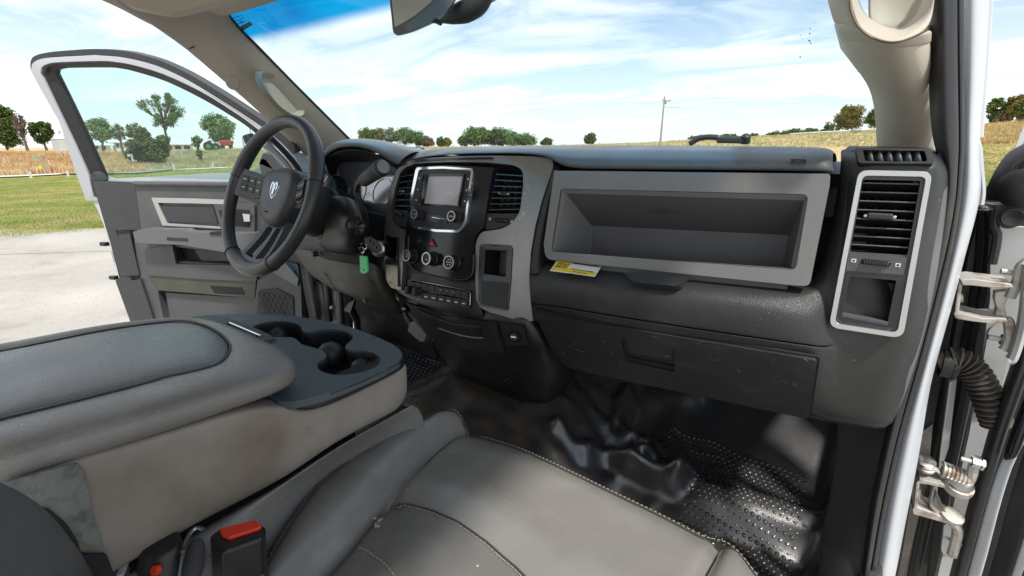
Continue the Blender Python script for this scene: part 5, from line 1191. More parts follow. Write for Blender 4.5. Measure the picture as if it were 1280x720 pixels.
# webbing straps
def strap(name, C_, Rt, m, lab, w=.0):
    rows = [[P(a[0], a[1], Z=a[2]), lerp(P(a[0], a[1], Z=a[2]), P(b_[0], b_[1], Z=b_[2]), .5)+V3(0, 0, .002), P(b_[0], b_[1], Z=b_[2])] for a, b_ in zip(C_, Rt)]
    return M().net(rows).build(name, m, None, sub=2, solid=.0018, label=lab, cat='seat belt')
strap('belt_strap', [(95, 690, 1.085), (115, 685, 1.09), (140, 688, 1.095), (160, 690, 1.09)], [(110, 735, 1.075), (128, 730, 1.075), (148, 730, 1.075), (165, 726, 1.075)], MT['web'], 'folded dark webbing strap left of the two buckles')
strap('belt_webbing', [(236, 676, 1.09), (246, 671, 1.095), (258, 673, 1.09)], [(222, 732, 1.06), (238, 730, 1.065), (255, 722, 1.06)], MT['web'], 'twisted belt webbing between the two buckles')
M().tube([P(x, y, Z=1.10) for x, y in [(136, 688), (146, 681), (158, 679), (166, 681)]], .003, 6, smooth=3).build('belt_guide', MT['black'], None, label='black plastic belt guide loop beside the gray felt', cat='belt guide')
# dark gap below felt
q = M().poly(SP_, [(40, 630), (60, 634), (82, 652), (96, 674), (100, 690), (132, 690), (150, 740), (60, 740), (30, 660)], .003, w0=.004, r=.004); q.build('console_gap', MT['void'], con)
# ================================================================== gauge hood and cluster
gh = [  # rows: front rim inner, rim outer, crest, back ; columns from left foot over the arch to the right
 [(409, 219, .03), (405, 205, .02), (406, 197, .015), (413, 189.5, .01), (424, 184.5, .0), (440, 183, -.002), (458, 185.5, -.002), (478, 194, .0), (497, 208, .01)],
 [(406, 219, .02), (403, 203, .010), (404, 193, .004), (412, 185.5, .0), (424, 181, -.01), (440, 179.5, -.012), (460, 182.5, -.012), (482, 191.5, -.008), (500, 205, .003)],
 [(405, 216, .022), (402, 200, .012), (404, 190, .008), (412, 182.5, .006), (426, 177.5, .0), (442, 176, -.002), (464, 178.5, -.002), (486, 186.5, .002), (504, 198, .012)],
 [(404.5, 210, .05), (402.5, 194, .05), (406, 186, .06), (415, 179, .06), (430, 174.6, .06), (450, 173, .06), (474, 175, .06), (500, 181, .06), (520, 189, .05)],
 [(406, 205, .12), (406, 190, .14), (411, 184, .16), (420, 178, .17), (434, 174.8, .17), (452, 173.6, .17), (478, 176, .17), (506, 183, .16), (527, 191, .12)]]
back = [[P(q[0], q[1], Y=q[2]) for q in r] for r in gh]
bk_ = [V3(p.x-.02, .34, 1.475) for p in back[-1]]
gauge = M().net(back+[bk_]).build('gauge_hood', MT['pad'], dash, sub=2, solid=.004)
# dark underside
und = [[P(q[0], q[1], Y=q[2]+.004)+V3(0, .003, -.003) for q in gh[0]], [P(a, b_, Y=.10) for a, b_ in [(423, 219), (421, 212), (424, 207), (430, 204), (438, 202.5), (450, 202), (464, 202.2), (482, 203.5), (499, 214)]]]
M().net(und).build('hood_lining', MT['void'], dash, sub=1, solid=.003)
# glossy reflecting lens with dials behind it
SLn = plane3(P(430, 202, Y=.095), P(497, 205, Y=.10), P(436, 262, Y=.045))
MT['lens'] = mat('cluster_lens', (.16, .17, .20), .10, coat=1.0, spec=1.0)
MT['lens'].node_tree.nodes['Principled BSDF'].inputs['IOR'].default_value = 2.0
ln = M().poly(SLn, [(424, 203), (498, 202), (506, 262), (430, 266)], .004, w0=.0).build('gauge_lens', MT['lens'], dash)
for x, y, r in [(446, 240, .038), (478, 240, .038)]:
    u, v = SLn.uv(x, y); M().lathe(SLn.pt(u, v, .001), SLn.N, [(r, 0), (r, .0012), (r*.94, .0012), (r*.94, 0)], 28, cap=False).build('dial_ring', MT['chromed'], ln)
M().poly(SLn, [(432, 253), (500, 256), (506, 275), (430, 270)], .006, w0=.006).build('lens_lower_trim', MT['black'], dash, bevel=.002)
# left binnacle side with its vertical highlights added as bright tubes
q = M(); q.net(G([[(400, 212, .06), (404, 211, .03), (410, 216, .02), (422, 219, .04), (430, 222, .07)], [(395, 226, .06), (399, 226, .02), (408, 228, .01), (424, 230, .03), (434, 233, .07)], [(392, 246, .06), (397, 247, .01), (408, 249, .0), (426, 250, .02), (436, 252, .07)], [(392, 262, .05), (398, 263, .0), (410, 264, -.01), (428, 264, .01), (438, 266, .06)]]))
q.build('binnacle_side', MT['black'], dash, sub=2, solid=.003)
M().tube([P(x, y, Y=.006) for x, y in [(410, 220), (405, 228), (401, 238), (399, 248)]], .0016, 6, smooth=3).build('binnacle_highlight', MT['chromed'], dash)
M().tube([P(x, y, Y=.006) for x, y in [(415, 221), (411, 230), (408, 240), (407, 250)]], .0010, 6, smooth=3).build('binnacle_highlight', MT['pad'], dash)
# ---- driver side knee panel
kn = [
 [(366, 309, .04), (375, 312, .01), (388, 312, -.01), (404, 314, -.03), (425, 318, -.04), (448, 322, -.045), (470, 328, -.035), (488, 345, .02)],
 [(368, 316, .03), (380, 321, -.01), (392, 323, -.03), (406, 326, -.045), (426, 332, -.055), (450, 340, -.055), (472, 350, -.04), (492, 362, .02)],
 [(372, 322, .02), (386, 332, -.015), (398, 338, -.035), (410, 342, -.045), (430, 350, -.05), (452, 359, -.05), (476, 370, -.035), (498, 376, .02)],
 [(380, 333, .02), (391, 342, .0), (402, 350, -.02), (414, 356, -.03), (432, 364, -.035), (455, 374, -.035), (480, 385, -.02), (503, 390, .03)],
 [(390, 345, .04), (397, 349, .02), (410, 358, .0), (422, 365, -.01), (438, 370, -.012), (458, 379, -.012), (482, 389, .0), (503, 394, .04)],
 [(392, 344, .10), (400, 348, .10), (412, 357, .10), (424, 363, .10), (440, 368, .10), (460, 377, .10), (484, 387, .10), (504, 392, .10)]]
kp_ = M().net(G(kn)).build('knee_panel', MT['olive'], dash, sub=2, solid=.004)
M().tube([P(x, y, Y=.0-.018-(y-312)*.0008) for x, y in [(389, 312), (394, 322), (404, 338), (420, 362)]], .0012, 5, smooth=3).build('panel_seam', MT['void'], kp_)
for x0, y0 in [(461, 347), (463, 350), (465, 353)]:
    M().bar(P(x0, y0, Y=-.058), P(x0+6, y0+7, Y=-.057), .0012, .0012).build('vent_slit', MT['void'], kp_)
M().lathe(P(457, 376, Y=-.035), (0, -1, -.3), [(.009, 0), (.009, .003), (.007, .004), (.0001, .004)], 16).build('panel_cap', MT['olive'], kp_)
# dark opening around the column under the wheel
q = M().net(G([[(392, 312, -.05), (410, 314, -.06), (440, 316, -.065), (462, 322, -.06)], [(396, 321, -.045), (412, 326, -.062), (438, 330, -.068), (458, 332, -.062)]])).build('column_gap', MT['void'], dash, sub=1, solid=.002)
M().lathe(P(397, 317, Y=-.06), (-.2, -1, 0), [(.0075, 0), (.0075, .012), (.006, .014), (.0001, .014)], 14).build('release_knob', MT['glove'], dash)
# dash face behind the wheel left of the column
M().net(G([[(340, 226, .14), (372, 214, .09), (400, 210, .08)], [(345, 262, .14), (375, 262, .07), (404, 262, .05)], [(352, 300, .12), (378, 300, .05), (410, 300, .03)], [(362, 312, .10), (380, 318, .04), (412, 322, .02)]])).build('driver_fascia', MT['dash'], dash, sub=2, solid=.004)
M().net(G([[(432, 258, .03), (460, 262, .02), (492, 268, .03)], [(434, 280, .02), (462, 284, .01), (490, 290, .02)], [(438, 310, .0), (465, 318, -.01), (490, 330, .01)], [(445, 326, -.02), (470, 334, -.02), (490, 350, .01)]])).build('driver_fascia', MT['black'], dash, sub=2, solid=.004)
# ================================================================== steering wheel
wh = thing('steering_wheel', (-.43, -.16, 1.2), 'black leather steering wheel in front of the open driver door', 'steering wheel')
WC = V3(-.432, -.172, 1.391); tw = .42; WR = .182
U_ = V3(1, 0, 0); V_ = V3(0, math.sin(tw), math.cos(tw)); WN = V3(0, -math.cos(tw), math.sin(tw))
SW = Surf(WC, U_, V_, bend=lambda u, v: -.040*(1-min(1, (u*u+v*v)/.026)))
SW.N = WN
def ringpt(a, r=WR, w=0): return WC + U_*math.cos(a)*r + V_*math.sin(a)*r + WN*w
pts = [ringpt(2*PI*k/64) for k in range(64)]
q = M(); rows = []
for k in range(97):
    a = 2*PI*k/96; d = U_*math.cos(a)+V_*math.sin(a); c_ = ringpt(a)
    # thicker at the thumb grips and flatter at the foot
    rr_ = .0152 + .0030*(math.exp(-((math.degrees(a) % 360-25)/22)**2)+math.exp(-((math.degrees(a) % 360-155)/22)**2)) + .0022*math.exp(-((math.degrees(a) % 360-270)/35)**2)
    rows.append([c_ + d*math.cos(t)*rr_ + WN*math.sin(t)*rr_*.95 for t in (2*PI*i/16 for i in range(16))])
q.net(rows, True); rim = q.build('rim', MT['wheel'], wh, angle=180)
for a in (12, 168, 238, 302):
    a = math.radians(a); d = U_*math.cos(a)+V_*math.sin(a); c_ = ringpt(a)
    M().tube([c_ + d*math.cos(t)*.0176 + WN*math.sin(t)*.0168 for t in np.linspace(0, 2*PI, 20)[:-1]], .0011, 5, closed=True).build('rim_seam', MT['void'], rim)
stitches([ringpt(a, WR-.0165, .002) for a in np.linspace(math.radians(20), math.radians(160), 30)], 'stitching', rim, MT['seam'], r=.0006, L=.004)
# hub pad: shield shape, domed
HS = 1.12
hubo = [(-.070, .038), (-.058, .058), (-.020, .066), (.020, .066), (.058, .058), (.070, .038), (.066, -.010), (.048, -.045), (.020, -.062), (-.020, -.062), (-.048, -.045), (-.066, -.010)]
ho = fillet([Vector(p)*HS for p in hubo], [.018]*12, 3)
q = M().net([[SW.pt(p.x*1.02, p.y*1.02, -.035) for p in ho], [SW.pt(p.x*1.03, p.y*1.03, -.005) for p in ho], [SW.pt(p.x, p.y, .010) for p in ho], [SW.pt(p.x*.88, p.y*.88, .021) for p in ho], [SW.pt(p.x*.74, p.y*.74, .026) for p in ho], [SW.pt(p.x*.3, p.y*.3, .028) for p in ho]], closed=True, caps=True)
hub = q.build('horn_pad', mat('horn_pad_plastic', (.040, .041, .046), .4, grain=(900, .25, .0004)), wh, angle=50)
M().tube([SW.pt(u, v, w+.001) for u, v, w in [(-.035, .064, .008), (-.032, .050, .022), (-.030, .035, .026)]], .0014, 5).build('pad_seam', MT['void'], hub)
# emblem: shield with a horned ram head
sh_ = [(-.0165, .019), (0, .021), (.0165, .019), (.0165, .002), (.010, -.012), (0, -.021), (-.010, -.012), (-.0165, .002)]
SE = Surf(SW.pt(-.006, .018, .0265), U_, V_); SE.N = WN
em = M().poly(SE, [('uv', a*1.22, b_*1.22, .003) for a, b_ in sh_], .002, w0=.0022).build('emblem', MT['chrome'], wh, bevel=.0006)
M().poly(SE, [('uv', a*1.05, b_*1.05, .003) for a, b_ in sh_], .001, w0=.0026).build('emblem_field', MT['gloss'], em)
head = [(-.003, .012), (.003, .012), (.005, .006), (.0045, -.004), (.0025, -.014), (-.0025, -.014), (-.0045, -.004), (-.005, .006)]
M().poly(SE, [('uv', a*1.15, b_*1.1, .001) for a, b_ in head], .001, w0=.0036).build('ram_face', MT['chrome'], em, bevel=.0004)
for s in (-1, 1):
    horn = [(.003, .013), (.009, .015), (.014, .010), (.0145, .002), (.011, -.004), (.008, -.001), (.0095, .004), (.009, .008), (.005, .009)]
    M().poly(SE, [('uv', s*a*1.1, b_*1.15, .001) for a, b_ in horn], .001, w0=.0036).build('ram_horn', MT['chrome'], em, bevel=.0004)
text('AIRBAG', SW, (-.012, -.040), 0, .006, MT['void'], hub, w=.0275)
# spokes: two side spokes with buttons, lower double spoke
MT['spoke'] = mat('spoke_gray_plastic', (.075, .076, .080), .4, fine=(800, .2, .0003))
for s in (-1, 1):
    sp_ = [(s*.062, .050), (s*.100, .054), (s*.165, .060), (s*.168, .020), (s*.162, -.012), (s*.110, -.020), (s*.062, -.018)]
    o_ = M().poly(SW, [('uv', a, b_, .008) for a, b_ in sp_], .026, cut=.02, w0=.004).build('side_spoke', MT['wheel'], wh, bevel=.006, seg=3)
    bz = [(s*.074, .042), (s*.125, .048), (s*.150, .046), (s*.152, .010), (s*.145, -.006), (s*.108, -.010), (s*.074, -.004)]
    M().poly(SW, [('uv', a, b_, .008) for a, b_ in bz], .005, cut=.02, w0=.0075).build('button_bezel', MT['spoke'], o_, bevel=.0015)
    bz2 = [(s*.079, .038), (s*.125, .043), (s*.145, .041), (s*.147, .012), (s*.141, -.001), (s*.108, -.005), (s*.079, .0)]
    M().poly(SW, [('uv', a, b_, .006) for a, b_ in bz2], .004, cut=.02, w0=.0085).build('button_field', MT['gloss'], o_)
    for r_ in range(2):
        for c_ in range(3):
            u0 = .082+c_*.0215; v0 = .021-r_*.021+c_*.0012
            M().poly(SW, [('uv', s*u0, v0, .003), ('uv', s*(u0+.0195), v0+.001, .003), ('uv', s*(u0+.0195), v0+.019, .003), ('uv', s*u0, v0+.018, .003)], .003, w0=.0115).build('wheel_button', MT['glove'], o_, bevel=.001)
            M().poly(SW, [('uv', s*(u0+.006), v0+.008), ('uv', s*(u0+.0135), v0+.008), ('uv', s*(u0+.0135), v0+.0105), ('uv', s*(u0+.006), v0+.0105)], .0004, w0=.0119).build('button_mark', MT['mark'], o_)
lo_ = [(-.050, -.040), (.050, -.040), (.046, -.080), (.058, -.135), (.066, -.172), (.0, -.182), (-.066, -.172), (-.058, -.135), (-.046, -.080)]
def tri(s): return [('uv', s*.006, -.074, .006), ('uv', s*.032, -.070, .008), ('uv', s*.036, -.100, .006), ('uv', s*.046, -.150, .008), ('uv', s*.006, -.156, .006)]
M().poly(SW, [('uv', a, b_, .012) for a, b_ in lo_], .016, cut=.02, w0=-.002, holes=[tri(-1), tri(1)]).build('lower_spoke', MT['spoke'], wh, bevel=.003, seg=3)
# ================================================================== steering column, shifter, ignition
col_ = thing('steering_column', (-.40, 0, 1.25), 'black steering column shroud behind the wheel', 'steering column')
ax0 = WC - WN*.06; dirc = -WN
def colring(t, rx, rz, dz=0): c_ = ax0 + dirc*t; return [c_ + U_*math.cos(a)*rx + V_*(math.sin(a)*rz+dz) for a in (2*PI*k/20 for k in range(20))]
M().net([colring(0, .052, .050), colring(.01, .062, .060), colring(.05, .068, .066), colring(.075, .070, .068)], True, True).build('clockspring_cover', MT['blackm'], col_, angle=40)
M().net([colring(.078, .066, .062, .002), colring(.085, .074, .070, .002), colring(.15, .078, .068, .004), colring(.24, .074, .060, .006)], True, True).build('column_shroud', MT['black'], col_, angle=40)
M().tube([p for p in colring(.115, .0775, .0705, .003)], .0012, 5, closed=True).build('shroud_seam', MT['void'], col_)
# extension to the right carrying lever boot
cb = M().net(G([[(412, 244, -.06), (425, 243, -.08), (440, 247, -.08), (455, 256, -.06), (460, 262, -.03)], [(408, 262, -.08), (424, 262, -.11), (442, 266, -.11), (457, 272, -.08), (463, 278, -.04)], [(405, 285, -.09), (422, 287, -.12), (440, 290, -.12), (456, 294, -.09), (464, 298, -.04)], [(400, 303, -.08), (418, 307, -.11), (436, 310, -.11), (452, 312, -.08), (462, 314, -.04)], [(396, 308, -.05), (414, 314, -.06), (432, 318, -.06), (450, 319, -.05), (460, 320, -.03)]])).build('lever_housing', MT['black'], col_, sub=2, solid=.003)
O = P(445, 283, Y=-.115); n = (CAM-O).normalized()
n = V3(n.x*.75, n.y, .12).normalized()
M().lathe(O, n, [(.022, -.01), (.022, .004), (.0195, .006), (.018, .002), (.010, .004), (.0001, .010)], 26).build('lever_boot_ring', MT['gloss'], col_)
for k in range(5):
    a = 2*PI*k/5+.3; x = n.orthogonal().normalized(); y = n.cross(x)
    M().tube([O+n*.008, O+(x*math.cos(a)+y*math.sin(a))*.010+n*.006, O+(x*math.cos(a)+y*math.sin(a))*.018+n*.003], [.004, .003, .002], 6).build('boot_fold', MT['rubber'], col_)
lv = thing('shift_lever', P(452, 275, Y=-.12), 'black column shift lever with a fat knob right of the wheel', 'shift lever')
M().tube([P(x, y, Y=w) for x, y, w in [(455, 276, -.115), (453, 266, -.13), (449, 250, -.14), (446, 238, -.145), (448, 230, -.148), (456, 222, -.152)]], [.0068, .0066, .006, .006, .0062, .0062], 12, smooth=5).build('arm', MT['black'], lv)
a = P(452, 227.5, Y=-.150); b_ = P(479, 208.5, Y=-.165); d = (b_-a)
M().lathe(a, d, [(.0075, 0), (.0125, d.length*.12), (.0135, d.length*.5), (.0155, d.length*.86), (.0150, d.length*.97), (.0128, d.length*1.0), (.0001, d.length*1.0)], 24).build('grip', MT['blackm'], lv)
M().lathe(b_-d.normalized()*.0005, d, [(.0122, 0), (.0122, .0016), (.0110, .0022), (.0001, .0022)], 24).build('end_cap', MT['shelf'], lv)
M().lathe(lerp(a, b_, .9), d, [(.0158, 0), (.0160, .0012), (.0158, .0024)], 24, cap=False).build('grip_ring', MT['pad'], lv)
# ignition key with bow and green tag
ig = P(473, 313, Y=-.06)
M().lathe(P(474, 311, Y=-.035), (.25, -1, .15), [(.020, -.02), (.020, .006), (.017, .009), (.0155, .004), (.012, .0), (.0001, -.002)], 24).build('ignition_bezel', MT['chromed'], dash)
ky = thing('key', P(462, 305, Y=-.10), 'black key fob in the ignition with split rings', 'key')
q = M().net([[P(x, y, Y=w) for x, y in [(455, 297), (462, 295), (472, 301), (477, 309), (474, 316), (466, 315), (457, 307)]] for w in (-.085, -.10)], closed=True, caps=True); q.build('fob', MT['blackm'], ky, bevel=.003, seg=3)
for k, (x, y) in enumerate([(461, 301), (465, 305), (469, 309)]):
    M().lathe(P(x, y, Y=-.1015), (0, -1, .1), [(.0035, -.002), (.0035, .0005), (.0001, .001)], 10).build('fob_button', MT['glove'], ky)
for (x, y, r) in [(455, 309, .0085), (452.5, 313.5, .0075)]:
    c_ = P(x, y, Y=-.105); M().tube([c_+V3(math.cos(t)*r, .003*math.sin(t*2), math.sin(t)*r) for t in np.linspace(0, 2*PI, 18)[:-1]], .0010, 5, closed=True).build('split_ring', MT['chrome'], ky)
tg = Surf(P(454.5, 329, Y=-.11), V3(1, -.2, -.06), V3(.02, 0, 1))
M().poly(tg, [(450, 319.5, .003), (458.5, 320.5, .003), (460, 340, .005), (455, 342.5, .003), (450.5, 340, .005)], .0035, w0=.001, holes=[[(454, 336, 0), (456, 336.2), (456, 338.2), (454, 338)]]).build('key_tag', MT['green'], None, bevel=.001, label='bright green plastic key tag hanging from the ignition key', cat='key tag')
# ================================================================== driver door, opened outwards
MT['armrest'] = mat('armrest_lit_vinyl', (.125, .127, .132), .4, grain=(800, .4, .0004))  # lighter than the door vinyl; the armrest's highlight is in this colour
H = V3(-.86, .16, 0); TH = math.radians(70)
dU = V3(math.sin(TH), math.cos(TH), 0); dN = V3(math.cos(TH), -math.sin(TH), 0)
DS = Surf(H+V3(0, 0, 1.38), dU, V3(0, 0, 1)); 
dd_ = thing('driver_door', (-1.3, .0, .75), 'open driver door with gray inner panel seen past the steering wheel', 'car door')
def DP(pts, th, w0, holes=(), r=.004): return M().poly(DS.off(w0), pts, th, w0=0, holes=holes, r=r)
# white outer shell edge
DP([(97, 215), (107, 236, .02), (122, 262), (131, 285), (140, 320), (154, 375), (163, 403), (170, 425), (380, 470), (392, 240), (345, 205), (300, 215), (130, 224)], .05, -.03, r=.01).build('outer_shell', MT['white'], dd_, bevel=.006)
# rear panel section
DP([(115, 226), (168, 228), (172, 258), (178, 287), (133, 287.5), (122, 250)], .02, .004).build('rear_panel', MT['doord'], dd_, bevel=.004)
# belt panel (upper trim)
DP([(168.5, 228, .006), (300, 229), (376, 231), (378, 300), (180, 300), (177, 285), (172, 255)], .03, .006).build('upper_panel', MT['door'], dd_, bevel=.006, seg=4)
M().tube([DS.off(.008).px(x, y) for x, y in [(169, 229.5), (230, 230), (300, 231), (370, 233)]], .010, 10).build('belt_roll', MT['door'], dd_)
# satin accent
DP([(189, 247, .004), (240, 248), (290, 250, .003), (290, 255.5), (240, 254.2), (197, 253.5, .004), (209, 279, .004), (277, 283.5, .002), (277, 286), (203, 282, .006)], .008, .018, r=.001).build('accent_trim', MT['silver'], dd_, bevel=.002)
DP([(200, 257.5, .006), (266, 259, .006), (272, 279.5, .006), (208, 277.5, .008)], .006, .014).build('door_insert', MT['doord'], dd_, bevel=.003)
DP([(267, 256, .008), (290, 254), (318, 255, .008), (318, 291, .008), (276, 287, .008)], .008, .018).build('handle_bezel', MT['door'], dd_, bevel=.003)
hb_ = DP([(273, 263, .005), (290, 261.5), (312, 262.5, .005), (312, 284, .005), (280, 281, .005)], .003, .0195).build('handle_recess', MT['void'], dd_, bevel=.001)
DP([(281, 266, .002), (287, 266, .002), (288.5, 277.5, .002), (283, 277.5, .002)], .008, .028).build('door_handle', MT['chrome'], dd_, bevel=.002)
DP([(303, 267, .002), (312, 268, .002), (312, 277, .002), (305, 277, .002)], .008, .028).build('door_handle', MT['chrome'], dd_, bevel=.002)
# lower door body
low_ = DP([(168, 300), (290, 300), (378, 300), (382, 470), (195, 402, .02), (180, 372), (172, 330)], .03, .002, holes=[[(214, 308, .01), (286, 316, .01), (290, 330, .012), (222, 326.5, .012)], [(197, 363, .012), (318, 372, .01), (319, 420), (205, 402, .02)]]).build('lower_panel', MT['door'], dd_, bevel=.004)
DP([(180, 312), (215, 306), (220, 330), (300, 332), (322, 348), (319, 352), (250, 349), (186, 344)], .012, .014, r=.008).build('mid_panel', MT['door'], dd_, bevel=.005, seg=3)
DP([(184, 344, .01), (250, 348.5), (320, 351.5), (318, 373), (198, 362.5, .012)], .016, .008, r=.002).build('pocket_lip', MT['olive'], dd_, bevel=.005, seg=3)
DP([(262, 357, .004), (302, 359.5, .004), (306, 368.5, .004), (268, 366.5, .004)], .002, .0095).build('lip_recess', MT['void'], dd_, bevel=.001)
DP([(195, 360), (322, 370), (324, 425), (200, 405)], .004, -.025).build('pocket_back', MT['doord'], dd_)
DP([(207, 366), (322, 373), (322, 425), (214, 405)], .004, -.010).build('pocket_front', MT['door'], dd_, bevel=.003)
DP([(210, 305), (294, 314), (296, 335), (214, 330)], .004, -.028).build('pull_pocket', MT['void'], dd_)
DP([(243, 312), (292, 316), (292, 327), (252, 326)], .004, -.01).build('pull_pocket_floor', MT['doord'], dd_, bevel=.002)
# armrest
ar = [(166, 290, .008), (176, 286.5, .006), (226, 287, .004), (232, 290, .004), (300, 292), (352, 295), (350, 320), (295, 317.5), (262, 312), (225, 306), (185, 304.5), (169, 302.5, .008)]
DP(ar, .060, .060).build('armrest', MT['armrest'], dd_, bevel=.018, seg=4)
DP([(208, 296.5, .003), (234, 298, .003), (235, 301.8, .003), (209, 300.6, .003)], .002, .0615).build('armrest_reflector', MT['blackm'], dd_, bevel=.001)
DP([(262, 290), (284, 288.5), (292, 291), (288, 294), (262, 293.5)], .01, .064, r=.002).build('window_switch', MT['gloss'], dd_, bevel=.002)
# rear edge recesses
DP([(134, 288, .003), (162, 288.5, .003), (176, 348, .003), (150, 350, .003)], .004, .003).build('latch_cavity', MT['void'], dd_)
DP([(147, 293), (162, 292, .003), (174, 344), (158, 345)], .004, .008).build('latch_plate', MT['doord'], dd_, bevel=.002)
DP([(144, 350.5, .004), (152, 346, .004), (163, 347, .003), (164, 351), (175, 348.5, .003), (192, 400, .004), (186, 404), (163, 402.5, .004)], .03, .012).build('rear_bracket', MT['doord'], dd_, bevel=.004)
DP([(133, 287), (144, 287), (163, 346), (188, 402), (176, 402), (152, 350)], .01, .004).build('edge_trim', MT['doord'], dd_, bevel=.002)
# striker / small lock bits on the edge
for x, y in ((131.5, 305), (143, 347)):
    q = M(); q.box(Surf(DS.off(.0).px(x, y), dU, V3(0, 0, 1)), -.02, .012, -.008, .008, -.01, .01); q.build('edge_bumper', MT['black'], dd_, bevel=.002)
# speaker pod with hexagon mesh
DP([(322, 350, .006), (335, 345), (352, 326, .01), (372, 330), (376, 352), (378, 420), (318, 420), (318, 380)], .03, .012, r=.01).build('speaker_housing', MT['door'], dd_, bevel=.006)
DP([(341, 340), (357, 329), (373, 348), (371, 358), (352, 347)], .01, .022, r=.004).build('housing_fin', MT['shelf'], dd_, bevel=.004)
sg = DP([(323, 363, .008), (345, 360.5), (366, 371, .008), (368, 420), (319, 420)], .006, .0165).build('speaker_grille', MT['blackm'], dd_, bevel=.003)
q = M(); SG2 = DS.off(.018); u0, v1 = SG2.uv(323, 366); u1, v0 = SG2.uv(366, 410)
k = 0; v = v0
while v < v1-.004:
    u = u0+.012+(.012 if k % 2 else 0)
    while u < u1-.004:
        ring_ = [SG2.pt(u+.0118*math.cos(PI/6+PI/3*i), v+.0118*math.sin(PI/6+PI/3*i), 0) for i in range(6)]
        q.tube(ring_, .0008, 4, closed=True); u += .024
    v += .0208; k += 1
q.build('hex_mesh', MT['door'], sg, kind='stuff')
# ---- window frame
vdir = V3(0, 0, 1)*math.cos(math.radians(10)) + dN*math.sin(math.radians(10))
DW = Surf(H+V3(0, 0, 1.38)-dN*.02, dU, vdir)
Gl = [(68, 92), (69, 87.5), (74, 86), (84, 85), (133, 84.5), (150, 86), (168, 90), (207, 102.5), (253, 125), (290, 147), (312, 162), (330, 178), (345, 196), (351, 212), (350, 232), (131, 229), (128, 218), (110, 178), (88, 132)]
Ru = [(57, 92), (58.5, 84), (66, 80), (80, 78), (133, 76.5), (152, 78), (172, 81.5), (210, 93), (257, 115), (296, 139), (320, 156), (338, 172), (353, 192), (360, 212), (362, 248), (122, 246), (116, 218), (98, 178), (76, 132)]
Wh = [(43.5, 88), (45.5, 79), (54, 74), (70, 71.5), (117, 69), (138, 69.5), (162, 72), (200, 81.5), (238, 99), (284, 127), (318, 149), (345, 168), (372, 195), (388, 225), (392, 244), (112, 250), (100, 218), (78, 150), (54, 108)]
Se = [(43, 79), (45.5, 71.5), (54, 67.5), (70, 64.5), (117, 61), (140, 61.5), (165, 64), (203, 74), (242, 92.5), (288, 120.5), (322, 143), (352, 163), (372, 180), (372, 194), (345, 168), (318, 148.5), (284, 126.5), (238, 98.5), (200, 81), (162, 71.6), (138, 69), (117, 68.4), (70, 71), (54, 73.6), (46, 79), (44, 90)]
def ring(sf, A, B, wa, wb, th, name, m, parent, bv=.003):
    A = [sf.uv(*p) for p in A]; B = [sf.uv(*p) for p in B]
    return M().net([[sf.pt(u, v, wa-th) for u, v in A], [sf.pt(u, v, wa) for u, v in A], [sf.pt(u, v, wb) for u, v in B], [sf.pt(u, v, wb-th) for u, v in B]], closed=True).build(name, MT[m], parent, bevel=bv, seg=3, angle=50)
def dn(A, n=3): return [q for p in [[lerp(Vector(A[i]), Vector(A[(i+1) % len(A)]), k/n) for k in range(n)] for i in range(len(A))] for q in p]
def sm(A): return [tuple(p) for p in spline([Vector(a) for a in A[:14]], 3)] + [tuple(p) for p in dn(A)[14*3-2:]]
wf = ring(DW, sm(Wh), sm(Ru), .014, .016, .05, 'window_frame', 'white', dd_)
ring(DW, sm(Ru), sm(Gl), .010, -.004, .016, 'glass_run', 'rubber', wf)
M().tube([DW.px(x, y, .012) for x, y in Ru[:14]], .0032, 6, smooth=2).build('run_lip', MT['doord'], wf)
M().poly(DW, [tuple(q_)+(.05,) for q_ in Se], .03, w0=.014).build('frame_seal', MT['doord'], wf, bevel=.005, seg=3)
MT['dglass'] = glass('door_glass', (.84, .945, .93))
M().poly(DW, [(64, 84), (150, 80), (210, 95), (290, 140), (350, 190), (356, 242), (134, 240), (112, 190), (66, 96)], .004, w0=-.01).build('window_glass', MT['dglass'], dd_)
q = M().poly(DW, [(120, 224), (121, 215.5), (124, 213.5), (127, 216), (133, 225)], .03, w0=.02); q.build('frame_clip', MT['doord'], dd_, bevel=.002)
# inner trim triangle near the mirror, and rubber cap at the frame
M().poly(DW, [(327, 203, .004), (332, 190), (344, 192), (362, 215), (376, 238, .01), (376, 252), (335, 240)], .03, w0=.015).build('mirror_sail', MT['door'], dd_, bevel=.004)
M().lathe(DW.px(352, 226, .015), dN, [(.028, 0), (.028, .006), (.02, .010), (.0001, .012)], 24).build('sail_tweeter', MT['doord'], dd_)
M().poly(DW, [(311, 168), (316, 166), (324, 176), (322, 182), (314, 178)], .03, w0=.03).build('frame_cap', MT['rubber'], dd_, bevel=.003)
# ---- driver side door aperture: hinge pillar strips seen below the knee panel and behind the wheel
dj = thing('driver_door_jamb', V3(-.84, .12, .7), 'white and black driver door jamb between speaker and pedals', 'door jamb')
M().net(G([[(374, 318, .12), (382, 330, .10), (391, 345, .10)], [(380, 360, .12), (387, 365, .10), (393, 370, .10)], [(389, 405, .12), (395, 408, .10), (401, 410, .10)]])).build('rubber_seal', MT['rubber'], dj, solid=.004)
M().add([P(x, y, Y=.13) for x, y in [(392, 345), (403, 356), (410, 400), (401, 400)]], [(0,1,2,3)]).build('white_flange', MT['white'], dj, solid=.01)
M().add([P(x, y, Y=.12) for x, y in [(402, 352), (411, 356), (415, 402), (409, 402)]], [(0,1,2,3)]).build('rubber_seal', MT['rubber'], dj, solid=.01)
M().add([P(x, y, Y=.14) for x, y in [(409, 354), (421, 361), (424, 405), (414, 405)]], [(0,1,2,3)]).build('white_flange', MT['white'], dj, solid=.01)
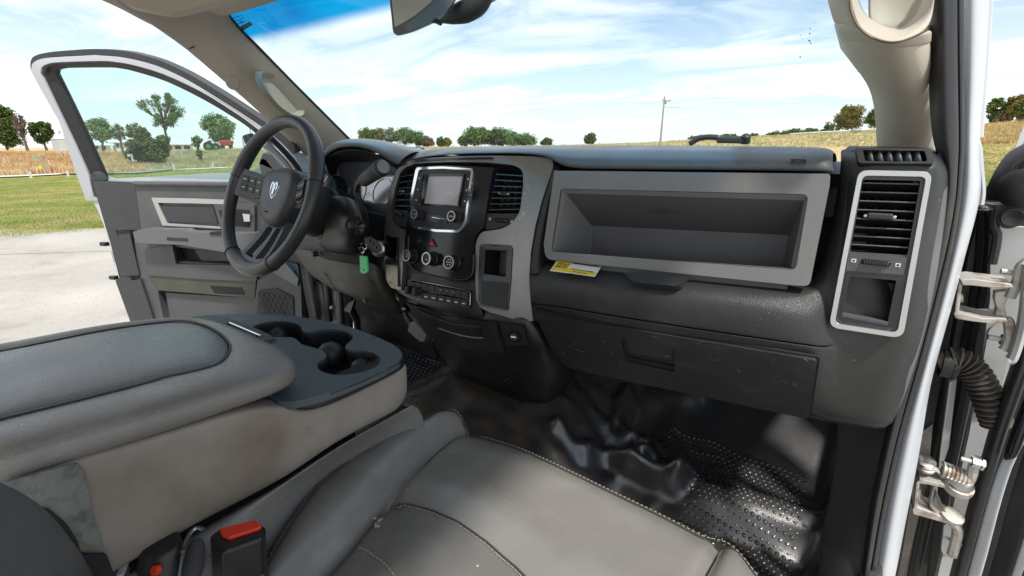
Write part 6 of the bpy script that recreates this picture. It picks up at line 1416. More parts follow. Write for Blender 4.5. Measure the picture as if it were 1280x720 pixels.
M().add([P(x, y, Y=.12) for x, y in [(420, 358), (426, 362), (430, 405), (424, 405)]], [(0,1,2,3)]).build('trim_strip', MT['olive'], dj, solid=.01)
M().add([P(x, y, Y=.16) for x, y in [(370, 318), (440, 350), (440, 440), (370, 440)]], [(0,1,2,3)]).build('inner_sill', MT['doord'], dj, solid=.01)
M().add([P(x, y, Y=.125) for x, y in [(396, 344), (424, 361), (424, 366), (397, 351)]], [(0,1,2,3)]).build('sill_plate', MT['doord'], dj, solid=.01)
q = M(); q.lathe(P(416, 384, Y=.125), (0, -1, 0), [(.007, 0), (.007, .006), (.004, .01), (.0001, .01)], 12); q.build('bolt', MT['rusty'], dj)
# A pillar jamb strips above, between door frame and interior pillar (white curve behind the wheel)
M().tube([P(x, y, X=-.84) for x, y in [(330, 180), (345, 192), (362, 212), (372, 236)]], .012, 8, smooth=4).build('pillar_flange', MT['white'], dj)
M().tube([P(x, y, X=-.82) for x, y in [(338, 172), (356, 190), (372, 210), (382, 236)]], .010, 8, smooth=4).build('rubber_seal', MT['rubber'], dj)
# ================================================================== pedals and footwell
pb = thing('parking_brake_pedal', P(430, 390, Y=.05), 'black parking brake pedal in the dark driver footwell', 'pedal')
q = M(); q.net([[P(x, y, Y=.06) for x, y in [(429, 388), (436, 378), (444, 374), (438, 392)]], [P(x, y, Y=.14) for x, y in [(432, 386), (438, 378), (446, 375), (442, 390)]]], closed=True, caps=True); q.build('pedal_pad', MT['glove'], pb, bevel=.003)
M().tube([P(438, 384, Y=.09), P(446, 400, Y=.12), P(448, 424, Y=.14)], .012, 8).build('pedal_arm', MT['blackm'], pb)
bp = thing('brake_pedal', P(520, 416, Y=.20), 'worn gray brake pedal beside the console tunnel', 'pedal')
q = M(); c0 = [P(x, y, Y=.16) for x, y in [(509, 414), (512, 403), (518, 402), (533, 419), (530, 428), (524, 427)]]; q.net([c0, [p+V3(.01, .018, .004) for p in c0]], closed=True, caps=True); q.build('pedal_pad', mat('worn_pedal', (.20, .20, .20), .5, grain=(300, .6, .001)), bp, bevel=.003)
M().tube([P(514, 406, Y=.185), P(508, 396, Y=.22), P(505, 384, Y=.26)], .008, 8).build('pedal_arm', MT['blackm'], bp)
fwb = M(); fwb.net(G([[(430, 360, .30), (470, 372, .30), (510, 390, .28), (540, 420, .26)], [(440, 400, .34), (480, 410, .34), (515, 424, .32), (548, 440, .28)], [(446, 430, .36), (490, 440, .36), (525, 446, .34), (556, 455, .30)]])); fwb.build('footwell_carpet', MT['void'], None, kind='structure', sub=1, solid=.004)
# ================================================================== passenger door end and hinges, seen through the doorway gap
pd = thing('passenger_door', P(1255, 600, Y=.2), 'open passenger door edge with hinges at the right side', 'car door')
def YP(pts, y, th, r=0, holes=(), **k):
    sf = Surf(V3(.9, y, 1.2), (1, 0, 0), (0, 0, 1)); return M().poly(sf, [q if len(q) > 2 else q+(r,) for q in pts], th, holes=holes)
# dark fender well behind
YP([(1180, 245), (1300, 250), (1300, 760), (1100, 760), (1130, 560), (1190, 330)], .42, .01).build('fender_well', MT['void'], pd)
# inner fender black vertical mouldings
for pts, y, m in [([(1222, 256), (1238, 257), (1243, 300), (1238, 345), (1226, 420), (1200, 560), (1160, 740), (1130, 740), (1165, 560), (1192, 400), (1206, 320)], .30, 'black')]:
    YP(pts, y, .03).build('rubber_moulding', MT[m], pd, bevel=.006)
M().tube([P(x, y, Y=.285) for x, y in [(1228, 262), (1226, 300), (1222, 345), (1204, 440), (1188, 520), (1162, 640), (1142, 730)]], .006, 8, smooth=4).build('moulding_lip', MT['rubber'], pd)
M().tube([P(x, y, Y=.27) for x, y in [(1240, 262), (1241, 300), (1236, 345), (1218, 430), (1205, 500), (1180, 620), (1165, 730)]], .009, 8, smooth=4).build('moulding_lip', MT['rubber'], pd)
YP([(1176, 560), (1187, 478), (1196, 474), (1186, 560), (1172, 600)], .24, .01).build('primer_strip', MT['shell'], pd)
# gray metal end of the door
YP([(1243, 284), (1282, 284), (1310, 300), (1310, 420), (1276, 430), (1262, 462), (1240, 560), (1216, 660), (1196, 740), (1168, 740), (1190, 640), (1212, 540), (1226, 455), (1238, 372), (1238, 330)], .23, .02, r=.004).build('door_end_panel', MT['shell'], pd, bevel=.004)
YP([(1180, 655), (1205, 652), (1214, 668, .01), (1204, 690, .01), (1190, 700), (1176, 690)], .215, .01, r=.006).build('door_end_rib', MT['shell'], pd, bevel=.004)
YP([(1236, 410), (1256, 400), (1268, 420), (1244, 520), (1216, 520)], .225, .004, r=.02).build('door_end_rib', MT['shell'], pd, bevel=.003)
# door weather seal, white flange, inner trim
def strip(L, R, y0, y1, m, name, bulge=0, n=4, parent=pd):
    rows = []
    for a, b_ in zip(L, R): rows.append([P(lerp(a[0], b_[0], k/(n-1)), lerp(a[1], b_[1], k/(n-1)), Y=lerp(y0, y1, k/(n-1))-bulge*math.sin(PI*k/(n-1))) for k in range(n)])
    return M().net(rows).build(name, MT[m], parent, sub=1, solid=.003)
strip([(1300, 330), (1282, 398), (1264, 455), (1248, 500), (1233, 547), (1222, 590), (1210, 630), (1197, 680), (1180, 745)], [(1330, 330), (1310, 398), (1290, 455), (1272, 505), (1257, 545), (1244, 588), (1230, 634), (1217, 684), (1200, 745)], .19, .17, 'rubber', 'weather_seal', .02, 6)
strip([(1310, 455), (1290, 505), (1254, 570), (1243, 595), (1232, 634), (1219, 684), (1202, 745)], [(1330, 455), (1310, 505), (1270, 570), (1260, 600), (1248, 640), (1236, 690), (1220, 745)], .168, .16, 'white', 'white_flange', .0, 3)
strip([(1312, 430), (1290, 470), (1268, 525), (1256, 560), (1253, 577)], [(1335, 430), (1310, 470), (1290, 525), (1278, 560), (1270, 574)], .162, .155, 'gloss', 'flange_cover', .008, 4)
strip([(1320, 500), (1280, 556), (1268, 600), (1256, 640), (1244, 690), (1226, 745)], [(1350, 500), (1320, 556), (1302, 600), (1288, 640), (1272, 690), (1254, 745)], .150, .13, 'blackm', 'inner_trim', .0, 4)
strip([(1306, 600), (1290, 640), (1274, 690), (1256, 745)], [(1322, 600), (1306, 640), (1288, 690), (1268, 745)], .128, .125, 'shell', 'trim_edge', .0, 3)
strip([(1324, 600), (1308, 640), (1290, 690), (1270, 745)], [(1400, 600), (1380, 640), (1370, 690), (1350, 745)], .122, .10, 'black', 'inner_panel', .0, 3)
# black corner cover with tweeter dome
cc = M().net(G([[(1224, 251, .24), (1250, 252, .21), (1285, 254, .20), (1320, 256, .20)], [(1232, 236, .235), (1254, 232, .20), (1286, 228, .19), (1320, 225, .19)], [(1243, 212, .235), (1262, 206, .205), (1290, 196, .19), (1320, 190, .19)], [(1257, 194, .24), (1272, 188, .22), (1296, 176, .21), (1320, 166, .21)], [(1262, 190, .27), (1280, 180, .27), (1300, 170, .27), (1325, 160, .27)]])).build('corner_cover', MT['blackm'], pd, sub=2, solid=.004)
O = P(1278, 235, Y=.192); M().lathe(O, (-.25, -1, 0), [(.026, -.004), (.026, .004), (.022, .008), (.012, .011), (.0001, .012)], 26).build('tweeter_dome', MT['black'], pd)
M().tube([P(x, y, Y=.198) for x, y in [(1266, 214), (1274, 204), (1288, 196), (1310, 188)]], .003, 6, smooth=3).build('cover_crease', MT['glove'], pd)
YP([(1224, 252), (1240, 253), (1300, 256), (1300, 259), (1243, 257)], .205, .006).build('white_edge', MT['white'], pd, bevel=.001)
YP([(1243, 257, .003), (1300, 257), (1300, 283), (1272, 282.5, .006), (1264, 286), (1251, 285.5, .006), (1246, 275)], .200, .012, r=.003).build('rubber_bracket', MT['rubber'], pd, bevel=.003)
M().lathe(P(1265, 272, Y=.186), (0, -1, 0), [(.012, 0), (.011, .003), (.005, .001), (.0001, .0)], 18).build('bracket_hole', MT['void'], pd)
M().tube([P(x, y, Y=.205) for x, y in [(1244, 262), (1241, 280), (1246, 292), (1245, 306), (1240, 330)]], .0055, 8, smooth=3).build('bracket_lip', MT['rubber'], pd)
# hinges
def hinge_bar(path, r, y, m='rusty', flat=.5, name='hinge_strap', parent=None):
    return M().tube([P(a, b_, Y=y) for a, b_ in path], r, 8, flat=flat, smooth=4).build(name, MT[m], parent)
h1 = thing('upper_hinge', P(1230, 400, Y=.2), 'upper door hinge of stained pale metal above the bellows', 'hinge')
def slab(pts, y0, y1, name, parent, m='rusty', bv=.0015):
    a = [P(x, y, Y=y0) for x, y in pts]; b_ = [P(x, y, Y=y1)+V3(0, 0, 0) for x, y in pts]
    b_ = [V3(p.x, y1, p.z) for p in a]
    return M().net([a, b_], closed=True, caps=True).build(name, MT[m], parent, bevel=bv)
slab([(1200, 350), (1215, 348.5), (1265, 355), (1268, 360), (1240, 360), (1214, 357), (1203, 357)], .15, .20, 'hinge_plate', h1)
slab([(1198, 351), (1204, 351), (1198.5, 393), (1192, 397)], .155, .20, 'hinge_side', h1)
slab([(1192, 393), (1200, 391), (1230, 398), (1258, 398), (1260, 403), (1240, 405), (1215, 402), (1194, 398.5)], .15, .20, 'hinge_plate', h1)
slab([(1244, 365), (1262, 363), (1261, 372), (1256, 382), (1260, 400), (1243, 401), (1246, 385), (1243, 374)], .165, .18, 'hinge_knuckle', h1)
slab([(1196, 370), (1204, 368), (1205, 378), (1197, 380)], .17, .20, 'hinge_pin', h1)
M().tube([P(x, y, Y=.165) for x, y in [(1285, 326), (1276, 334), (1273, 348), (1268, 360), (1262, 372)]], .0062, 8, smooth=4).build('hinge_arm', MT['rusty'], h1)
M().tube([P(x, y, Y=.165) for x, y in [(1257, 398), (1261, 404), (1262, 418), (1258, 432), (1254, 437)]], .006, 8, smooth=4).build('hinge_arm', MT['rusty'], h1)
M().tube([P(x, y, Y=.155) for x, y in [(1286, 330), (1282, 380), (1276, 415), (1266, 446), (1260, 450)]], .010, 8, flat=.6, smooth=4).build('hinge_flange', MT['shell'], h1)
def bolt(x, y, parent, y0=.17, s=1.0):
    a = P(x, y, Y=y0); d = V3(1, .1, -.05)
    M().lathe(a, d, [(.0038*s, 0), (.0038*s, .016*s)], 10).build('bolt', MT['rusty'], parent)
    M().lathe(a+d.normalized()*.014*s, d, [(.0085*s, 0), (.0085*s, .010*s), (.0105*s, .011*s), (.0105*s, .014*s)], 6).build('nut', MT['chromed'], parent)
bolt(1251, 339, h1); bolt(1235, 421, h1)
# bellows
bl = [P(x, y, Y=.19) for x, y in [(1172, 452), (1186, 451), (1197, 450), (1209, 456), (1220, 468), (1228, 482), (1235, 498), (1241, 516), (1246, 530)]]
path = spline(bl, 10); n = len(path); radii = [.016+.0035*(1 if (i % 4) < 2 else -1)*(i > 8) for i in range(n)]
MT['bellow'] = mat('dusty_bellows_rubber', (.055, .048, .042), .7, dirt=[((.16, .13, .10), 30, .45, .7)])
M().tube(path, radii, 16).build('cable_bellows', MT['bellow'], None, angle=70, label='dusty black rubber bellows bowing between pillar and door', cat='cable boot')
M().lathe(P(1176, 453, Y=.19), V3(1, 0, .0), [(.022, 0), (.022, .012), (.018, .014), (.018, .02)], 18).build('boot_collar', MT['black'], bpy.data.objects['cable_bellows'])
# door check and lower hinge
h2 = thing('lower_hinge', P(1180, 620, Y=.2), 'lower door hinge with coil spring and stained brackets', 'hinge')
sc = []
for k in range(90):
    t = k/89; c_ = lerp(P(1177, 587, Y=.17), P(1211, 600, Y=.17), t); ax_s = (P(1211, 600, Y=.17)-P(1177, 587, Y=.17)).normalized(); x = ax_s.orthogonal().normalized(); y = ax_s.cross(x); a = 2*PI*7*t
    sc.append(c_+(x*math.cos(a)+y*math.sin(a))*.0115)
M().tube(sc, .0026, 6).build('coil_spring', MT['rusty'], h2)
M().tube([P(x, y, Y=.165) for x, y in [(1163, 582), (1172, 588), (1185, 601), (1196, 607)]], .006, 8, flat=.5).build('check_arm', MT['rusty'], h2)
for x, y, r, hh in [(1198, 609, .017, .012), (1190, 645, .014, .007)]:
    M().lathe(P(x, y, Y=.158), V3(.1, -.35, 1), [(r, -hh/2), (r*1.05, 0), (r, hh/2), (r*.8, hh*.6), (.0001, hh*.6)], 22).build('pivot_washer', MT['rusty'], h2)
M().lathe(P(1200, 604, Y=.157), V3(.1, -.35, 1), [(.016, 0), (.016, .003), (.0001, .003)], 22).build('pivot_cap', MT['chromed'], h2)
M().lathe(P(1157, 577, Y=.165), V3(0, -.3, 1), [(.010, -.016), (.010, -.006), (.013, -.005), (.013, .002), (.008, .004), (.0001, .004)], 18).build('pivot_pin', MT['chromed'], h2)
for dy in (4, 8): M().lathe(P(1157, 577+dy, Y=.165), V3(0, -.3, 1), [(.012, 0), (.012, .004), (.009, .005)], 18).build('pin_ring', MT['rusty'], h2)
slab([(1149, 599), (1160, 601), (1192, 608), (1188, 612), (1160, 606), (1149, 605)], .15, .19, 'hinge_plate', h2)
slab([(1145, 603), (1150, 600), (1147, 636), (1141, 640)], .15, .19, 'hinge_side', h2)
slab([(1140, 636), (1146, 634), (1168, 642), (1186, 650), (1184, 655), (1160, 648), (1141, 643)], .15, .19, 'hinge_plate', h2)
slab([(1167, 608), (1173, 607), (1171, 622), (1166, 630), (1180, 642), (1192, 646), (1188, 652), (1174, 647), (1162, 634), (1164, 620)], .155, .175, 'hinge_lever', h2)
slab([(1148, 612), (1152, 613), (1151, 624), (1160, 632), (1156, 637), (1146, 630)], .165, .185, 'hinge_pin', h2)
M().tube([P(x, y, Y=.165) for x, y in [(1222, 572), (1217, 584), (1214, 596), (1208, 606)]], .007, 8, smooth=3).build('hinge_arm', MT['rusty'], h2)
M().tube([P(x, y, Y=.165) for x, y in [(1190, 652), (1197, 662), (1194, 680), (1190, 694)]], .007, 8, smooth=3).build('hinge_arm', MT['rusty'], h2)
bolt(1201, 573, h2, .16, .9); bolt(1178, 671, h2, .17, .8)
YP([(1152, 540), (1166, 530), (1160, 600), (1135, 700), (1124, 745), (1118, 745), (1130, 680)], .20, .01).build('dusty_sill', mat('dusty_metal', (.16, .14, .12), .7, dirt=[((.28, .25, .21), 30, .45, .7)]), pd)
# ================================================================== land
def azr(px, r, z=0.0):
    d = ray(px, 183); d = Vector((d.x, d.y, 0)).normalized(); return Vector((CAM.x+d.x*r, CAM.y+d.y*r, z))
def zfor(px, py, r): return P(px, py, D=r).z
# skyline of the ground by azimuth (pixel column -> pixel row of the crest and its distance)
crest_px = [-700, -300, 0, 60, 120, 170, 240, 300, 345, 420, 480, 600, 700, 800, 940, 1095, 1180, 1230, 1290, 1600, 2400]
crest_py = [194, 194, 194, 192.5, 193.5, 194, 191.5, 189.5, 187, 185.5, 185.5, 184.5, 182.5, 179.5, 171.5, 163.5, 160, 157, 154, 152, 150]
crest_r = [50, 50, 50, 50, 51, 53, 53, 54, 58, 70, 80, 80, 85, 90, 95, 95, 95, 95, 95, 95, 95]
def azof(px): d = ray(px, 183); return math.atan2(d.x, d.y)
caz = [azof(p) for p in crest_px]; cz = [zfor(px, py, r) for px, py, r in zip(crest_px, crest_py, crest_r)]
caz_s = list(caz); 
for i in range(1, len(caz_s)):
    pass
def ground_z(x, y):
    dx_, dy_ = x-CAM.x, y-CAM.y; r = math.hypot(dx_, dy_); az = math.atan2(dx_, dy_)
    zc_ = float(np.interp(az, caz_s, cz)); rc = float(np.interp(az, caz_s, crest_r))
    r0 = 40.5 if rc < 60 else 34 + max(0, 6.5-(rc-60)*.6)
    t = min(1, max(0, (r-r0)/(rc-r0))); t = t*t*(3-2*t)
    z = zc_*t
    if r > rc: z = zc_ - min(2.5, (r-rc)*.004)*(1 if rc < 60 else .4)
    if r > 22: z += .05*noise.noise(Vector((x*.15, y*.15, 0)))*min(1, (r-22)/8)
    return z
azs = np.linspace(azof(-700)-.35, azof(1600)+.8, 230)
azs = np.linspace(-2.6, 1.6, 300)
rs = np.concatenate([np.linspace(.01, 12, 8), np.linspace(13, 60, 60), np.linspace(62, 130, 45), [150, 180, 230, 300, 420, 600, 900, 1500]])
q = M(); q.v = [(CAM.x+math.sin(a)*r, CAM.y+math.cos(a)*r, ground_z(CAM.x+math.sin(a)*r, CAM.y+math.cos(a)*r)-.012) for r in rs for a in azs]
na = len(azs); q.f = [(i*na+j, i*na+j+1, (i+1)*na+j+1, (i+1)*na+j) for i in range(len(rs)-1) for j in range(na-1)]
gm = bpy.data.materials.new('grass_land'); gm.use_nodes = True; t = gm.node_tree; b = t.nodes['Principled BSDF']; b.inputs['Roughness'].default_value = .9; b.inputs['Specular IOR Level'].default_value = .1
g = N_(t, 'ShaderNodeNewGeometry'); 
vd = N_(t, 'ShaderNodeVectorMath', operation='DISTANCE'); vd.inputs[1].default_value = (CAM.x, CAM.y, 0); L_(t, g.outputs['Position'], vd.inputs[0])
nz = N_(t, 'ShaderNodeTexNoise', ins={'Scale': .22, 'Detail': 5, 'Roughness': .65}); L_(t, g.outputs['Position'], nz.inputs['Vector'])
nf = N_(t, 'ShaderNodeTexNoise', ins={'Scale': 2.6, 'Detail': 6, 'Roughness': .75}); L_(t, g.outputs['Position'], nf.inputs['Vector'])
# lawn green / dry patches
r1 = N_(t, 'ShaderNodeValToRGB'); L_(t, nf.outputs[0], r1.inputs[0]); e = r1.color_ramp.elements
e[0].position = .32; e[0].color = (.16, .24, .05, 1); e[1].position = .66; e[1].color = (.42, .38, .17, 1); m_ = e.new(.49); m_.color = (.25, .31, .08, 1)
# dry tall field
r2 = N_(t, 'ShaderNodeValToRGB'); L_(t, nf.outputs[0], r2.inputs[0]); e = r2.color_ramp.elements
e[0].position = .3; e[0].color = (.30, .20, .085, 1); e[1].position = .68; e[1].color = (.62, .47, .26, 1)
jit = N_(t, 'ShaderNodeMath', operation='MULTIPLY_ADD', ins={1: 4.0}); L_(t, nz.outputs[0], jit.inputs[0]); L_(t, vd.outputs['Value'], jit.inputs[2])
far = N_(t, 'ShaderNodeMapRange', ins={1: 38.5, 2: 40.5, 3: 0, 4: 1}); L_(t, jit.outputs[0], far.inputs[0])
mx1 = N_(t, 'ShaderNodeMixRGB'); L_(t, far.outputs[0], mx1.inputs[0]); L_(t, r1.outputs[0], mx1.inputs[1]); L_(t, r2.outputs[0], mx1.inputs[2])
bp_ = N_(t, 'ShaderNodeBump', ins={'Strength': .6, 'Distance': .08}); L_(t, nf.outputs[0], bp_.inputs['Height']); L_(t, bp_.outputs[0], b.inputs['Normal'])
L_(t, mx1.outputs[0], b.inputs['Base Color'])
q.build('ground', gm, None, kind='structure', angle=180)
# concrete lot round the truck, up to the lawn edge
e0 = P(-300, 290, Z=0); e1 = P(0, 287.5, Z=0); e2 = P(130, 285.5, Z=0); d_ = (e2-e1).normalized()
MT['lot'] = mat('pale_concrete', (.34, .32, .29), .85, fine=(60, .5, .004), dirt=[((.28, .255, .225), 2.2, .5, .7), ((.42, .395, .36), .6, .5, .7), ((.24, .22, .20), 38, .56, .7)])
ed = [e1 - d_*30 + d_*k*1.2 for k in range(60)]
rg = d_.cross(V3(0, 0, 1))
if rg.dot(V3(1, 0, 0)) < 0: rg = -rg
edg = [p + rg*.18*noise.noise(p*.9) for p in ed]
q = M(); q.net([[V3(p.x, p.y, .004) for p in edg], [V3(p.x, p.y, .004)+rg*60 for p in ed]]); q.build('parking_lot', MT['lot'], None, kind='structure')
MT['joint'] = mat('concrete_joint', (.19, .18, .16), .9)
a1 = P(0, 318.5, Z=0); a2 = P(130, 314.5, Z=0); dj_ = (a2-a1).normalized()
q = M(); q.bar(a1-dj_*20+V3(0, 0, .006), a2+dj_*20+V3(0, 0, .006), .02, .004); q.build('pavement_joint', MT['joint'], None, kind='structure')
# dead grass fringe at the lawn edge
# far road (pale strip) and farm drive
rd = [P(x, y, Z=0) for x, y in [(-200, 228), (0, 221.6), (60, 218.8), (130, 215.6), (200, 213.4), (295, 209.2), (345, 207)]]
def strip_on_ground(pts, w, m, name, lift=.03, kind='structure', side=None):
    rows = []
    for i, p in enumerate(pts):
        a = pts[max(0, i-1)]; b_ = pts[min(len(pts)-1, i+1)]; d = (b_-a); d.z = 0; d.normalize(); n = V3(-d.y, d.x, 0)
        rows.append([V3(p.x+n.x*s*w/2, p.y+n.y*s*w/2, ground_z(p.x+n.x*s*w/2, p.y+n.y*s*w/2)+lift) for s in (-1, 1)])
    return M().net(rows).build(name, m, None, kind=kind)
MT['gravel'] = mat('pale_road', (.55, .52, .47), .9, fine=(40, .4, .004)); MT['asph'] = mat('gray_drive', (.20, .195, .19), .9, fine=(40, .4, .004))
strip_on_ground(spline(rd, 6), 1.3, MT['gravel'], 'road', .05)
def gp(px, py, it=40):   # ray to the terrain
    r = ray(px, py); h = math.hypot(r.x, r.y); d = 5.0
    while d < 400:
        p = CAM + r*(d/h)
        if p.z <= ground_z(p.x, p.y)+.0: return V3(p.x, p.y, ground_z(p.x, p.y))
        d *= 1.004
    return CAM + r*(d/h)
dv_ = [gp(x, y) for x, y in [(120, 218.5), (150, 216), (176, 213), (192, 210), (196, 206.5), (178, 203.6), (140, 201.4), (100, 201)]]
strip_on_ground(spline(dv_, 5), 4.2, MT['asph'], 'farm_drive', .07)
# pale fence line far right and right lawn lines
MT['rail'] = mat('weathered_rail', (.55, .53, .50), .8)
rf_ = [gp(x, y) for x, y in [(1050, 169.3), (1100, 168.6), (1180, 168.9), (1230, 168.4), (1290, 167.4), (1340, 166.5)]]
strip_on_ground(spline(rf_, 4), .5, MT['gravel'], 'path', .05)
# guard rail along the ridge at right
gr = thing('guard_rail', azr(1120, 92), 'pale guard rail running along the ridge behind the field', 'guard rail')
gp_ = [V3(*(azr(x, 92).to_tuple()[:2]), zfor(x, y, 92)) for x, y in [(985, 167.6), (1020, 165.4), (1060, 163.6), (1100, 161.6), (1150, 159.5), (1225, 157.6), (1260, 155.2), (1300, 153.4), (1350, 151)]]
M().tube(spline(gp_, 3), .13, 5).build('rail', MT['rail'], gr)
for i, p in enumerate(spline(gp_, 2)):
    M().bar(p-V3(0, 0, 1.2), p+V3(0, 0, .05), .14, .14, up=(0, 1, 0)).build('post', MT['rail'], gr)
# ---- tall grass on the bank
rng = np.random.default_rng(4)
road_r = lambda px_: float(np.interp(px_, [-200, 0, 60, 130, 200, 295, 345], [(P(x, y, Z=0)-CAM).to_2d().length for x, y in [(-200, 228), (0, 221.6), (60, 218.8), (130, 215.6), (200, 213.4), (295, 209.2), (345, 207)]]))
def tufts(name, pxr, rr_, n, h, cols, label, w=.05, lean=.3):
    q = M(); vs = []; fs = []
    for k in range(n):
        px_ = rng.uniform(*pxr); r = rng.uniform(*rr_); p = azr(px_, r)
        if pxr[0] < 420 and abs(r-road_r(px_)) < .95: continue
        z = ground_z(p.x, p.y); hh = h*rng.uniform(.5, 1.2)*(.6+.8*noise.noise(Vector((p.x*.35, p.y*.35, 2)))**2*2)
        a = rng.uniform(0, PI); ww = w*rng.uniform(.5, 1.4)
        for s_ in range(3):
            ox, oy = rng.normal(0, .12, 2); lx, ly = rng.normal(0, lean*hh*.5, 2); i0 = len(vs)
            vs += [(p.x+ox-ww*math.cos(a), p.y+oy-ww*math.sin(a), z-.05), (p.x+ox+ww*math.cos(a), p.y+oy+ww*math.sin(a), z-.05), (p.x+ox+lx, p.y+oy+ly, z+hh)]; fs.append((i0, i0+1, i0+2))
    q.v = vs; q.f = fs
    me_m = mat(name+'_blades', cols[0], .85, dirt=[(cols[1], .5, .42, .62), (cols[2], 2.5, .5, .7)])
    q.build(name, me_m, None, kind='stuff', smooth=False, label=label)
tufts('tall_grass', (-60, 175), (35.5, 52), 13000, .42, [(.55, .34, .16), (.66, .50, .28), (.30, .22, .10)], 'orange dry tall grass covering the bank beyond the road')
tufts('meadow_grass', (170, 400), (39, 56), 12000, .40, [(.44, .38, .22), (.27, .28, .12), (.52, .45, .30)], 'pale dry meadow grass on the bank seen through the door window')
tufts('field_grass', (430, 1110), (60, 96), 12000, .35, [(.42, .37, .18), (.48, .42, .22), (.26, .28, .11)], 'golden field grass beyond the dashboard and windshield')
tufts('roadside_grass', (1190, 1320), (60, 96), 5000, .4, [(.45, .33, .15), (.55, .42, .2), (.28, .26, .10)], 'brown field grass at the far right beyond the lawn')
# short lawn fringe close by so that the lawn has a nap
tufts('lawn_grass', (-40, 145), (11.6, 37), 30000, .035, [(.26, .30, .08), (.44, .38, .16), (.20, .26, .06)], 'short green lawn with dry patches beyond the lot', w=.03)
tufts('window_lawn', (145, 400), (20, 41), 15000, .07, [(.26, .30, .08), (.44, .38, .16), (.20, .26, .06)], 'short green lawn seen below the door window', w=.03)
tufts('right_lawn', (1205, 1300), (16, 60), 9000, .09, [(.26, .30, .08), (.44, .38, .16), (.20, .26, .06)], 'green lawn behind the passenger doorway', w=.04)
# ---- trees
LEAF = {}
def leafmat(name, c1, c2, c3):
    c1, c2, c3 = [tuple(v*1.25 for v in c) for c in (c1, c2, c3)]  # colours lifted to paint a little distance haze into the leaves
    m = mat(name, c1, .7, dirt=[(c2, .8, .42, .62), (c3, 3.0, .48, .66)]); m.node_tree.nodes['Principled BSDF'].inputs['Specular IOR Level'].default_value = .15
    return m
LEAF['dark'] = leafmat('leaves_dark', (.045, .075, .022), (.075, .11, .030), (.10, .115, .035))
LEAF['mid'] = leafmat('leaves_green', (.075, .125, .035), (.11, .17, .045), (.05, .08, .025))
LEAF['bright'] = leafmat('leaves_bright', (.10, .17, .06), (.14, .22, .08), (.07, .12, .04))
LEAF['autumn'] = leafmat('leaves_turning', (.13, .13, .035), (.24, .17, .05), (.08, .10, .03))
LEAF['brown'] = leafmat('leaves_brown', (.14, .10, .06), (.20, .14, .08), (.09, .075, .05))
LEAF['pale'] = leafmat('leaves_pale', (.14, .17, .09), (.19, .21, .12), (.10, .12, .07))
BARK = mat('bark', (.10, .085, .07), .9, fine=(20, .6, .01))
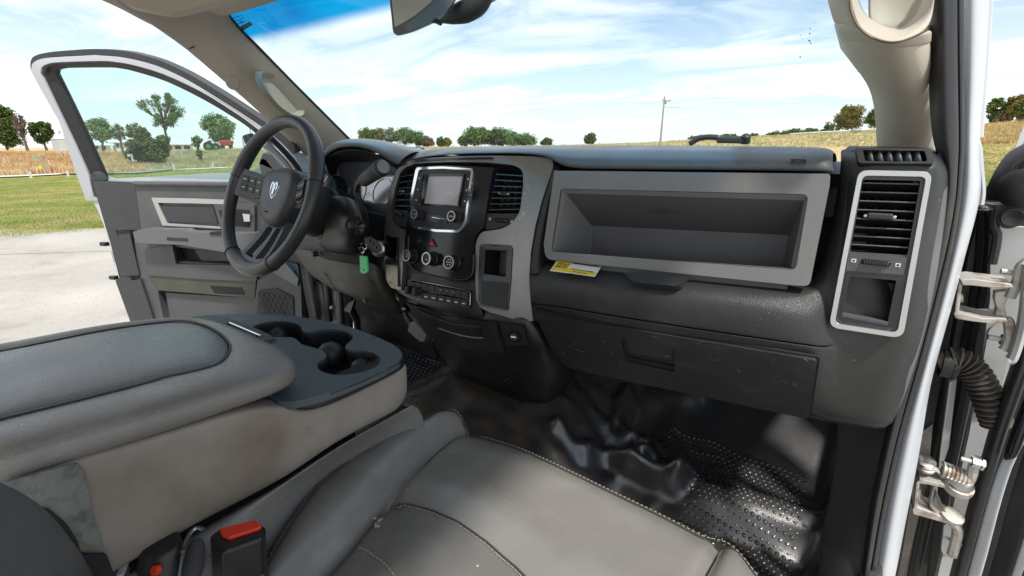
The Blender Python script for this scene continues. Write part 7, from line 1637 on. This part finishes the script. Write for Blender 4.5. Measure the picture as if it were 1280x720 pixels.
def tree(px_, base_y, top_y, wpx, r, kind, label, trunk_h=.3, dens=1.0, shape='round', group=None, n=1500, bare=.0, name='tree', seed=None):
    rg = random.Random(seed if seed is not None else int(px_*7+base_y))
    b_ = azr(px_, r); zb = zfor(px_, base_y, r); zt = zfor(px_, top_y, r); Ht = zt-zb
    w0_ = (azr(px_-wpx/2, r)-azr(px_+wpx/2, r)).length; base = V3(b_.x, b_.y, zb)
    t_ = thing(name, base, label, 'tree', group)
    tr = M(); th = Ht*trunk_h; R0 = max(.10, Ht*.022)
    tr.tube([base-V3(0, 0, .6), base+V3(0, 0, th*.5), base+V3(rg.gauss(0, .02)*Ht, rg.gauss(0, .02)*Ht, th), base+V3(rg.gauss(0, .03)*Ht, 0, Ht*.72)], [R0*1.3, R0, R0*.8, R0*.25], 7)
    clumps = []
    nc = {'round': 34, 'cone': 30, 'sparse': 40, 'bush': 34, 'wide': 44}[shape]
    for k in range(nc):
        if shape in ('round', 'wide'):
            a = rg.uniform(0, 2*PI); u = rg.uniform(-1, 1); rr2 = rg.uniform(.35, 1)**.5; hc = math.sqrt(max(0, 1-u*u))
            c_ = base + V3(math.cos(a)*hc*w0_*.40*rr2, math.sin(a)*hc*w0_*.40*rr2, th + (Ht-th)*(.5+.42*u*rr2)); rad_ = w0_*rg.uniform(.09, .25)
        elif shape == 'bush':
            a = rg.uniform(0, 2*PI); u = rg.random(); rr2 = math.sqrt(rg.random()); hc = math.sqrt(max(0, 1-u*u))
            c_ = base + V3(math.cos(a)*hc*w0_*.42*rr2, math.sin(a)*hc*w0_*.42*rr2, Ht*(.08+.78*u*rr2)); rad_ = w0_*rg.uniform(.12, .18)
        elif shape == 'cone':
            u = rg.random()**1.3; a = rg.uniform(0, 2*PI); hc = (1-u*.8)
            c_ = base + V3(math.cos(a)*hc*w0_*.36, math.sin(a)*hc*w0_*.36, th+(Ht-th)*(.06+.86*u)); rad_ = w0_*rg.uniform(.10, .18)*(1.1-.4*u)
        else:
            a = rg.uniform(0, 2*PI); u = rg.uniform(-1, 1); hc = math.sqrt(max(0, 1-u*u)); rr2 = rg.uniform(.6, 1)
            c_ = base + V3(math.cos(a)*hc*w0_*.44*rr2, math.sin(a)*hc*w0_*.44*rr2, th + (Ht-th)*(.5+.46*u*rr2)); rad_ = w0_*rg.uniform(.06, .12)
        clumps.append((c_, rad_))
        if k % 2 == 0 or shape == 'sparse':
            s_ = base+V3(0, 0, th*rg.uniform(.8, 1.0)+(Ht-th)*rg.uniform(0, .35)*(c_.z-base.z)/Ht)
            tr.tube([s_, lerp(s_, c_, .5)+V3(0, 0, Ht*.03), c_], [R0*.42, R0*.25, R0*.08], 5)
            for _ in range(int(3*bare+ (2 if shape == 'sparse' else 0))):
                e_ = c_+V3(rg.gauss(0, 1), rg.gauss(0, 1), rg.gauss(.4, 1))*rad_; tr.tube([lerp(s_, c_, .6), lerp(c_, e_, .5), e_], [R0*.16, R0*.1, R0*.04], 4)
    tr.build('trunk', BARK, t_)
    if dens > 0:
        ls = w0_*.027*(1 if shape != 'sparse' else .6); ls = max(ls, .05*r/40); vs = []; fs = []; N = int(n*dens*1.9)
        for k in range(N):
            c_, rad_ = clumps[rg.randrange(len(clumps))]
            d = V3(rg.gauss(0, 1), rg.gauss(0, 1), rg.gauss(0, 1)).normalized()*rad_*rg.uniform(.35, 1.08)
            p = c_+V3(d.x, d.y, d.z*.85); nn = V3(rg.gauss(0, 1), rg.gauss(0, 1), rg.gauss(.5, 1)).normalized(); x = nn.orthogonal().normalized(); y = nn.cross(x); a = rg.uniform(0, PI); s_ = ls*rg.uniform(.6, 1.5)
            x, y = x*math.cos(a)+y*math.sin(a), y*math.cos(a)-x*math.sin(a); i0 = len(vs)
            vs += [p-x*s_, p-y*s_*.6, p+x*s_, p+y*s_*.6]; fs.append((i0, i0+1, i0+2, i0+3))
        q = M(); q.v = vs; q.f = fs; q.build('crown', LEAF[kind], t_, smooth=False)
    return t_
# left of the door
tree(8, 196, 128, 62, 58, 'dark', 'big dark green tree cut off by the left edge', dens=2.2, trunk_h=.12, n=2600, name='cedar_tree')
tree(33, 191, 138, 22, 56, 'brown', 'thin leafless brown tree beside the big dark one', dens=.10, trunk_h=.3, shape='sparse', bare=1, name='bare_tree')
tree(57, 187, 146.5, 34, 62, 'dark', 'round dark green tree next to the grain silo', dens=1.6, trunk_h=.12, n=2200, name='oak_tree')
# through the door window
tree(128, 186, 148, 40, 66, 'bright', 'light green leaning tree at the left in the door window', dens=1.5, trunk_h=.2, name='willow_tree')
tree(152, 186, 154, 24, 66, 'pale', 'small half bare gray tree beside the light green one', dens=.25, shape='sparse', trunk_h=.3, bare=1, name='bare_tree')
tree(174, 186, 153, 30, 64, 'pale', 'pale airy tree rising behind the dark round bush', dens=.5, shape='sparse', name='ash_tree')
tree(187, 200, 157, 62, 44, 'dark', 'wide dark green bush in front of the farm buildings', dens=2.6, trunk_h=.05, shape='bush', n=3200, name='cedar_bush')
tree(211, 186, 113, 62, 58, 'mid', 'tall open tree with sparse crown in the door window', dens=.85, trunk_h=.32, shape='sparse', n=2600, bare=1.5, name='tall_tree')
tree(247, 187, 170, 16, 50, 'mid', 'small young tree right of the tall open tree', dens=.5, trunk_h=.2, name='young_tree')
tree(248, 196, 185, 10, 45, 'mid', 'low shrub on the meadow below the young tree', dens=.3, trunk_h=.1, shape='bush', name='shrub')
tree(277, 184, 142, 44, 64, 'bright', 'full light green tree behind the red machine', dens=1.8, trunk_h=.10, n=2400, name='maple_tree')
# through the windshield, left group
for i, (px_, by, ty, w_, kd, lb) in enumerate([(460, 181, 160, 18, 'mid', 'leftmost tree of the left windshield group'), (474, 181, 160.5, 16, 'autumn', 'yellowing tree in the left windshield group'), (488, 181, 159.5, 14, 'pale', 'gray green tree in the middle of the left windshield group'), (506, 182, 161.5, 24, 'mid', 'broad green tree, second from the right in the left windshield group'), (522, 183, 166, 20, 'mid', 'lower green tree at the right end of the left windshield group'), (535, 183.5, 172, 14, 'brown', 'brownish bush at the foot of the left windshield group'), (551, 183.5, 172, 8, 'mid', 'tiny tree between the two windshield groups, left one'), (559, 183.5, 173.5, 9, 'autumn', 'tiny yellowish tree between the two windshield groups')]):
    tree(px_, by+1, ty-1, w_*1.35, 92, kd, lb, dens=1.1, trunk_h=.08, n=2200, shape='wide', group='tree group beyond the gauge hood', name='tree')
for i, (px_, by, ty, w_, kd, lb) in enumerate([(580, 182.5, 170, 14, 'mid', 'low tree at the left end of the middle windshield group'), (598, 182, 158, 30, 'mid', 'tallest tree of the middle windshield group'), (622, 182, 161, 26, 'dark', 'second tall tree of the middle windshield group'), (640, 182, 164, 24, 'bright', 'lighter tree in the middle windshield group'), (657, 181.5, 169, 22, 'mid', 'low tree at the right end of the middle windshield group'), (683, 181.5, 173.5, 12, 'dark', 'small dark bush right of the middle windshield group'), (737, 181, 167, 12, 'dark', 'small pointed tree standing alone above the dash centre')]):
    tree(px_, by+1.5, ty-.5, w_*1.35, 96, kd, lb, dens=1.1, trunk_h=.05, n=2200, shape='wide', group='tree group above the center stack', name='tree')
for (px_, by, ty, w_, kd, lb) in [(990, 168.5, 161.5, 26, 'dark', 'low dark tree line piece left of the big oak'), (966, 170.5, 165.5, 22, 'dark', 'low bush line on the ridge above the wiper'), (940, 172, 167, 12, 'mid', 'little round bush on the ridge'), (1012, 167, 161, 20, 'mid', 'low tree just left of the big turning oak'), (910, 173.5, 169, 26, 'dark', 'flat hedge piece on the ridge above the wiper'), (872, 175, 170.5, 24, 'dark', 'flat hedge piece left of the wiper'), (1034, 166, 151, 20, 'mid', 'green side tree at the left foot of the big oak')]:
    tree(px_, by+1, ty-.6, w_*1.3, 104, kd, lb, dens=.9, trunk_h=.04, n=1600, shape='bush', name='hedge_tree')
tree(1055, 165, 131.5, 42, 98, 'autumn', 'big turning oak left of the passenger pillar', dens=2.0, trunk_h=.12, n=2600, shape='wide', name='oak_tree')
tree(1088, 164, 134, 28, 100, 'mid', 'green tree partly hidden by the passenger pillar', dens=1.4, trunk_h=.12, n=2200, name='tree')
for (px_, by, ty, w_, kd, lb) in [(1232, 156, 120, 24, 'mid', 'green tree beside the white pillar edge at right'), (1252, 155, 118, 26, 'autumn', 'yellow green tree at the right edge'), (1262, 153, 116, 16, 'mid', 'tall green tree top at the far right'), (1278, 153, 126, 26, 'autumn', 'turning tree cut off by the right edge'), (1245, 156, 137, 30, 'brown', 'brown undergrowth below the right trees'), (1272, 155, 138, 26, 'brown', 'brown undergrowth at the right edge')]:
    tree(px_, by, ty, w_, 104, kd, lb, dens=1.2, trunk_h=.06, n=2000, shape='bush' if kd == 'brown' else 'wide', name='roadside_tree')
# ---- utility pole
MT['pole'] = mat('weathered_pole', (.30, .28, .25), .85, fine=(30, .4, .004))
def pole(px_, by, ty, r, lab, w=.16, cross=True):
    b_ = azr(px_, r); a = V3(b_.x, b_.y, zfor(px_, by, r)); t = V3(b_.x, b_.y, zfor(px_, ty, r)); th_ = thing('utility_pole', a, lab, 'utility pole')
    M().tube([a-V3(0, 0, .5), t], [w, w*.6], 8).build('shaft', MT['pole'], th_)
    if cross:
        side = RT; c_ = t-V3(0, 0, .5); M().bar(c_-side*.3, c_+side*.9-V3(0, 0, .1), .1, .12).build('crossarm', MT['pole'], th_)
        M().bar(c_-V3(0, 0, .9)-side*.1, c_+side*2.2-V3(0, 0, .9), .06, .05).build('crossarm', MT['pole'], th_)
        for s_ in (-.25, .1, .8): M().lathe(c_+side*s_, (0, 0, 1), [(.06, 0), (.07, .1), (.03, .22), (.0001, .24)], 8).build('insulator', MT['shell'], th_)
        M().lathe(c_+side*.22-V3(0, 0, .5), (0, 0, 1), [(.14, 0), (.14, .45), (.0001, .46)], 10).build('transformer', MT['pole'], th_)
    return t
tp = pole(825, 178, 120.5, 70, 'lone utility pole standing beyond the dashboard')
pole(316, 186, 140, 60, 'thin far pole seen between door frame and pillar', w=.07, cross=False)
MT['wire'] = mat('power_line', (.35, .36, .37), .7)
for k, (ya, yb, yc) in enumerate([(122, 121, 124), (127, 125.5, 130)]):
    pts = [V3(*azr(x, r).to_tuple()[:2], zfor(x, y, r)) for x, y, r in [(420, ya+6, 150), (620, ya+4, 100), (825, ya+1, 70), (960, yb+4, 85), (1100, yc+2, 110)]]
    M().tube(spline(pts, 8), .014, 4).build('power_line', MT['wire'], None, label='%s faint power line crossing the sky past the pole' % ('upper' if k == 0 else 'lower'), cat='wire')
# ---- grain silo, farm buildings, machines, signs
def disc(px_, r, z): b_ = azr(px_, r); return V3(b_.x, b_.y, z)
si = thing('grain_silo', disc(79, 60, zfor(79, 189, 60)), 'white corrugated grain silo beyond the orange bank', 'silo')
R_ = (azr(66, 60)-azr(92, 60)).length/2; z0 = zfor(79, 192, 60); z1 = zfor(79, 174, 60); z2 = zfor(79, 167.5, 60)
prof = []
zz_ = z0
while zz_ < z1: prof += [(R_, zz_-z0), (R_*1.012, zz_-z0+.06)]; zz_ += .12
MT['silo'] = mat('silo_steel', (.48, .50, .53), .45, metal=.2)
M().lathe(disc(79, 60, z0), (0, 0, 1), prof, 40).build('bin', MT['silo'], si, angle=80)
M().lathe(disc(79, 60, z0), (0, 0, 1), [(R_*1.05, z1-z0), (R_*.15, z2-z0), (R_*.15, z2-z0+.3), (.0001, z2-z0+.35)], 40).build('roof', MT['silo'], si)
MT['shed'] = mat('shed_white', (.66, .66, .64), .7); MT['roof'] = mat('metal_roof', (.62, .66, .66), .4, metal=.3); MT['dwin'] = mat('dark_window', (.04, .05, .06), .2)
def shed(pxa, pxb, by, ey, ry, r, lab, wallm='shed', roofm='roof', doors=(), depth=8):
    a = azr(pxa, r); b_ = azr(pxb, r); zb = zfor((pxa+pxb)/2, by, r); ze = zfor((pxa+pxb)/2, ey, r); zr = zfor((pxa+pxb)/2, ry, r)
    a.z = b_.z = zb; d = (b_-a).normalized(); n = V3(-d.y, d.x, 0)
    if n.dot(a-CAM) < 0: n = -n
    t_ = thing('farm_building', a, lab, 'farm building'); he = ze-zb; hr = zr-zb
    M().add([a-V3(0,0,.5), b_-V3(0,0,.5), b_+n*depth-V3(0,0,.5), a+n*depth-V3(0,0,.5), a+V3(0,0,he), b_+V3(0,0,he), b_+n*depth+V3(0,0,he), a+n*depth+V3(0,0,he), a+n*depth/2+V3(0,0,hr), b_+n*depth/2+V3(0,0,hr)], [(0,1,5,4),(1,2,6,9,5),(2,3,7,6),(3,0,4,8,7)]).build('wall', MT[wallm], t_, smooth=False)
    up = V3(0,0,.08); o_ = .4
    M().add([a-n*o_-d*o_+V3(0,0,he-.1)+up, b_-n*o_+d*o_+V3(0,0,he-.1)+up, b_+n*depth/2+d*o_+V3(0,0,hr)+up, a+n*depth/2-d*o_+V3(0,0,hr)+up, b_+n*(depth+o_)+d*o_+V3(0,0,he-.1)+up, a+n*(depth+o_)-d*o_+V3(0,0,he-.1)+up], [(0,1,2,3),(3,2,4,5)]).build('roof', MT[roofm], t_, smooth=False, solid=.08)
    L_ = (b_-a).length
    for u0, u1, h0, h1, nm in doors:
        c0 = a+d*L_*u0-n*.03; c1 = a+d*L_*u1-n*.03
        M().add([c0+V3(0,0,he*h0), c1+V3(0,0,he*h0), c1+V3(0,0,he*h1), c0+V3(0,0,he*h1)], [(0,1,2,3)]).build(nm, MT['dwin'], t_, solid=.05, smooth=False)
    return t_
shed(112, 138, 187, 181.5, 177.5, 78, 'long low white farm building left in the door window', doors=[(.3, .4, .2, .8, 'window'), (.6, .75, 0, .9, 'door')])
shed(141, 166, 187, 178, 170, 80, 'white farmhouse with gabled roof behind the bare gray tree', doors=[(.2, .32, .4, .8, 'window'), (.6, .72, .4, .8, 'window')])
shed(203, 241, 186.5, 180.5, 174, 74, 'low barn with pale metal roof behind the tall open tree', doors=[(.08, .3, 0, .75, 'door'), (.4, .6, 0, .75, 'door'), (.7, .9, 0, .75, 'door')])
# red and green machines
MT['mred'] = mat('machine_red', (.35, .05, .035), .5); MT['mgreen'] = mat('machine_green', (.04, .22, .06), .5)
def frame3(px_, py_, r): o = V3(*azr(px_, r).to_tuple()[:2], zfor(px_, py_, r)); d = azr(px_+1, r)-azr(px_, r); d.normalize(); n = V3(-d.y, d.x, 0); return Surf(o, d, V3(0, 0, 1))
s1 = frame3(283, 185, 56); mw = .1
rt = thing('hay_wagon', s1.O, 'red farm wagon parked beyond the meadow', 'farm wagon')
M().poly(s1, [(274, 177), (275.5, 175.5), (291, 175.5), (292.5, 177), (291, 182.5), (276, 182.5)], 1.6).build('box', MT['mred'], rt, bevel=.05)
for x in (276.5, 280.5, 284.5, 288.5): M().poly(s1, [(x, 176.2), (x+.7, 176.2), (x+.7, 182), (x, 182)], .1, w0=.08).build('box_rib', MT['mred'], rt)
for x in (278.5, 288.5): M().lathe(s1.px(x, 183.6, .05), s1.N, [(.2, -.1), (.2, .1), (.0001, .1)], 14).build('tyre', MT['rubber'], rt)
s2 = frame3(262, 186, 56); tg_ = thing('tractor', s2.O, 'green tractor standing left of the red wagon', 'tractor')
M().poly(s2, [(258, 179), (264, 178.5), (272, 180), (272, 183), (258, 183.5)], 1.2).build('body', MT['mgreen'], tg_, bevel=.05)
M().poly(s2, [(259, 175.5), (264.5, 175.5), (264.5, 179.5), (258.5, 179.5)], 1.1).build('cab', MT['dwin'], tg_, bevel=.05)
M().lathe(s2.px(260.5, 183, .2), s2.N, [(.45, -.15), (.45, .15), (.0001, .15)], 16).build('tyre', MT['rubber'], tg_)
M().lathe(s2.px(270, 184, .2), s2.N, [(.40, -.12), (.40, .12), (.0001, .12)], 16).build('tyre', MT['rubber'], tg_)
for x, y, rr3 in ((260.5, 183, .2), (270, 184, .15)): M().lathe(s2.px(x, y, .36), s2.N, [(rr3, 0), (rr3, .04), (.0001, .04)], 12).build('wheel_rim', MT['mgreen'], tg_)
# white car far off beyond the gauge hood
s3 = frame3(521, 186.5, 60); cr = thing('parked_car', s3.O, 'white car far away beyond the gauge hood', 'car')
M().poly(s3, [(513, 187.5), (513.4, 185), (517, 184.2), (520, 182.4), (526, 182.4), (529, 184.6), (531.5, 185.2), (532, 188)], 1.6, r=.05).build('body', MT['white'], cr, bevel=.08)
M().poly(s3, [(518.3, 184.4), (520.4, 183), (525.4, 183), (527.4, 184.6)], .05, w0=.03).build('side_window', MT['dwin'], cr)
for x in (516.2, 528.4): M().lathe(s3.px(x, 187.6, .02), s3.N, [(.30, -.1), (.30, .06), (.0001, .06)], 14).build('wheel', MT['rubber'], cr)
# street sign on the bank, marker posts
def post(px_, by, ty, r, lab, m='rail', w=.035, lean=0, cat='post'):
    a = V3(*azr(px_, r).to_tuple()[:2], zfor(px_, by, r)); b_ = V3(*azr(px_+lean, r).to_tuple()[:2], zfor(px_+lean, ty, r)); t_ = thing('post', a, lab, cat); M().bar(a-V3(0, 0, .1), b_, w*2, w*2, up=(0, 1, 0)).build('shaft', MT[m], t_); return t_, b_
t_, top = post(51.5, 214, 197, 30, 'leaning street sign post with green blade on the orange bank', 'pole', .04, lean=-6, cat='street sign')
ss = frame3(45, 197, 30); M().poly(ss, [(41.5, 195.4), (47.5, 195.6), (47.5, 198.6), (41.5, 198.2)], .02, w0=.05).build('sign_blade', mat('sign_green', (.12, .38, .25), .5), t_)
M().poly(ss, [(48.2, 207), (51.2, 207.4), (52, 211), (49, 210.8)], .02, w0=.05).build('yellow_marker', MT['yellow'], t_)
post(27, 220, 215, 27, 'short white marker post at the far road, leftmost one'); post(75, 218, 213.5, 28, 'short marker post by the far road left of the door frame')
t_, top = post(161.5, 199.8, 192.5, 40, 'small white sign post before the dark bush', 'white', .04); M().poly(frame3(160.5, 194, 40), [(159, 192.3), (162.4, 192.8), (162.2, 196), (159.4, 195.8)], .02, w0=.06).build('sign_face', MT['white'], t_)
post(211.5, 211, 205, 33, 'white stake on the meadow below the tall open tree'); post(261.5, 208, 202.5, 34, 'white stake on the meadow right of the tall tree')
post(305, 183, 171, 60, 'thin gray mast right of the light green tree', 'pole', .05)
post(1039, 168, 158.5, 88, 'pale marker post before the big oak', w=.07); post(1258, 156, 149.5, 90, 'pale post below the right hand trees', w=.09)
post(1271.5, 190, 132, 9.0, 'slanted white post crossing the right edge', 'white', .022, lean=6)
